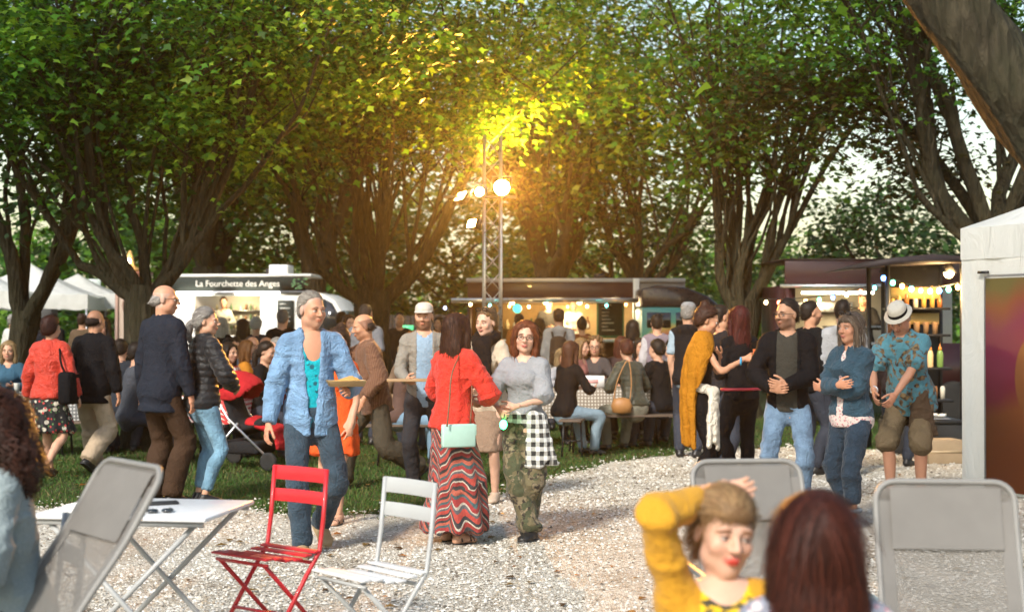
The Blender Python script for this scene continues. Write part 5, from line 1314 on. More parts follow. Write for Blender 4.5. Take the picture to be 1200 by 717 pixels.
LENS = emis('flood_lens', (1, .62, .18), 320); LENS2 = emis('flood_lens_side', (1, .62, .2), 60)
flood('brightest orange floodlight facing the square on the truss', P(588, 220, DL-.35), (.02, -1, .10), .26, .24, LENS, (4300, ORANGE), 64)
flood('smaller glowing floodlight beside the brightest one on the truss', P(562, 225, DL-.3), (-.25, -.95, .05), .14, .14, LENS, (800, ORANGE), 60)
flood('floodlight on the bar end tilted towards the left trees', P(540, 230, DL-.2), (-.75, -.3, .55), .34, .16, LENS2, (260, ORANGE), 110)
flood('low floodlight aimed at the left trees under the bar', P(553, 262, DL-.25), (-.8, -.35, .25), .30, .14, LENS2, (100, ORANGE), 110)
flood('floodlight on the tower back aimed at the yellow-lit tree', P(580, 205, DL+.35), (.28, 1, .75), .34, .28, LENS, (4200, (1, .52, .10)), 85)
for i, px in enumerate((1062, 1070, 1079, 1090, 1100, 1110, 1119)):
    c_ = [(.5, .3, .08), (.3, .12, .04), (.55, .5, .4), (.2, .22, .06)][i % 4]; h_ = .17+.05*((i*7) % 3)
    MB().lathe([(.032, 0), (.034, h_*.55), (.013, h_*.78), (.013, h_)], 10, Matrix.Translation((XS(px), .62, ZS(360)+.001))).build('bottle', plain('shelf_bottle_%d' % (i % 4), c_, .25), st, True)
    MB().lathe([(.03, 0), (.032, .13), (.02, .16)], 10, Matrix.Translation((XS(px), .5, ZS(470)+.001))).build('jar', plain('shelf_bottle_%d' % ((i+1) % 4), c_, .25), st, True)
# ================================================================ furniture and small things
RED = plain('red_lacquer', (.50, .015, .022), .38, .12, 6, coat=.2, bump=.05); CGREY = plain('grey_lacquer', (.36, .37, .37), .42, .1, 6, coat=.15); CWHITE = plain('white_lit_lacquer', (.62, .62, .62), .45, .08, 5, coat=.1)
def bistro(label, x, d, yaw, m, slatm=None, group='folding slatted bistro chairs on the gravel', scale=1.0):
    c = thing('folding_chair', label, 'chair', (x, d, 0), R_(yaw), group); c.scale = (scale,)*3
    for s_ in (-1, 1):
        X = s_*.19
        MB().tube([(X, .20, .87), (X, .175, .62), (X, .15, .47), (X, .06, .36), (X, -.20, .012)], .0115, 8).build('back_leg', m, c, True)
        MB().tube([(X-s_*.028, -.19, .44), (X-s_*.028, .24, .012)], .0115, 8).build('front_leg', m, c, True)
    for f0, f1, z in ((-.19, -.19, .44), (.10, .10, .42)): MB().tube([(-.185, f0, z), (.185, f1, z)], .009, 6).build('rail', m, c, True)
    MB().tube([(-.19, -.075, .185), (.19, -.075, .185)], .008, 6).build('rail', m, c, True); MB().tube([(-.162, .13, .13), (.162, .13, .13)], .008, 6).build('rail', m, c, True)
    for z0, z1, yy in ((.80, .872, .196), (.69, .755, .186)):
        V = []; n = 8
        for i in range(n+1):
            t = -1+2*i/n; b = .018*(1-t*t)
            for dy in (-.004, .004): V += [(t*.2, yy+b+dy, z0), (t*.2, yy+b+dy+.008, z1)]
        F = []
        for i in range(n): a = 4*i; F += [[a, a+4, a+5, a+1], [a+2, a+3, a+7, a+6], [a+1, a+5, a+7, a+3], [a, a+2, a+6, a+4]]
        F += [[0, 1, 3, 2], [4*n, 4*n+2, 4*n+3, 4*n+1]]
        MB().add(V, F).build('back_slat', m, c, True, .002)
    for i in range(6):
        y0 = -.215+i*.064; zz = .462+.010*math.cos(i*1.1)-.006*(i in (2, 3)); MB().box((-.20, y0, zz-.006), (.20, y0+.052, zz+.006)).build('seat_slat', slatm or m, c, bevel=.004)
    return c
bistro('bright red folding slatted chair standing empty on the gravel', PX(318, 7.1), 7.1, -38, RED)
bistro('pale grey folding slatted chair standing empty beside the red one', PX(440, 6.55), 6.55, -48, CGREY, CWHITE)  # white slats: light falling on the grey seat is put into their colour
bistro('light grey folding chair under the woman in grey hoodie', PX(24, 5.3), 5.3, -62, CGREY, CWHITE)
# folding table
ft = thing('folding_table', 'white metal folding table with crossed legs', 'table', (PX(172, 6.75), 6.75, 0), R_(-9)); TM = plain('table_white', (.66, .67, .68), .4, .06, 4, coat=.15)
MB().box((-.42, -.33, .715), (.42, .33, .735)).build('tabletop', TM, ft, bevel=.006); MB().box((-.40, -.31, .69), (.40, -.29, .714)).box((-.40, .29, .69), (.40, .31, .714)).build('apron', CGREY, ft)
for yy in (-.27, .27):
    for s_ in (-1, 1): MB().tube([(s_*.36, yy+s_*.012, .71), (-s_*.33, yy+s_*.012, .012)], .013, 8).build('leg', CGREY, ft, True)
for sx, zz in ((.3, .08), (-.3, .08)): MB().tube([(sx, -.27, zz), (sx, .27, zz)], .009, 6).build('stretcher', CGREY, ft, True)
F = Field((-.12, -.12, -.03), (.12, .12, .09), .008); F.ell((0, 0, .0), (.085, .06, .03)); F.ell((.03, .01, .02), (.04, .05, .03), k=.02); V, Q = F.mesh(); V = folds(relax(V, Q, 2), Q, .006, 5, (), 60)
o = mkobj('napkin', mkmesh('napkin', V, [Q], plain('paper_white', (.78, .77, .75), .85, .05)), None, (PX(95, 6.6), 6.6, .745)); tag(o, 'crumpled white paper napkin on the white folding table', 'napkin')
o = MB().box((-.07, -.035, 0), (.07, .035, .012)).build('phone', BLACKP, None, bevel=.005, loc=(PX(192, 6.85), 6.85, .7365), rz=.4); tag(o, 'black phone lying flat on the white folding table', 'phone')
o = thing('sunglasses', 'dark sunglasses folded on the white table by the phone', 'sunglasses', (PX(188, 6.55), 6.55, .738), .3)
for s_ in (-1, 1): MB().lathe([(.001, 0), (.026, .002), (.028, .008), (.022, .014)], 10, Matrix.Translation((s_*.033, 0, 0))).build('lens', DGLASS, o, True); MB().tube([(s_*.06, 0, .01), (s_*.05, .09, .006)], .003, 5).build('temple', BLACKP, o, True)
# sling recliners
g = G('sling_mesh'); v = g.co('Object'); sx_, sy_, sz_ = g.sep(v); wv = g.ma('MULTIPLY', g.ma('SINE', g.ma('MULTIPLY', sx_, 900)), .02)
g.base(g.mix(g.noise(5, 4), (.12, .115, .105), (.17, .16, .15))); g.set(rough=.7, spec=.25)
tr_ = g.n.new('ShaderNodeBsdfTransparent'); mx = g.n.new('ShaderNodeMixShader'); mx.inputs[0].default_value = .22; g.link(g.b.outputs[0], mx.inputs[1]); g.link(tr_.outputs[0], mx.inputs[2]); g.link(mx.outputs[0], g.out.inputs[0])
g.bump(g.ma('ADD', g.noise(260, 2), g.noise(4, 3)), .3, .01); SLING = g.m
LFR = plain('sling_frame', (.20, .195, .185), .5, .1, 6); LARM = plain('blue_grey_tube', (.17, .24, .28), .45, .1, 6)
def recliner(label, x, d, yaw, rec=35, H=1.12, w=.56, arms=True, seat=.36):
    c = thing('recliner_chair', label, 'chair', (x, d, 0), R_(yaw), 'grey mesh recliner chairs at the front'); a = R_(rec); hw = w/2
    def prof(t):      # side profile (y back +, z) from seat front to back top
        pts = [(-.50, seat+.06), (-.30, seat+.03), (-.05, seat-.02), (.05, seat+.02)]
        dy, dz = math.sin(a), math.cos(a); Ln = (H-seat)/dz; pts += [(.05+dy*Ln*f, seat+.02+dz*Ln*f-.0+(.02*math.sin(f*6))) for f in (.15, .4, .7, 1)]
        A = np.array(pts); q = t*(len(A)-1); i = min(int(q), len(A)-2); return A[i]+(A[i+1]-A[i])*(q-i)
    A = catmull(np.array([prof(i/7) for i in range(8)]), 4); n = len(A)
    inset = .006
    V = []
    for i, (y, z) in enumerate(A[:-1]):
        for j in range(7): u = -1+2*j/6; V.append((u*(hw-inset), y+.02*(1-u*u)*(.6 if i > n//2 else .2), z-.03*(1-u*u)*(1 if i < n//2 else .1)))
    dr = unit(np.array([0, *(A[-1]-A[-3])])); r_ = .07
    for t in np.linspace(.3, math.pi/2, 5):
        for j in range(7): u = -1+2*j/6; V.append((u*(hw-.006-r_*(1-math.cos(t))), A[-2][0]+dr[1]*(r_*math.sin(t)-.006), A[-2][1]+dr[2]*(r_*math.sin(t)-.006)))
    m = len(V)//7
    MB().add(V, [[i*7+j, i*7+j+1, (i+1)*7+j+1, (i+1)*7+j] for i in range(m-1) for j in range(6)]).build('sling', SLING, c, True)
    # padded hem strips on both edges, frame rails with rounded top
    top = A[-1]; tp = A[-2]; dr = unit(np.array([0, *(A[-1]-A[-3])]))
    side = [(0, *p) for p in A]
    path = [(-hw, p[0], p[1]) for p in A[:-2]]
    r_ = .07
    for t in np.linspace(0, math.pi/2, 6): path.append((-hw+r_*(1-math.cos(t)), A[-2][0]+dr[1]*r_*math.sin(t), A[-2][1]+dr[2]*r_*math.sin(t)))
    full = path+[(-q[0], q[1], q[2]) for q in path[::-1]]
    MB().tube(full, .0115, 10).build('frame', LFR, c, True)
    for s_ in (-1, 1):
        V = []
        for (y, z) in A[:-1]: V += [(s_*(hw-.01), y-.006, z+.002), (s_*(hw-.055), y-.002, z-.002)]
        MB().add(V, [[2*i, 2*i+1, 2*i+3, 2*i+2] for i in range(len(V)//2-1)]).build('hem', plain('sling_hem', (.15, .142, .132), .7, .15, 8), c, True)
    y0, z0 = A[-2]; y1, z1 = A[-5]
    MB().add([(-hw+.05, y0-.012+dr[1]*.05, z0+.05*dr[2]), (hw-.05, y0-.012+dr[1]*.05, z0+.05*dr[2]), (hw-.05, y1-.010, z1), (-hw+.05, y1-.010, z1)], [[0, 1, 2, 3]]).build('headrest_band', MATS['sling_hem'], c)
    for s_ in (-1, 1):
        MB().tube([(s_*(hw+.02), .35, .015), (s_*(hw+.02), -.32, .60)], .013, 8).build('leg', LFR, c, True); MB().tube([(s_*(hw+.045), -.42, .015), (s_*(hw+.045), .20, .62)], .013, 8).build('leg', LFR, c, True)
        if arms: MB().tube([(s_*(hw+.03), -.50, .60), (s_*(hw+.03), -.3, .615), (s_*(hw+.03), .26, .62)], .017, 10).build('armrest', LARM, c, True)
    for yy in (.35, -.42): MB().tube([(-hw-.04, yy, .015), (hw+.04, yy, .015)], .012, 8).build('foot_bar', LFR, c, True)
    return c
recliner('empty grey mesh recliner between hoodie woman and white folding table', PX(0, 4.9), 4.8, -50, 33, 1.07, .50)
recliner('grey mesh recliner behind the woman in mustard cardigan', PX(890, 5.8), 5.6, 6, 24, .99, .46)
recliner('empty grey mesh recliner beside the woman in floral top', PX(1104, 5.1), 4.9, -5, 18, .99, .49)
# beer tables and benches
def beer_table(label, x, d, rz, ln, cm, drop=.22, cl=None, w=.68, group='long tables under the trees'):
    t = thing('trestle_table', label, 'table', (x, d, 0), rz, group); MB().box((-ln/2, -w/2+.02, .72), (ln/2, w/2-.02, .745)).build('tabletop', WOOD, t)
    for s_ in (-1, 1):
        for yy in (-.22, .22): MB().tube([(s_*(ln/2-.35), yy, .72), (s_*(ln/2-.3), yy, .01)], .014, 6).build('leg', BLACKM, t, True)
        MB().tube([(s_*(ln/2-.32), -.22, .35), (s_*(ln/2-.32), .22, .35)], .01, 6).build('stretcher', BLACKM, t, True)
    if cm:
        V = []; F = []; n = 44
        per = [(-ln/2-.015, -w/2), (ln/2+.015, -w/2), (ln/2+.015, w/2), (-ln/2-.015, w/2)]; P_ = []
        for j in range(4):
            a, b = per[j], per[(j+1) % 4]
            for q in range(n//4): f = q/(n//4); P_.append((a[0]+(b[0]-a[0])*f, a[1]+(b[1]-a[1])*f))
        m = len(P_)
        for i, p in enumerate(P_):
            k_ = 1+.03*math.sin(i*1.7); V += [(p[0]*.985, p[1]*.97, .7495), (p[0]*1.002, p[1]*1.002, .742), (p[0]*(1+.02*math.sin(i*1.3)), p[1]*(1+.05*math.sin(i*1.3+1)), .745-drop-.02*math.sin(i*.8))]
        for i in range(m): a = 3*i; b = 3*((i+1) % m); F += [[a, b, b+1, a+1], [a+1, b+1, b+2, a+2]]
        F.append([3*i for i in range(m)]); o = MB().add(V, F).build('tablecloth', cm, None, True, loc=(x, d, 0), rz=rz); tag(o, cl, 'tablecloth')
    return t
def bench(label, x, d, rz, ln, group='benches at the long tables'):
    t = thing('bench', label, 'bench', (x, d, 0), rz, group); MB().box((-ln/2, -.13, .435), (ln/2, .13, .46)).build('seat', plain('bench_wood', (.10, .07, .05), .6, .25, 5), t, bevel=.004)
    for s_ in (-1, 1):
        for yy in (-.1, .1): MB().tube([(s_*(ln/2-.25), yy, .435), (s_*(ln/2-.22), yy*1.2, .01)], .012, 6).build('leg', BLACKM, t, True)
        MB().tube([(s_*(ln/2-.23), -.1, .2), (s_*(ln/2-.23), .1, .2)], .009, 6).build('stretcher', BLACKM, t, True)
    return t
def dots(name, c0, c1, sc, th=.3):
    g = G(name); v = g.co('Object', (sc, sc, sc)); x, y, z = g.sep(v); s1 = g.ma('SINE', g.ma('ADD', x, z)); s2 = g.ma('SINE', g.ma('SUBTRACT', g.ma('ADD', y, x), z)); f = g.ma('MULTIPLY', s1, s2)
    g.base(g.mix(g.ramp(f, [(.0, (0, 0, 0)), (th, (0, 0, 0)), (th+.12, (1, 1, 1))]), c0, c1)); g.set(rough=.7); g.bump(g.noise(5, 4), .3, .03); return g.m
DOTS = dots('dotted_cloth', (.20, .16, .12), (.55, .52, .46), 75); GING = dots('red_check_cloth', (.50, .03, .03), (.7, .66, .6), 60, .1)
beer_table('long trestle table under a dotted cloth right of the grey tee girl', PX(700, 18.6), 18.6, R_(8), 2.1, DOTS, .36, 'beige dotted cloth over the long table beside the bench')
bench('dark bench carrying the man in shiny olive jacket', PX(752, 17.5), 17.5, R_(8), 2.2); bench('dark bench carrying the woman in black behind the grey tee girl', PX(676, 17.3), 17.2, R_(80), 1.4)
beer_table('long trestle table with grey dotted cloth by the slim leaning tree', PX(10, 17.0), 17.0, R_(3), 2.0, dots('grey_dotted', (.10, .10, .10), (.45, .44, .42), 75), .3, 'grey dotted cloth on the table by the slim tree')
beer_table('trestle table with red checked cloth beside the stroller', PX(285, 17.4), 17.4, R_(80), 2.2, GING, .3, 'red and white checked cloth beside the stroller')
bench('dark bench end showing behind the bald man', PX(150, 16.4), 16.4, R_(6), 1.3); bench('dark bench left of the red checked table', PX(246, 17.2), 17.2, R_(80), 2.0); bench('dark bench right of the red checked table', PX(330, 17.6), 17.6, R_(80), 2.0)
beer_table('bare wooden trestle table behind the man in brown shirt', PX(486, 16.6), 16.6, R_(5), 1.2, None); bench('short bench behind the walking man in brown shirt', PX(478, 15.9), 15.9, R_(4), 1.1)
# things on the tables
mc = thing('menu_card', 'white folded menu card standing on the dotted cloth', 'card', (PX(694, 18.35), 18.35, .752), R_(-12))
for s_ in (-1, 1): MB().box((-.16, s_*.03-.002, 0), (.16, s_*.03+.002, .15), Matrix.Rotation(s_*.22, 4, 'X')).build('panel', plain('card_white', (.75, .72, .68), .7), mc)
MB().box((-.1, -.0395, .05), (.08, -.0375, .1), Matrix.Rotation(-.22, 4, 'X')).build('print', plain('card_pink', (.6, .3, .28), .7), mc)
def cup(label, p, c, h=.12, r=.036, group='plastic cups'):
    o = thing('cup', label, 'cup', p, 0, group); MB().lathe([(r*.75, 0), (r, h), (r*1.05, h+.004), (r*.9, h-.004), (r*.68, .006)], 12).build('wall', plain('cup_%d%d%d' % tuple(int(c_*9) for c_ in c), c, .3), o, True); MB().lathe([(r*.7, .008), (r*.9, h*.7)], 12).build('drink', plain('drink', (.5, .25, .05), .2), o, True); return o
for i, (px, d, lb) in enumerate(((716, 18.3, 'clear beer cup on the dotted cloth by the olive jacket man'), (668, 18.5, 'beer cup on the dotted cloth beside the curly haired woman'), (20, 16.8, 'white cup on the grey dotted cloth'), (34, 17.0, 'small beer cup at the edge of the grey dotted cloth'))):
    cup(lb, (PX(px, d), d, .752), ((.55, .4, .15), (.6, .45, .2), (.7, .7, .66), (.55, .4, .15))[i])
# stroller
sr = thing('stroller', 'red and black folding stroller parked beside the puffer jacket woman', 'stroller', (PX(290, 15.7), 15.7, 0), R_(70)); SRED = cloth((.42, .02, .025), 'stroller_red'); SBLK = cloth((.02, .02, .022), 'stroller_black')
F = Field((-.35, -.55, .25), (.35, .5, 1.1), .018); F.seg((0, -.28, .50), (0, .05, .42), .2, .19, .07, .08, (1, 0, 0), (0, 0, 1), k=.03); F.seg((0, .05, .42), (0, .22, .85), .19, .19, .06, .06, (1, 0, 0), (0, 1, .35), k=.05); V, Q = F.mesh(); mkobj('seat', mkmesh('seat', relax(V, Q, 2), [Q], SBLK), sr)
F = Field((-.35, -.5, .6), (.35, .5, 1.2), .018); F.ell((0, .1, .82), (.24, .3, .24), k=.01); F.ell((0, .0, .72), (.21, .33, .22), k=.01, sub=True); F.cut(lambda X, Y, Z: (.74+.35*(-Y-.0)*0-Z)+0*X); V, Q = F.mesh(); mkobj('canopy', mkmesh('canopy', folds(relax(V, Q, 2), Q, .006, 3), [Q], SRED), sr)
F = Field((-.35, -.6, .1), (.35, .4, .7), .018); F.seg((0, -.42, .42), (0, -.1, .5), .19, .2, .05, .07, (1, 0, 0), (0, 0, 1), k=.02); F.seg((0, -.42, .42), (0, -.46, .24), .18, .17, .04, .04, (1, 0, 0), (0, 1, 0), k=.03); V, Q = F.mesh(); mkobj('footmuff', mkmesh('footmuff', folds(relax(V, Q, 2), Q, .007, 8), [Q], SRED), sr)
for s_ in (-1, 1):
    MB().tube([(s_*.25, -.42, .12), (s_*.24, .1, .55), (s_*.22, .42, 1.02)], .014, 8).build('frame', STEEL, sr, True); MB().tube([(s_*.25, .32, .12), (s_*.24, -.02, .5)], .014, 8).build('frame', STEEL, sr, True)
    for yy in (-.42, .32):
        M = Matrix.Translation((s_*.27, yy, .10)) @ Matrix.Rotation(math.pi/2, 4, 'Y'); w_ = MB().lathe([(.06, -.02), (.09, -.022), (.1, -.01), (.1, .01), (.09, .022), (.06, .02)], 18, M).build('wheel', TYRE, sr, True); MB().lathe([(.02, -.018), (.06, -.012), (.06, .012), (.02, .018)], 12, M).build('rim', GREYM, w_)
MB().tube([(-.22, .42, 1.02), (0, .47, 1.06), (.22, .42, 1.02)], .018, 8).build('handle', BLACKP, sr, True)
MB().box((-.2, -.25, .16), (.2, .25, .3)).build('basket', SBLK, sr, bevel=.03)
# ================================================================ who is there
def pat(name, build, rough=.8, fold=.35):
    g = G(name); g.base(build(g)); g.set(rough=rough, spec=.2, sheen=.1); clothbump(g, fold); return g.m
def zig(g):
    x, y, z = g.sep(); a = g.ma('MULTIPLY', g.ma('ADD', x, g.ma('MULTIPLY', y, -.6)), 5.2); tri = g.ma('PINGPONG', a, .5)
    v = g.ma('FRACT', g.ma('ADD', g.ma('MULTIPLY', z, 4.6), g.ma('MULTIPLY', tri, 1.15)))
    c = g.ramp(v, [(0, (.30, .03, .025)), (.12, (.50, .44, .36)), (.17, (.03, .03, .035)), (.27, (.42, .05, .035)), (.42, (.10, .10, .11)), (.5, (.46, .40, .33)), (.55, (.32, .03, .03)), (.68, (.05, .10, .11)), (.78, (.44, .10, .06)), (.9, (.03, .03, .03))], True)
    return g.mix(g.ma('MULTIPLY', g.vor(160), .5), c, (.06, .05, .05))
ZIG = pat('zigzag_skirt', zig)
CAMO = pat('camouflage', lambda g: g.mix(g.ramp(g.noise(13, 2, None, .4, 1.2), [(.52, (0, 0, 0)), (.54, (1, 1, 1))]), g.mix(g.ramp(g.noise(10, 2, g.co('Object', (1, 1.2, .8)), .4, 1.5), [(.48, (0, 0, 0)), (.5, (1, 1, 1))]), (.12, .10, .055), (.06, .065, .035)), g.ramp(g.noise(22, 2), [(.45, (.20, .16, .10)), (.58, (.03, .025, .02))])))
def plaidf(c0, c1, sc):
    def f(g):
        x, y, z = g.sep(); a = g.ma('GREATER_THAN', g.ma('SINE', g.ma('MULTIPLY', g.ma('ADD', x, g.ma('MULTIPLY', y, .7)), sc)), 0.1); b = g.ma('GREATER_THAN', g.ma('SINE', g.ma('MULTIPLY', z, sc)), 0.1)
        return g.mix(g.ma('MULTIPLY', g.ma('ADD', a, b), .5), c0, c1)
    return f
PLAID = pat('black_white_plaid', plaidf((.03, .03, .03), (.62, .61, .58), 95))
def flor(base, spots, sc):
    def f(g):
        c = g.mix(g.ramp(g.vor(sc), [(.28, (1, 1, 1)), (.36, (0, 0, 0))]), base, spots[0])
        for i, s_ in enumerate(spots[1:]): c = g.mix(g.ramp(g.vor(sc*(1.35+.4*i), 'Distance', g.co('Object', (1, 1.1+.2*i, .9))), [(.2, (1, 1, 1)), (.27, (0, 0, 0))]), c, s_)
        return c
    return f
FLOSK = pat('floral_skirt', flor((.018, .018, .02), [(.55, .5, .42), (.45, .05, .05), (.08, .16, .06)], 14))
HAWAI = pat('palm_print_shirt', lambda g: g.mix(g.ramp(g.noise(9, 3, None, .5, 2), [(.50, (0, 0, 0)), (.56, (1, 1, 1))]), g.mix(g.noise(6, 3), (.05, .17, .22), (.10, .26, .32)), g.ramp(g.noise(30, 3), [(.4, (.05, .03, .02)), (.6, (.22, .15, .07))])))
FLOTOP = pat('grey_floral_top', flor((.20, .21, .26), [(.62, .55, .54), (.55, .22, .24), (.30, .33, .42)], 22))
STRIPE = pat('brown_striped_shirt', lambda g: g.mix(g.ramp(g.ma('SINE', g.ma('MULTIPLY', g.ma('ADD', g.sep()[0], g.sep()[1]), 240)), [(.45, (0, 0, 0)), (.6, (1, 1, 1))]), (.12, .055, .032), (.17, .09, .055)))
def denimf(c):
    return lambda g: g.mix(g.ramp(g.noise(7, 4), [(.35, (0, 0, 0)), (.7, (1, 1, 1))]), mul(c, .65), g.mix(g.ma('MULTIPLY', g.noise(180, 2, g.co('Object', (1, 1, .3))), .6), mul(c, 1.35), mul(c, .8)))
DEN_L = pat('light_denim', denimf((.16, .30, .42)), fold=.45); DEN_M = pat('mid_denim', denimf((.032, .056, .082)), fold=.5); DEN_D = pat('dark_denim', denimf((.018, .034, .056)), fold=.5); DEN_J = pat('denim_jacket', denimf((.030, .070, .105)), fold=.55)
LEATHER = pat('red_leather', lambda g: g.mix(g.noise(9, 4), (.34, .022, .014), (.52, .05, .025)), .38, .5)
REDJ = pat('red_jacket', lambda g: g.mix(g.noise(8, 4), (.50, .022, .015), (.66, .045, .025)), .7, .5)
KNIT = pat('mustard_knit', lambda g: g.mix(g.ma('MULTIPLY', g.ma('ADD', g.ma('SINE', g.ma('MULTIPLY', g.ma('ADD', g.sep()[0], g.sep()[2]), 420)), 1), .5), (.40, .19, .012), (.58, .30, .025)), .85, .3)
MUST = cloth((.40, .16, .012), 'mustard_shawl', folds=.5)
BLK = cloth((.006, .006, .0075), 'black_cloth'); NAVY = cloth((.014, .018, .028), 'navy_wool'); BROWN = cloth((.05, .028, .017), 'brown_trousers'); BEIGE = cloth((.40, .31, .22), 'beige_cloth'); KHAKI = cloth((.17, .125, .075), 'khaki_cloth')
BLUESH = pat('chambray_shirt', denimf((.17, .30, .48)), fold=.55); TURQ = pat('turquoise_vest', flor((.0, .32, .40), [(.01, .10, .14), (.0, .42, .5)], 18)); GTEE = cloth((.27, .28, .30), 'grey_tee'); OLIVE = cloth((.045, .042, .035), 'olive_tee'); TAUPE = cloth((.25, .17, .12), 'taupe_skirt'); ORANGE_ = cloth((.65, .09, .02), 'orange_dress')
PUFF = pat('black_puffer', lambda g: g.mix(g.noise(10, 3), (.007, .0075, .009), (.014, .015, .018)), .42, .3); PUFFO = pat('olive_puffer', lambda g: g.mix(g.noise(10, 3), (.035, .035, .025), (.06, .06, .04)), .35, .3)
HOODIE = pat('grey_melange', lambda g: g.mix(g.noise(120, 3), g.mix(g.noise(6, 3), (.13, .165, .175), (.19, .235, .245)), (.27, .32, .33)), .85, .4)
SHB = plain('black_shoe', (.015, .014, .014), .45, .2, 10); SHBR = plain('brown_shoe', (.08, .045, .025), .5, .2, 10); SHT = plain('tan_suede', (.32, .22, .12), .8, .2, 10); SHBL = plain('blue_canvas', (.10, .30, .42), .8, .2, 14); SOLEW = plain('white_sole', (.62, .61, .58), .6, .1); SOLEB = plain('black_sole', (.018, .018, .018), .7, .1); FRAME = plain('spectacle_frame', (.012, .01, .01), .3)
shoes = lambda m, s_=SOLEB, **k: ('shoe', 'shoe', m, dict(sole=s_, **k))
DK = (.022, .014, .010); BR = (.06, .030, .016); GY = (.36, .34, .32); WH = (.62, .60, .56); BL = (.36, .24, .12); AUB = (.10, .025, .014)
def hat_mb(B, prof, n=18, tilt=0, fo=0):
    mb = MB(); V = []; F = []
    for r, u in prof:
        for k in range(n): t = 2*math.pi*k/n; V.append(tuple(hp(B, r*.92*math.cos(t), r*1.12*math.sin(t)-.012+fo, u+tilt*r*math.sin(t))))
    for i in range(len(prof)-1):
        for k in range(n): F.append([i*n+k, i*n+(k+1) % n, (i+1)*n+(k+1) % n, (i+1)*n+k])
    F.append([(len(prof)-1)*n+k for k in range(n)]); return mb.add(V, F)
FEDORA = [(.128, .05), (.126, .055), (.088, .062), (.086, .072)]
def cap_mb(B):
    mb = hat_mb(B, [(.09, .045), (.092, .07), (.085, .10), (.06, .125), (.02, .132)]); V = []
    for i in range(9): t = math.pi*(.12+.76*i/8); V += [tuple(hp(B, .082*math.cos(t), .102*math.sin(t)-.012, .055)), tuple(hp(B, .088*math.cos(t), .17*math.sin(t)-.012, .045)), tuple(hp(B, .088*math.cos(t), .168*math.sin(t)-.012, .04))]
    return mb.add(V, [[3*i+j, 3*i+3+j, 3*i+4+j, 3*i+1+j] for i in range(8) for j in (0, 1)])
def sunglass_top(B): 
    mb = MB()
    for s_ in (-1, 1): mb.tube([tuple(hp(B, s_*.034+.026*math.cos(t), .062+.014*math.sin(t)*.6, .118+.014*math.sin(t))) for t in [2*math.pi*i/10 for i in range(10)]], .005, 5, True); mb.tube([tuple(hp(B, s_*.06, .06, .115)), tuple(hp(B, s_*.086, .0, .07))], .003, 5)
    return mb
def scarf(B):
    lo, hi = B.N-.35, B.N+.25; F = Field(lo, hi, .012)
    for i in range(14):
        t0, t1 = 2*math.pi*i/14, 2*math.pi*(i+1)/14; p = lambda t: B.N+B.slat*.085*math.cos(t)+B.sfwd*(.085*math.sin(t)+.015)+B.U*(.035-.03*math.sin(t)); F.seg(p(t0), p(t1), .045, .045, k=.02)
    for sx, ln in ((.05, .32), (-.03, .26)): F.seg(B.N+B.slat*sx+B.sfwd*.12-B.U*.02, B.N+B.slat*sx*1.4+B.sfwd*.16-B.U*ln, .05, .045, .03, .025, B.slat, B.sfwd, k=.03)
    V, Q = F.mesh(); return folds(relax(V, Q, 1), Q, .010, 6, (), 48), Q
def shawl(B):
    lo, hi = bounds(B, .3); F = Field(lo, hi, .013); b = -B.fwd; N = B.N; st = []
    for dz, a, bb, bk in ((.0, .10, .09, .0), (-.07, .20, .12, .0), (-.22, .235, .155, .02), (-.5, .215, .15, .06), (-.8, .20, .13, .07), (-1.15, .17, .11, .08)): st.append((N+np.array([0, 0, dz])+b*bk-B.slat*.02, a, bb))
    N_ = N
    def clip(X, Y, Z):
        f = (X-N_[0])*B.fwd[0]+(Y-N_[1])*B.fwd[1]; l = (X-N_[0])*B.lat[0]+(Y-N_[1])*B.lat[1]
        return np.maximum(np.maximum(f-.035-.12*np.clip((Z-N_[2]+.25)*3, -.8, .5), np.minimum(l-.10, N_[2]-.3-Z)), N_[2]-1.0-.35*f-Z)
    F.loft(st, R=B.lat, Fw=B.fwd, clip=clip); F.seg(N, hp(B, 0, -.02, -.05), .058, .06, k=.01, sub=True)
    V, Q = F.mesh(); V = relax(V, Q, 2); Nn = vnormals(V, Q); an = np.arctan2(V[:, 1]-N[1], V[:, 0]-N[0]); t = np.clip((N[2]-V[:, 2]-.15)/.8, 0, 1); V = (V+Nn*(-.06*t**.5*(1-np.abs(np.sin(an*6+V[:, 2]*1.1+.15*np.sin(V[:, 2]*9))))**2.5)[:, None]).astype(np.float32)
    return folds(V, Q, .006, 9, (), 24), Q
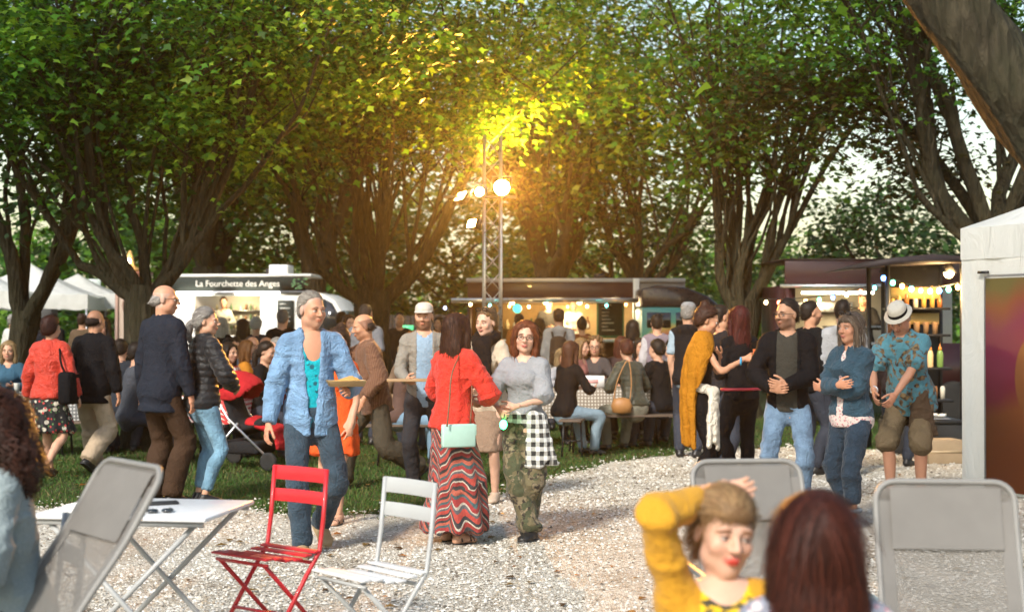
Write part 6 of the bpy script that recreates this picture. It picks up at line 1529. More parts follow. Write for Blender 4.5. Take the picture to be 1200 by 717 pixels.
def waistwrap(side=1, ln=.42, bulk=.03, back=True):
    def f(B):
        lo, hi = B.P0-np.array([.38, .38, .62]), B.P0+np.array([.38, .38, .25]); F = Field(lo, hi, .012); c = B.P0+B.U*.055*B.H
        for i in range(18):
            p = lambda t: c+B.lat*(.158*B.s+.01)*math.cos(t)+B.fwd*(.118*B.s+.012)*math.sin(t)-B.U*.03*math.sin(t*1.0+1); t0, t1 = 2*math.pi*i/18, 2*math.pi*(i+1)/18; F.seg(p(t0), p(t1), .04, .04, .026, .026, B.U, B.fwd, k=.015)
        k0 = c+B.lat*side*.10+B.fwd*.125; F.ell(k0, (.04, .04, .045), k=.02)
        for dx, l_, fw in ((.0, ln, .02), (.045, ln*.86, -.0), (.10, ln*.95, -.05)): F.seg(k0+B.lat*side*dx*.5+B.fwd*fw*.6, k0+B.lat*side*(dx+.02)+B.fwd*fw-np.array([0, 0, l_]), .04, .075, .024, .022, B.lat, B.fwd, k=.03)
        if back: F.seg(c-B.fwd*.13, c-B.fwd*.16-np.array([0, 0, ln]), .13, .15, .02, .02, B.lat, B.fwd, k=.03)
        V, Q = F.mesh(); return folds(relax(V, Q, 1), Q, .010, 12, (), 36), Q
    return f
def strap(name, mat, parent, pts, w=.012): return MB().tube(catmull(np.array(pts, float), 4), w, 6).build(name, mat, parent, True)
def bag(label, B, c, size, mat, strapm, over, rz=0, cat='handbag', r=.006):
    """c: bag centre in person frame, over: strap points in person frame"""
    w0 = wpt(B, c); e = thing('handbag', label, cat, w0, R_(B.yaw)+rz)
    MB().box((-size[0]/2, -size[1]/2, -size[2]/2), (size[0]/2, size[1]/2, size[2]/2)).build('bag_body', mat, e, bevel=min(size)*.25)
    MB().box((-size[0]/2+.004, -size[1]/2-.004, -.0), (size[0]/2-.004, -size[1]/2+.004, size[2]/2-.006)).build('flap', mat, e, bevel=.003)
    MB().cbox((0, -size[1]/2-.006, .012), (.024, .008, .016)).build('clasp', plain('gold_clasp', (.6, .42, .15), .3, metal=.9), e)
    a = -rz; pts = []
    for p in over: v = np.asarray(p, float)-np.asarray(c, float); pts.append((v[0]*math.cos(a)-v[1]*math.sin(a), v[0]*math.sin(a)+v[1]*math.cos(a), v[2]))
    strap('strap', strapm, e, pts, r); return e
SEATED = dict(feet=((.12, .42), (-.12, .38)), footyaw=(8, -8))
# ---------------------------------------------------------------- standing, left
B = person('tall bald man with glasses in navy blazer and brown trousers', PX(188, 12.5), 12.5, 142, 1.91, 'm', 1.05, .02, lean=3, head=(-48, 2, 0), feet=((.10, .0), (-.10, .05)), skin='ruddy', armL={'p': (.33, .06, .88)}, armR={'p': (-.30, .12, .86)},
           face={'stub': ((.40, .34, .30), .55), 'baldtop': .05, 'brow': (.3, .26, .22)}, hair=('sides', (.42, .39, .36), {'t': .006}),
           wear=[('trousers', 'trousers', BROWN, {'loose': .025, 'amp': .005}), ('blazer', 'top', NAVY, {'hem': -.10, 'loose': .03, 'collar': .02, 'open_': .03, 'open_low': -.02, 'amp': .005, 'armloose': .012, 'off': .018}), ('shirt', 'top', cloth((.55, .50, .40), 'cream_shirt'), {'off': .006, 'sleeve': 0, 'collar': .05}), shoes(SHB), ('glasses', 'glasses', FRAME)])
B = person('grey ponytail woman in black quilted jacket and light blue jeans', PX(238, 12.6), 12.6, 128, 1.70, 'f', 1.0, lean=2, head=(-38, 0, 0), feet=((.085, .0), (-.10, -.03)), armL={'p': (.10, .24, 1.04), 'h': (1, -.3, -.5)}, armR={'p': (-.13, .24, 1.02), 'h': (-1, -.3, -.5)}, face={'brow': (.2, .17, .14)},
           hair=('ponylow', (.30, .28, .26), {'grey': WH, 'gmix': .35, 'len': .16}), wear=[('jeans', 'trousers', DEN_L, {'off': .004, 'loose': .004, 'hem': .94, 'amp': .004}), ('jacket', 'top', PUFF, {'off': .03, 'hem': -.025, 'collar': .06, 'quilt': .013, 'amp': .002, 'armloose': .018}), shoes(SHB, SOLEW)])
B = person('woman in red leather jacket and floral skirt walking away', PX(58, 14.6), 14.6, 172, 1.62, 'f', 1.05, lean=3, feet=((.09, .22), (-.08, -.24)), heel=(0, .07), armL={'p': (.30, .10, .80)}, armR={'p': (-.30, .02, .84)}, head=(-10, 0, 0), hair=('short', (.05, .016, .012), {'t': .022}),
           wear=[('skirt', 'skirt', FLOSK, {'hem': .47, 'a': .225, 'b': .19, 'pleat': .012, 'off': .016}), ('jacket', 'top', LEATHER, {'hem': -.02, 'collar': .03, 'amp': .006, 'armloose': .014, 'off': .03}), ('shoe', 'shoe', SHBR, {})])
bag('black slouchy shoulder bag of the woman in red leather', B, L(-.25, -.06, .93), (.14, .30, .33), BLK, BLK, [L(-.25, .06, 1.08), L(-.2, .06, 1.25), B.sh[-1]+L(.03, .02, .075), L(-.2, -.16, 1.2), L(-.25, -.16, 1.08)], 0, r=.011)
B = person('man in black jacket and beige trousers walking away', PX(108, 15.0), 15.0, 168, 1.70, 'm', 1.12, .03, lean=5, feet=((.10, .26), (-.10, -.26)), heel=(0, .10), skin='tan', armL={'p': (.30, .1, .84)}, armR={'p': (-.31, -.02, .84)}, head=(-15, 4, 0), face={'stub': ((.04, .025, .02), .5)}, hair=('sides', (.04, .025, .02), {'t': .010}),
           wear=[('trousers', 'trousers', BEIGE, {'loose': .03, 'amp': .006}), ('jacket', 'top', BLK, {'hem': -.09, 'loose': .04, 'collar': .03, 'armloose': .025}), shoes(SHB)])
B = person('man in open blue shirt over turquoise vest carrying food', PX(364, 10.0), 10.0, 12, 1.79, 'm', .97, .02, lean=1, twist=6, head=(24, 4, 0), skin='ruddy', feet=((.09, -.18), (-.07, .20)), heel=(.09, 0), footyaw=(16, -6), armL={'p': (.23, .30, 1.13), 'h': (.6, -.9, -.6), 'd': (-.15, .8, .1), 't': (-.5, .2, .8), 'curl': .35}, armR={'p': (-.31, .10, .84), 'h': (-.4, -1, -.2)},
           face={'brow': (.16, .12, .09), 'stub': ((.34, .30, .27), .6), 'beard': ((.35, .26, .2), .3), 'eye': (.08, .08, .09)}, hair=('short', (.36, .33, .29), {'line': .040, 't': .013, 'grey': (.16, .13, .1), 'gmix': .4}),
           wear=[('jeans', 'trousers', DEN_M, {'loose': .016, 'amp': .006}), ('vest', 'top', TURQ, {'off': .007, 'sleeve': 0, 'neck': 'scoop', 'vdeep': .07, 'hem': -.045}), ('shirt', 'top', BLUESH, {'off': .02, 'hem': -.09, 'loose': .03, 'collar': .045, 'open_': .062, 'open_low': .012, 'amp': .0075, 'armloose': .02, 'tail': .05, 'off': .016}), shoes(SHT, plain('gum_sole', (.4, .3, .2)))])
w0 = wpt(B, B.wr[1]+B.hd[1]*.09+np.array([0, 0, .03])); tr_ = thing('food_tray', 'cardboard food tray with napkin held by the blue shirt man', 'tray', w0, .25)
MB().add([(-.11, -.07, 0), (.11, -.07, 0), (.11, .07, 0), (-.11, .07, 0), (-.13, -.09, .04), (.13, -.09, .04), (.13, .09, .04), (-.13, .09, .04)], [[0, 3, 2, 1], [0, 1, 5, 4], [1, 2, 6, 5], [2, 3, 7, 6], [3, 0, 4, 7]]).build('tray_body', plain('kraft', (.42, .29, .15), .8), tr_); F = Field((-.14, -.12, 0), (.14, .12, .12), .009); F.ell((0, 0, .03), (.1, .065, .02)); F.ell((.03, .01, .045), (.05, .04, .02), k=.02); V, Q = F.mesh(); mkobj('food', mkmesh('food', folds(V, Q, .006, 3, (), 60), [Q], plain('fried_food', (.5, .28, .08), .6, .4, 40)), tr_)
B = person('woman in orange ruffled dress half hidden behind the blue shirt man', PX(398, 11.4), 11.4, -30, 1.52, 'f', feet=((.07, .1), (-.07, -.08)), hair=('bun', BR, {}), wear=[('dress', 'skirt', ORANGE_, {'hem': .56, 'top': .2, 'a': .24, 'b': .20, 'pleat': .02}), ('bodice', 'top', ORANGE_, {'sleeve': .3, 'hem': .02}), ('sandal', 'sandal', SHB)])
B = person('man in brown striped shirt striding past with hand at his mouth', PX(440, 13.8), 13.8, -72, 1.72, 'm', 1.05, .05, lean=9, head=(0, 8, 0), skin='tan', hip=(0, 0, -.06), feet=((.08, -.42), (-.08, .30)), heel=(.12, 0), armR={'p': (-.05, .30, 1.40), 'h': (-.7, .2, -1), 'd': (.2, -.3, .8), 'curl': .9}, armL={'p': (.27, .18, .86)}, face={'stub': ((.06, .04, .03), .7), 'baldtop': .06, 'beard': ((.07, .05, .04), .4)}, hair=('sides', (.06, .04, .03), {'t': .008}),
           wear=[('trousers', 'trousers', cloth((.065, .055, .04), 'dark_khaki'), {'loose': .035, 'amp': .006}), ('shirt', 'top', STRIPE, {'hem': -.07, 'loose': .03, 'sleeve': .95, 'collar': .03, 'amp': .006, 'armloose': .03}), shoes(SHBR)])
# ---------------------------------------------------------------- group by the grey tee girl
B = person('bearded man in pale cap and grey blazer holding a wooden board', PX(497, 13.5), 13.5, 6, 1.75, 'm', 1.0, head=(-12, 2, 0), skin='light', armR={'p': (-.17, .30, 1.06), 'd': (.3, .9, 0), 't': (-.2, .2, 1)}, armL={'p': (.16, .30, 1.08), 'd': (-.3, .9, 0)}, face={'beard': ((.07, .04, .025), .85)}, hair=('short', BR, {'t': .014}),
           wear=[('trousers', 'trousers', cloth((.03, .03, .035), 'charcoal'), {}), ('shirt', 'top', cloth((.25, .36, .48), 'pale_blue_shirt'), {'off': .008, 'sleeve': 0, 'collar': .04}), ('blazer', 'top', cloth((.24, .22, .19), 'grey_blazer'), {'hem': -.10, 'open_': .07, 'collar': .02, 'amp': .005}), shoes(SHB), ('cap', 'fn', cloth((.55, .50, .44), 'pale_cap'), {'f': cap_mb})])
w0 = wpt(B, L(-.12, .42, 1.07)); o = MB().box((-.24, -.1, -.012), (.24, .1, .012)).build('wooden_board', WOOD, None, bevel=.004, loc=w0, rz=R_(6)); tag(o, 'light wooden serving board held by the bearded man', 'board')
B = person('woman in beige jacket with black scarf facing the red jacket woman', PX(572, 12.7), 12.7, -26, 1.69, 'f', 1.0, head=(-8, 3, 0), skin='pale', feet=((.07, .0), (-.08, .04)), armL={'p': (.10, .26, 1.03), 'h': (1, -.3, -.6)}, armR={'p': (-.10, .28, 1.08), 'h': (-1, -.3, -.6)}, hair=('bun', (.20, .12, .06), {'bun': (0, -.09, .10)}),
           wear=[('skirt', 'skirt', TAUPE, {'hem': .46, 'a': .195, 'b': .165, 'amp': .004}), ('jacket', 'top', cloth((.50, .41, .31), 'beige_jacket'), {'hem': -.05, 'loose': .02, 'amp': .006, 'armloose': .025}), ('shoe', 'shoe', plain('beige_flat', (.42, .32, .24), .5), {}), ('scarf', 'fn', BLK, {'f': scarf}), ('sunglasses', 'fn', FRAME, {'f': sunglass_top})])
B = person('woman in red jacket and long zigzag skirt seen from behind', PX(531, 10.35), 10.35, 138, 1.63, 'f', 1.04, lean=3, head=(-5, 0, 0), feet=((.09, .03), (-.08, -.02)), armR={'p': (-.06, .26, 1.03), 'h': (-1, -.2, -.6)}, armL={'p': (.12, .27, 1.02), 'h': (1, -.2, -.6)}, hair=('bob', (.05, .018, .012), {'wide': .012, 'len': .15, 'ns': 700}),
           wear=[('skirt', 'skirt', ZIG, {'hem': .10, 'a': .275, 'b': .225, 'pleat': .022, 'amp': .005, 'off': .012}), ('jacket', 'top', REDJ, {'hem': -.012, 'collar': .02, 'amp': .008, 'armloose': .016, 'sleeve': .92, 'off': .026}), ('sandal', 'sandal', SHB), ('blouse', 'top', cloth((.7, .68, .66), 'white_blouse'), {'off': .007, 'sleeve': 0, 'hem': .05})])
MINT = plain('mint_leather', (.36, .54, .47), .45, .08, 12, bump=.15, bscale=120)
bag('mint green leather shoulder bag of the zigzag skirt woman', B, L(-.19, -.14, .80), (.05, .25, .165), MINT, plain('brown_strap', (.16, .07, .035), .5), [L(-.19, -.02, .87), L(-.17, .02, 1.15), B.sh[-1]+L(.05, .02, .072), L(-.15, -.16, 1.25), L(-.18, -.22, 1.05), L(-.19, -.255, .87)], R_(-28))
B = person('girl in grey tee and camouflage trousers with glasses, smiling', PX(617, 10.6), 10.6, -16, 1.585, 'f', 1.0, lean=-2, head=(14, 2, -4), skin='pale', feet=((-.02, -.04), (.075, .13)), footyaw=(24, -18), hip=(-.02, 0, -.01), armL={'p': (-.02, .25, .99), 'h': (1, -.5, -.6), 'd': (-.8, .35, -.2), 't': (-.2, .2, 1), 'curl': .7}, armR={'p': (-.14, .25, .97), 'h': (-1, -.5, -.6), 'd': (.5, .6, -.35), 't': (.2, .2, 1), 'curl': .8},
           face={'lips': (.50, .12, .12), 'brow': (.10, .05, .03)}, hair=('bob', (.20, .055, .022), {'len': .10, 'ns': 700, 'line': .058}),
           wear=[('trousers', 'trousers', CAMO, {'loose': .024, 'hem': .97, 'amp': .007}), ('tee', 'top', GTEE, {'sleeve': .46, 'hem': .025, 'armloose': .032, 'loose': .02, 'amp': .006}), ('tied_shirt', 'fn', PLAID, {'f': waistwrap(1, .36)}), shoes(SHB, plain('dark_grey_sole', (.06, .06, .06)), high=.05), ('glasses', 'glasses', FRAME)])
w0 = wpt(B, B.wr[-1]+B.hd[-1]*.09+np.array([0, 0, -.07])); gl = thing('glow_toy', 'green glowing toy dangling from the grey tee girl hands', 'toy', w0); MB().ball((0, 0, 0), .028, 10, (1, 1, 1.3)).build('bulb', emis('green_glow', (.05, 1, .25), 7), gl, True); MB().tube([(0, 0, .035), (.01, 0, .08)], .003, 5).build('cord', BLACKM, gl, True)
# ---------------------------------------------------------------- group at the right
B = person('woman in long mustard shawl and black clothes raising a cup', PX(820, 12.7), 12.7, 82, 1.72, 'f', .96, lean=3, head=(4, 16, 0), skin='tan', feet=((.06, .02), (-.07, -.05)), armR={'p': (-.12, .40, 1.28), 'h': (-.5, -.2, -1), 'd': (.0, 1, .05), 't': (.3, .1, 1), 'curl': .9}, armL={'p': (.0, .17, 1.30), 'h': (1, .0, -.8), 'd': (-.7, -.3, .3)}, hair=('bun', (.055, .02, .012), {'t': .014}), face={'lash': (.02, .01, .01)},
           wear=[('trousers', 'trousers', BLK, {'off': .006, 'loose': .006}), ('top', 'top', BLK, {'sleeve': 0, 'neck': 'scoop', 'vdeep': .08, 'hem': -.03, 'off': .008}), ('shawl', 'fn', MUST, {'f': shawl}), ('knotted_scarf', 'fn', cloth((.70, .64, .54), 'cream_scarf', folds=.6), {'f': waistwrap(-1, .50, back=False)}), shoes(SHB)])
wb = MB().tube([tuple(B.wr[-1]-unit(B.wr[-1]-B.el[-1])*.05+(np.array([0, 0, 1])*math.cos(t)+B.lat*math.sin(t))*.030) for t in [2*math.pi*i/12 for i in range(12)]], .009, 6, True).build('wristband', plain('blue_band', (.03, .3, .55), .5), B.e, True)
cup('orange and white paper cup raised by the mustard shawl woman', wpt(B, B.wr[-1]+B.hd[-1]*.10+np.array([0, 0, -.05])), (.72, .16, .06), .125, .037)
B = person('woman with long dark red hair in black, back turned', PX(868, 13.7), 13.7, 196, 1.72, 'f', .98, feet=((.08, 0), (-.08, .02)), hair=('long', (.085, .012, .010), {'len': .36, 'ns': 600}), armL={'p': (.12, .26, 1.1)}, armR={'p': (-.22, .2, 1.05)}, wear=[('trousers', 'trousers', BLK, {'loose': .01}), ('jacket', 'top', BLK, {'hem': -.03, 'amp': .006}), ('belt', 'fn', plain('red_belt', (.3, .02, .03), .5), {'f': lambda B: MB().tube([tuple(B.P0+B.U*.03*B.H+B.lat*.19*math.cos(t)+B.fwd*.145*math.sin(t)) for t in [2*math.pi*i/24 for i in range(24)]], .016, 6, True)}), shoes(SHB)])
B = person('man in black jacket with dark glasses looking aside, hands clasped', PX(923, 12.0), 12.0, -14, 1.765, 'm', .98, .02, lean=0, head=(-38, 2, 0), skin='olive', feet=((.11, .0), (-.11, .02)), armL={'p': (.0, .26, 1.08), 'h': (1, -.4, -.7), 'd': (-.8, .3, .1), 't': (0, .3, 1)}, armR={'p': (-.12, .25, 1.05), 'h': (-1, -.4, -.7), 'd': (.8, .4, 0), 't': (0, .3, 1)}, face={'beard': ((.05, .035, .028), .8), 'brow': (.03, .02, .015)}, hair=('short', DK, {'t': .013}),
           wear=[('jeans', 'trousers', pat('faded_denim', denimf((.14, .22, .33)), fold=.5), {'loose': .018, 'amp': .006}), ('tee', 'top', OLIVE, {'off': .015, 'sleeve': 0, 'hem': -.045}), ('jacket', 'top', BLK, {'hem': -.075, 'open_': .085, 'collar': .03, 'amp': .006, 'armloose': .013, 'off': .024}), shoes(SHB, SOLEW), ('glasses', 'glasses', FRAME)])
B = person('woman in denim jacket with folded arms and rolled dark jeans', PX(997, 11.15), 11.15, -52, 1.645, 'f', 1.06, .02, lean=-1, head=(-4, 2, 0), skin='ruddy', feet=((.09, .10), (-.07, -.08)), armL={'p': (-.10, .20, 1.09), 'h': (1, -.1, -.9), 'd': (-1, .1, .1), 't': (0, .2, 1)}, armR={'p': (.08, .26, 1.12), 'h': (-1, -.1, -.9), 'd': (1, .0, .1), 't': (0, .2, 1)}, face={'brow': (.16, .11, .08)}, hair=('bob', (.17, .12, .085), {'len': .12, 'fringe': True, 'grey': (.42, .36, .30), 'gmix': .35, 'ns': 600}),
           wear=[('jeans', 'trousers', DEN_D, {'loose': .014, 'hem': .88, 'amp': .006}), ('blouse', 'top', pat('pink_print', flor((.6, .5, .47), [(.45, .18, .2), (.3, .25, .25)], 40)), {'off': .014, 'sleeve': 0, 'hem': -.05, 'loose': .012}), ('jacket', 'top', DEN_J, {'hem': .0, 'loose': .01, 'collar': .03, 'amp': .008, 'armloose': .018, 'off': .018, 'open_': .02}), shoes(SHBL, SOLEW), ('sunglasses', 'fn', FRAME, {'f': sunglass_top}),
                 ('turn_up', 'fn', pat('turned_denim', denimf((.2, .26, .32))), {'f': lambda B: [MB().tube([tuple(B.an[1]+(B.kn[1]-B.an[1])*.2+np.array([math.cos(t)*.064, math.sin(t)*.064, dz])) for t in [2*math.pi*i/16 for i in range(16)]], .017, 6, True) for dz in (0,)][0]}), ('turn_up', 'fn', MATS.get('x') or DEN_L, {'f': lambda B: MB().tube([tuple(B.an[-1]+(B.kn[-1]-B.an[-1])*.2+np.array([math.cos(t)*.064, math.sin(t)*.064, 0])) for t in [2*math.pi*i/16 for i in range(16)]], .017, 6, True)})])
B = person('man in palm print shirt, straw hat and khaki shorts bending forward', PX(1062, 12.8), 12.8, -38, 1.80, 'm', 1.1, .06, lean=20, head=(0, 28, 0), skin='ruddy', hip=(0, -.12, -.01), feet=((.13, .0), (-.13, .05)), armR={'p': (-.14, .38, .98), 'h': (-1, -.2, -.6)}, armL={'p': (.06, .40, .96), 'h': (1, -.2, -.6)}, face={'stub': ((.4, .36, .32), .5)}, hair=('sides', (.4, .37, .33), {'t': .01}),
           wear=[('shorts', 'trousers', KHAKI, {'hem': .58, 'loose': .04, 'amp': .007}), ('shirt', 'top', HAWAI, {'sleeve': .45, 'hem': -.07, 'loose': .05, 'armloose': .045, 'collar': .03, 'amp': .007}), ('tied_jacket', 'fn', cloth((.085, .055, .035), 'brown_jacket'), {'f': waistwrap(1, .42)}), shoes(SHBR), ('hat', 'fn', plain('straw', (.50, .46, .39), .8, .15, 60), {'f': lambda B: hat_mb(B, FEDORA+[(.086, .09), (.078, .135), (.05, .145), (.01, .138)])}), ('hat_band', 'fn', BLK, {'f': lambda B: hat_mb(B, [(.0885, .062), (.089, .064), (.0885, .09), (.087, .0905)])})])
MB().tube([tuple(B.wr[-1]-unit(B.wr[-1]-B.el[-1])*.03+(B.lat*math.cos(t)+np.array([0, 0, 1])*math.sin(t))*.034) for t in [2*math.pi*i/12 for i in range(12)]], .008, 6, True).build('watch', STEEL, B.e, True)
# ---------------------------------------------------------------- front row
B = person('curly haired woman in grey hoodie seated at the white table', PX(20, 5.2), 5.2, -66, 1.64, 'f', 1.08, lean=8, sit=.45, head=(-4, 6, 0), skin='light', lod=0, armL={'p': (.12, .33, .78), 'h': (.8, -.6, -.6)}, armR={'p': (-.14, .33, .80), 'h': (-.8, -.6, -.6)}, hair=('curly', (.050, .017, .010), {'big': True, 'ns': 2000}), **SEATED,
           wear=[('trousers', 'trousers', DEN_D, {}), ('tee', 'top', cloth((.06, .09, .16), 'navy_tee'), {'off': .008, 'sleeve': 0, 'neck': 'scoop', 'hem': 0}), ('hoodie', 'top', HOODIE, {'off': .022, 'hem': -.02, 'hood': True, 'open_': .05, 'armloose': .03, 'amp': .007}), shoes(SHB)])
B = person('woman in mustard cardigan resting her hand on her head, reclining', PX(872, 3.85), 3.85, 2, 1.62, 'f', 1.0, lean=-22, side=-3, sit=.29, head=(10, 18, -6), skin='pale', lod=0, armR={'p': (-.05, -.26, 1.125), 'h': (-.75, .75, .5), 'd': (.95, .1, .05), 't': (.0, .5, -.8), 'curl': .35}, armL={'p': (.30, .22, .62), 'h': (.9, -.4, -.3)}, hair=('bun', (.30, .17, .08), {'bun': (0, -.10, .03), 'fringe': True, 'ns': 3800, 'sl': .08, 'grey': (.42, .27, .13), 'gmix': .4, 'line': .056}),
           face={'lips': (.62, .02, .025), 'brow': (.17, .09, .045), 'eye': (.05, .06, .06)}, feet=((.15, .62), (-.15, .58)), wear=[('trousers', 'trousers', DEN_D, {}), ('tee', 'top', pat('yellow_print_tee', lambda g: g.mix(g.ramp(g.ma('MULTIPLY', g.noise(26, 3, g.co('Object', (1, 1, 2))), g.ma('GREATER_THAN', .052, g.ma('ABSOLUTE', g.ma('SUBTRACT', g.sep()[2], .80)))), [(.5, (0, 0, 0)), (.54, (1, 1, 1))]), (.62, .40, .015), (.05, .045, .03))), {'off': .008, 'sleeve': .2, 'neck': 'scoop', 'vdeep': .02, 'hem': -.02}), ('cardigan', 'top', KNIT, {'off': .013, 'hem': -.04, 'open_': .085, 'armloose': .008, 'amp': .007, 'sleeve': .93}), shoes(SHBR)])
B = person('woman with long dark auburn hair in grey floral top, back turned', PX(957, 3.65), 3.65, 168, 1.60, 'f', 1.1, lean=-6, sit=.30, head=(10, 0, 0), lod=0, hair=('long', (.055, .014, .009), {'len': .16, 'ns': 3600, 'wide': .022, 'sl': .16, 'low': .55, 'grey': (.13, .03, .015), 'gmix': .3, 't': .016}), armL={'p': (.25, .25, .62)}, armR={'p': (-.25, .25, .62)}, feet=((.15, .55), (-.15, .5)), wear=[('trousers', 'trousers', DEN_D, {}), ('blouse', 'top', FLOTOP, {'off': .014, 'hem': -.03, 'sleeve': .6, 'armloose': .03, 'amp': .006}), shoes(SHB)])
recliner('grey mesh recliner under the woman in grey floral top', PX(957, 3.65), 3.6, 168, 24, .80, .56)
# ---------------------------------------------------------------- crowd behind
def crowd(label, px, d, yaw, H=1.72, sex='m', hair='short', hc=DK, top=(.03, .03, .035), bot=(.04, .045, .06), sit=False, skin='light', head=(0, 0, 0), lean=2, lod=2, topm=None, z=0, **k):
    if d > 19.6: lod = 3
    kw = dict(k); grp = 'people sitting at the long tables' if sit else 'people standing by the food trucks'
    tm = topm or cloth(top); o = kw.pop('to', {}); ho = kw.pop('ho', {}); wr = kw.pop('wear', [])
    if sit:
        kw.setdefault('armL', {'p': (.12, .34, .80), 'h': (.8, -.5, -.6)}); kw.setdefault('armR', {'p': (-.13, .34, .80), 'h': (-.8, -.5, -.6)}); kw.setdefault('feet', ((.12, .40), (-.12, .36))); kw['sit'] = .46
    return person(label, PX(px, d), d, yaw, H, sex, head=head, lean=lean if not sit else max(lean, 8), skin=skin, hair=(hair, hc, ho), lod=lod, group=grp, z=z, wear=[('trousers', 'trousers', cloth(bot), {}), ('top', 'top', tm, dict({'off': .018, 'hem': -.05}, **o)), ('shoe', 'shoe', SHB, {})]+list(wr), **kw)
HIV = cloth((.36, .35, .34), 'grey_hoodie')
UP = {'armL': {'p': (.08, .30, 1.12), 'h': (.9, -.4, -.6)}, 'armR': {'p': (-.1, .28, 1.08), 'h': (-.9, -.4, -.6)}}
# right group, behind
crowd('man in pale grey hoodie queueing at the maroon truck', 988, 14.8, 172, 1.80, top=(.34, .34, .35), to={'hood': True, 'loose': .02}, head=(-10, 0, 0))
crowd('dark bearded man in black looking towards the maroon truck', 948, 15.0, 120, 1.79, skin='tan', head=(-20, 0, 0), top=(.007, .007, .008), face={'beard': ((.04, .03, .02), .8)})
crowd('person with orange-lit hair standing beside the stall rack', 1052, 15.8, 150, 1.70, 'f', 'bob', (.16, .06, .025), (.03, .02, .02), head=(20, 10, 0))  # hair colour carries the orange light falling on it
crowd('man in profile half hidden by the mustard shawl woman', 843, 14.6, 105, 1.74, skin='tan', hc=DK, top=(.02, .018, .02), face={'beard': ((.05, .03, .02), .6)})
crowd('grey capped man in dark hooded gilet, back turned', 806, 16.8, 158, 1.80, top=(.010, .010, .012), to={'hood': True, 'sleeve': 0}, hc=GY, wear=[('shirt', 'top', cloth((.30, .38, .45)), {'off': .008, 'sleeve': .45}), ('cap', 'fn', cloth((.25, .25, .26), 'grey_cap'), {'f': cap_mb})])
crowd('person in mauve grey gilet with pale sleeves, back turned', 770, 19.5, 178, 1.66, 'm', 'short', DK, (.20, .16, .19), to={'sleeve': 0}, wear=[('shirt', 'top', cloth((.42, .40, .42)), {'off': .008, 'sleeve': 1})])
crowd('dark haired woman in pale blue top, back turned', 742, 20.5, 185, 1.58, 'f', 'bob', DK, (.42, .50, .56))
B = crowd('man in grey hoodie with brown backpack at the centre trailer', 655, 21.0, 176, 1.76, topm=HIV, to={'hood': True, 'loose': .03}, hc=(.09, .045, .025))
w0 = wpt(B, L(0, -.22, 1.18)); bp = thing('backpack', 'brown backpack worn by the grey hoodie man', 'backpack', w0, R_(176)); BPM = cloth((.07, .045, .03), 'backpack_cloth')
F = Field((-.22, -.16, -.3), (.22, .2, .3), .016); F.seg((0, 0, -.16), (0, 0, .14), .14, .12, .085, .07, (1, 0, 0), (0, 1, 0)); F.ell((0, .08, -.08), (.10, .05, .09), k=.02); V, Q = F.mesh(); mkobj('pack', mkmesh('pack', folds(relax(V, Q, 2), Q, .005, 3), [Q], BPM), bp)
for s_ in (-1, 1): MB().tube(catmull(np.array([(s_*.08, -.02, .18), (s_*.1, -.12, .26), (s_*.11, -.30, .2), (s_*.12, -.36, .02), (s_*.13, -.2, -.18), (s_*.1, -.02, -.2)]), 3), .014, 6).build('strap', BPM, bp, True)
crowd('short woman in dark coat waiting at the centre trailer counter', 632, 24.5, 172, 1.62, 'f', 'bob', BR, (.10, .06, .05))
crowd('person in rust jacket waiting beside the chalkboard', 682, 24.0, 190, 1.62, 'f', 'bun', DK, (.22, .08, .04))
crowd('man in orange jacket standing by the truss tower', 608, 25.0, 160, 1.7, 'm', 'short', BR, (.5, .18, .05))
crowd('cook in dark shirt inside the centre trailer', 643, 30.2, 0, 1.72, 'm', 'short', DK, (.03, .03, .03), z=.35, lod=3, **UP)
crowd('cook in white shirt inside the centre trailer', 672, 30.3, 10, 1.70, 'f', 'bun', BR, (.6, .58, .54), z=.35, lod=3, **UP)
crowd('cook in cap working inside the maroon truck', 1012, 23.2, -20, 1.66, 'm', 'short', DK, (.025, .022, .022), z=.4, skin='tan', wear=[('cap', 'fn', BLK, {'f': cap_mb})], **UP)
crowd('cook in pale apron inside the white van', 262, 32.0, 5, 1.68, 'f', 'bun', BR, (.5, .48, .42), z=.42, lod=3, **UP)
# before the white van
crowd('white haired woman in black coat at the white van', 259, 22.5, 175, 1.62, 'f', 'bob', WH, (.008, .008, .009))
crowd('brown haired child in grey coat at the white van', 284, 22.0, 170, 1.60, 'f', 'bob', BR, (.16, .13, .12))
crowd('white haired person in navy coat at the white van', 300, 23.0, 180, 1.62, 'f', 'short', WH, (.03, .04, .06), ho={'t': .03})
crowd('grey haired man in black tee under the menu board', 331, 20.5, 182, 1.74, 'm', 'short', (.22, .2, .19), (.008, .008, .009), build=1.12)
crowd('dark haired man in black jacket near the van windscreen', 400, 22.0, 150, 1.72, 'm', 'short', DK, (.009, .009, .010), skin='tan')
crowd('man in grey tee with cropped hair, back turned', 428, 18.5, 165, 1.80, 'm', 'short', (.09, .07, .06), (.22, .23, .26), to={'sleeve': .45}, ho={'t': .006})
crowd('woman with brown hair behind the blue shirt man', 408, 19.5, 30, 1.66, 'f', 'long', BR, (.10, .05, .04))
crowd('person in orange hooded jacket beyond the bearded man', 492, 22.0, 20, 1.70, 'm', 'short', BR, (.55, .20, .06))
crowd('man in dark jacket standing by the dark fence', 468, 26.0, 10, 1.72, 'm', 'short', DK, (.03, .025, .025))
crowd('woman in grey coat standing beyond the brown shirt man', 516, 24.0, -30, 1.64, 'f', 'bob', DK, (.2, .17, .15))
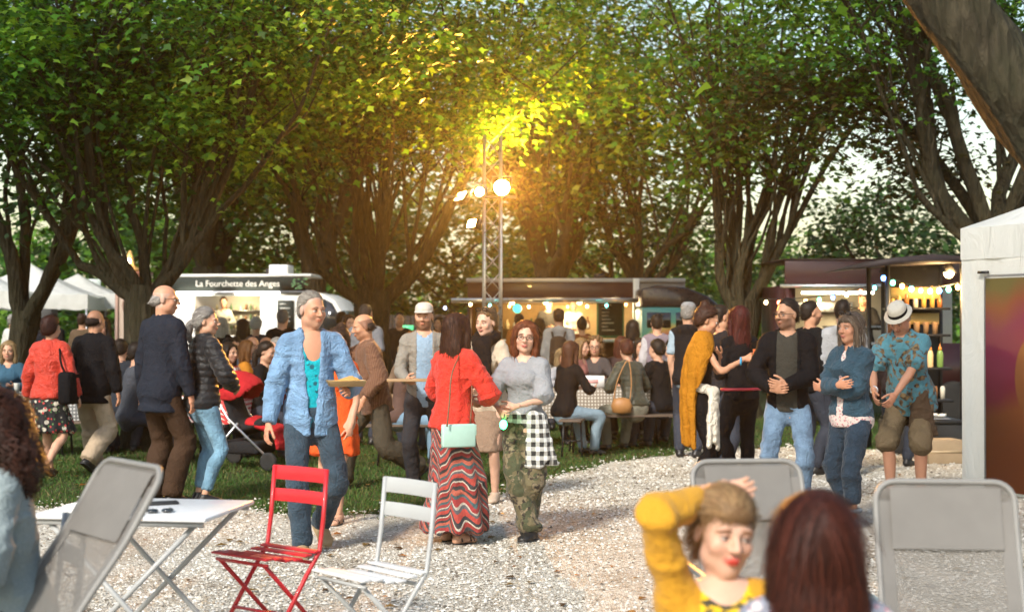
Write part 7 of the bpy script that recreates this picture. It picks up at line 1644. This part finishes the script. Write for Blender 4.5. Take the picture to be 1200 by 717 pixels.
# left
crowd('dark haired woman in blue denim jacket facing the tents walkers', 122, 17.5, -12, 1.62, 'f', 'long', DK, (.09, .15, .22), topm=DEN_J, head=(0, 8, 0))
crowd('person in black under the white peaked tent', 62, 26.0, 160, 1.72, 'm', 'short', DK, (.012, .012, .013)); crowd('woman in dark coat under the white peaked tent', 38, 27.0, 200, 1.62, 'f', 'bob', DK, (.03, .03, .04)); crowd('man in brown jacket between tent and kiosk', 96, 25.0, 170, 1.70, 'm', 'short', BR, (.12, .08, .05)); crowd('person in white shirt at the tent counter', 14, 27.5, 150, 1.70, 'm', 'short', GY, (.5, .5, .48))
# seated, left tables
crowd('blond woman in blue jacket seated at the grey dotted table', 12, 18.0, 8, 1.64, 'f', 'bob', BL, (.04, .10, .16), sit=True)
crowd('grey haired person in dark jumper seated behind the red leather woman', 140, 17.2, 185, 1.70, 'm', 'short', DK, (.025, .03, .04), sit=True)
crowd('man in blue jacket seated beyond the walking couple', 168, 17.6, 150, 1.70, 'm', 'short', BR, (.05, .07, .11), sit=True)
crowd('person in grey jacket sitting low by the bench end', 152, 15.9, 120, 1.66, 'm', 'short', DK, (.06, .065, .08), sit=True)
crowd('dark haired woman in red checked dress at the checked table', 262, 17.2, 60, 1.62, 'f', 'bob', DK, topm=GING, sit=True)
crowd('dark haired woman in profile with black top beside the stroller', 303, 16.9, 75, 1.66, 'f', 'ponylow', DK, (.008, .008, .009), sit=True, head=(-5, 8, 0))
crowd('grey haired man in red and dark jumper at the checked table', 333, 17.4, -70, 1.74, 'm', 'short', GY, (.20, .025, .022), sit=True, skin='ruddy', face={'beard': ((.5, .48, .45), .7)})
crowd('ginger haired woman in orange scarf seated at the checked table', 281, 18.2, 100, 1.64, 'f', 'bob', (.24, .10, .03), (.55, .22, .03), sit=True)
crowd('white haired man with glasses seated at the far end of the checked table', 292, 18.9, 40, 1.74, 'm', 'sides', WH, (.10, .13, .18), sit=True, skin='ruddy', wear=[('glasses', 'glasses', FRAME, {})])
crowd('man in dark blue shirt seated behind the puffer jacket woman', 262, 18.8, 80, 1.68, 'm', 'short', DK, (.03, .05, .09), sit=True); crowd('woman with brown bun seated behind the stroller', 277, 19.6, 10, 1.66, 'f', 'bun', BR, (.28, .12, .08), sit=True); crowd('bald man in grey jumper seated behind the blue shirt man', 318, 19.3, -40, 1.72, 'm', 'sides', GY, (.18, .18, .19), sit=True, skin='ruddy')
crowd('person in pale blue jeans seated behind the walking brown shirt man', 468, 16.0, 100, 1.66, 'f', 'bob', BL, (.10, .06, .05), bot=(.18, .28, .38), sit=True)
crowd('blond woman seated between brown shirt man and bearded man', 478, 17.3, 175, 1.66, 'f', 'bob', BL, (.18, .12, .08), sit=True)
# seated, right table
crowd('brown haired woman in black jumper seated with back to the girl', 662, 16.9, 130, 1.66, 'f', 'long', (.11, .04, .02), (.008, .0075, .008), bot=(.22, .30, .36), sit=True, ho={'len': .2})
crowd('curly blond woman with glasses seated behind the menu card', 697, 19.4, -5, 1.70, 'f', 'curly', (.22, .12, .05), (.07, .06, .06), sit=True, wear=[('glasses', 'glasses', FRAME, {})])
crowd('fair haired woman in profile seated beside the curly haired one', 674, 19.3, 60, 1.68, 'f', 'bob', (.34, .20, .09), (.34, .14, .12), sit=True)
crowd('auburn haired person in olive quilted jacket leaning over the table', 744, 17.5, 214, 1.70, 'f', 'short', (.10, .028, .016), topm=PUFFO, to={'quilt': .012, 'off': .028, 'hem': .0}, bot=(.20, .19, .15), sit=True, ho={'t': .022}, lean=14, head=(-20, 4, 0))
crowd('dark haired boy in black gilet on the bench end', 776, 17.9, 222, 1.66, 'm', 'short', DK, (.009, .009, .010), sit=True, ho={'t': .025})
crowd('person in grey striped shirt farther along the bench', 792, 18.6, 215, 1.66, 'm', 'short', DK, (.15, .15, .16), sit=True)
crowd('red haired woman seated with hand raised at the dotted table', 727, 19.5, 170, 1.72, 'f', 'bob', AUB, (.05, .03, .03), sit=True)
crowd('small child with fair hair seated at the dotted table', 655, 19.0, 30, 1.4, 'f', 'bob', BL, (.3, .3, .32), sit=True); crowd('dark haired woman seated at the far side of the dotted table', 748, 19.8, 10, 1.66, 'f', 'bob', DK, (.08, .08, .12), sit=True); crowd('man in brown jumper seated at the far end of the dotted table', 770, 20.3, -20, 1.66, 'm', 'short', BR, (.12, .07, .05), sit=True)
B = PEOPLE[-9]; w0 = (PX(728, 17.35), 17.3, .58); hb = thing('handbag', 'tan leather bag hanging behind the olive quilted jacket', 'handbag', w0); MB().lathe([(.02, -.1), (.11, -.08), (.13, .0), (.1, .08), (.03, .1)], 14, Matrix.Scale(.5, 4, (0, 1, 0))).build('bag_body', plain('tan_leather', (.32, .15, .05), .5), hb, True); MB().tube(catmull(np.array([(-.1, 0, .05), (-.05, .02, .3), (.08, .05, .55), (.12, .02, .3), (.1, 0, .05)]), 4), .008, 6).build('strap', plain('tan_leather', (.32, .15, .05)), hb, True)
# ================================================================ haze volume added to give the floodlights their glow
g = G('glow_haze'); g.n.remove(g.b); pv = g.n.new('ShaderNodeVolumePrincipled'); pv.inputs['Color'].default_value = (.97, .95, .92, 1); pv.inputs['Density'].default_value = .0005; pv.inputs['Anisotropy'].default_value = .8
g.link(pv.outputs[0], g.out.inputs['Volume'])
tag(MB().box((-305, -65, -1.2), (305, 505, 16)).build('haze', g.m), 'thin haze added to make the floodlights glow', 'haze', kind='stuff')
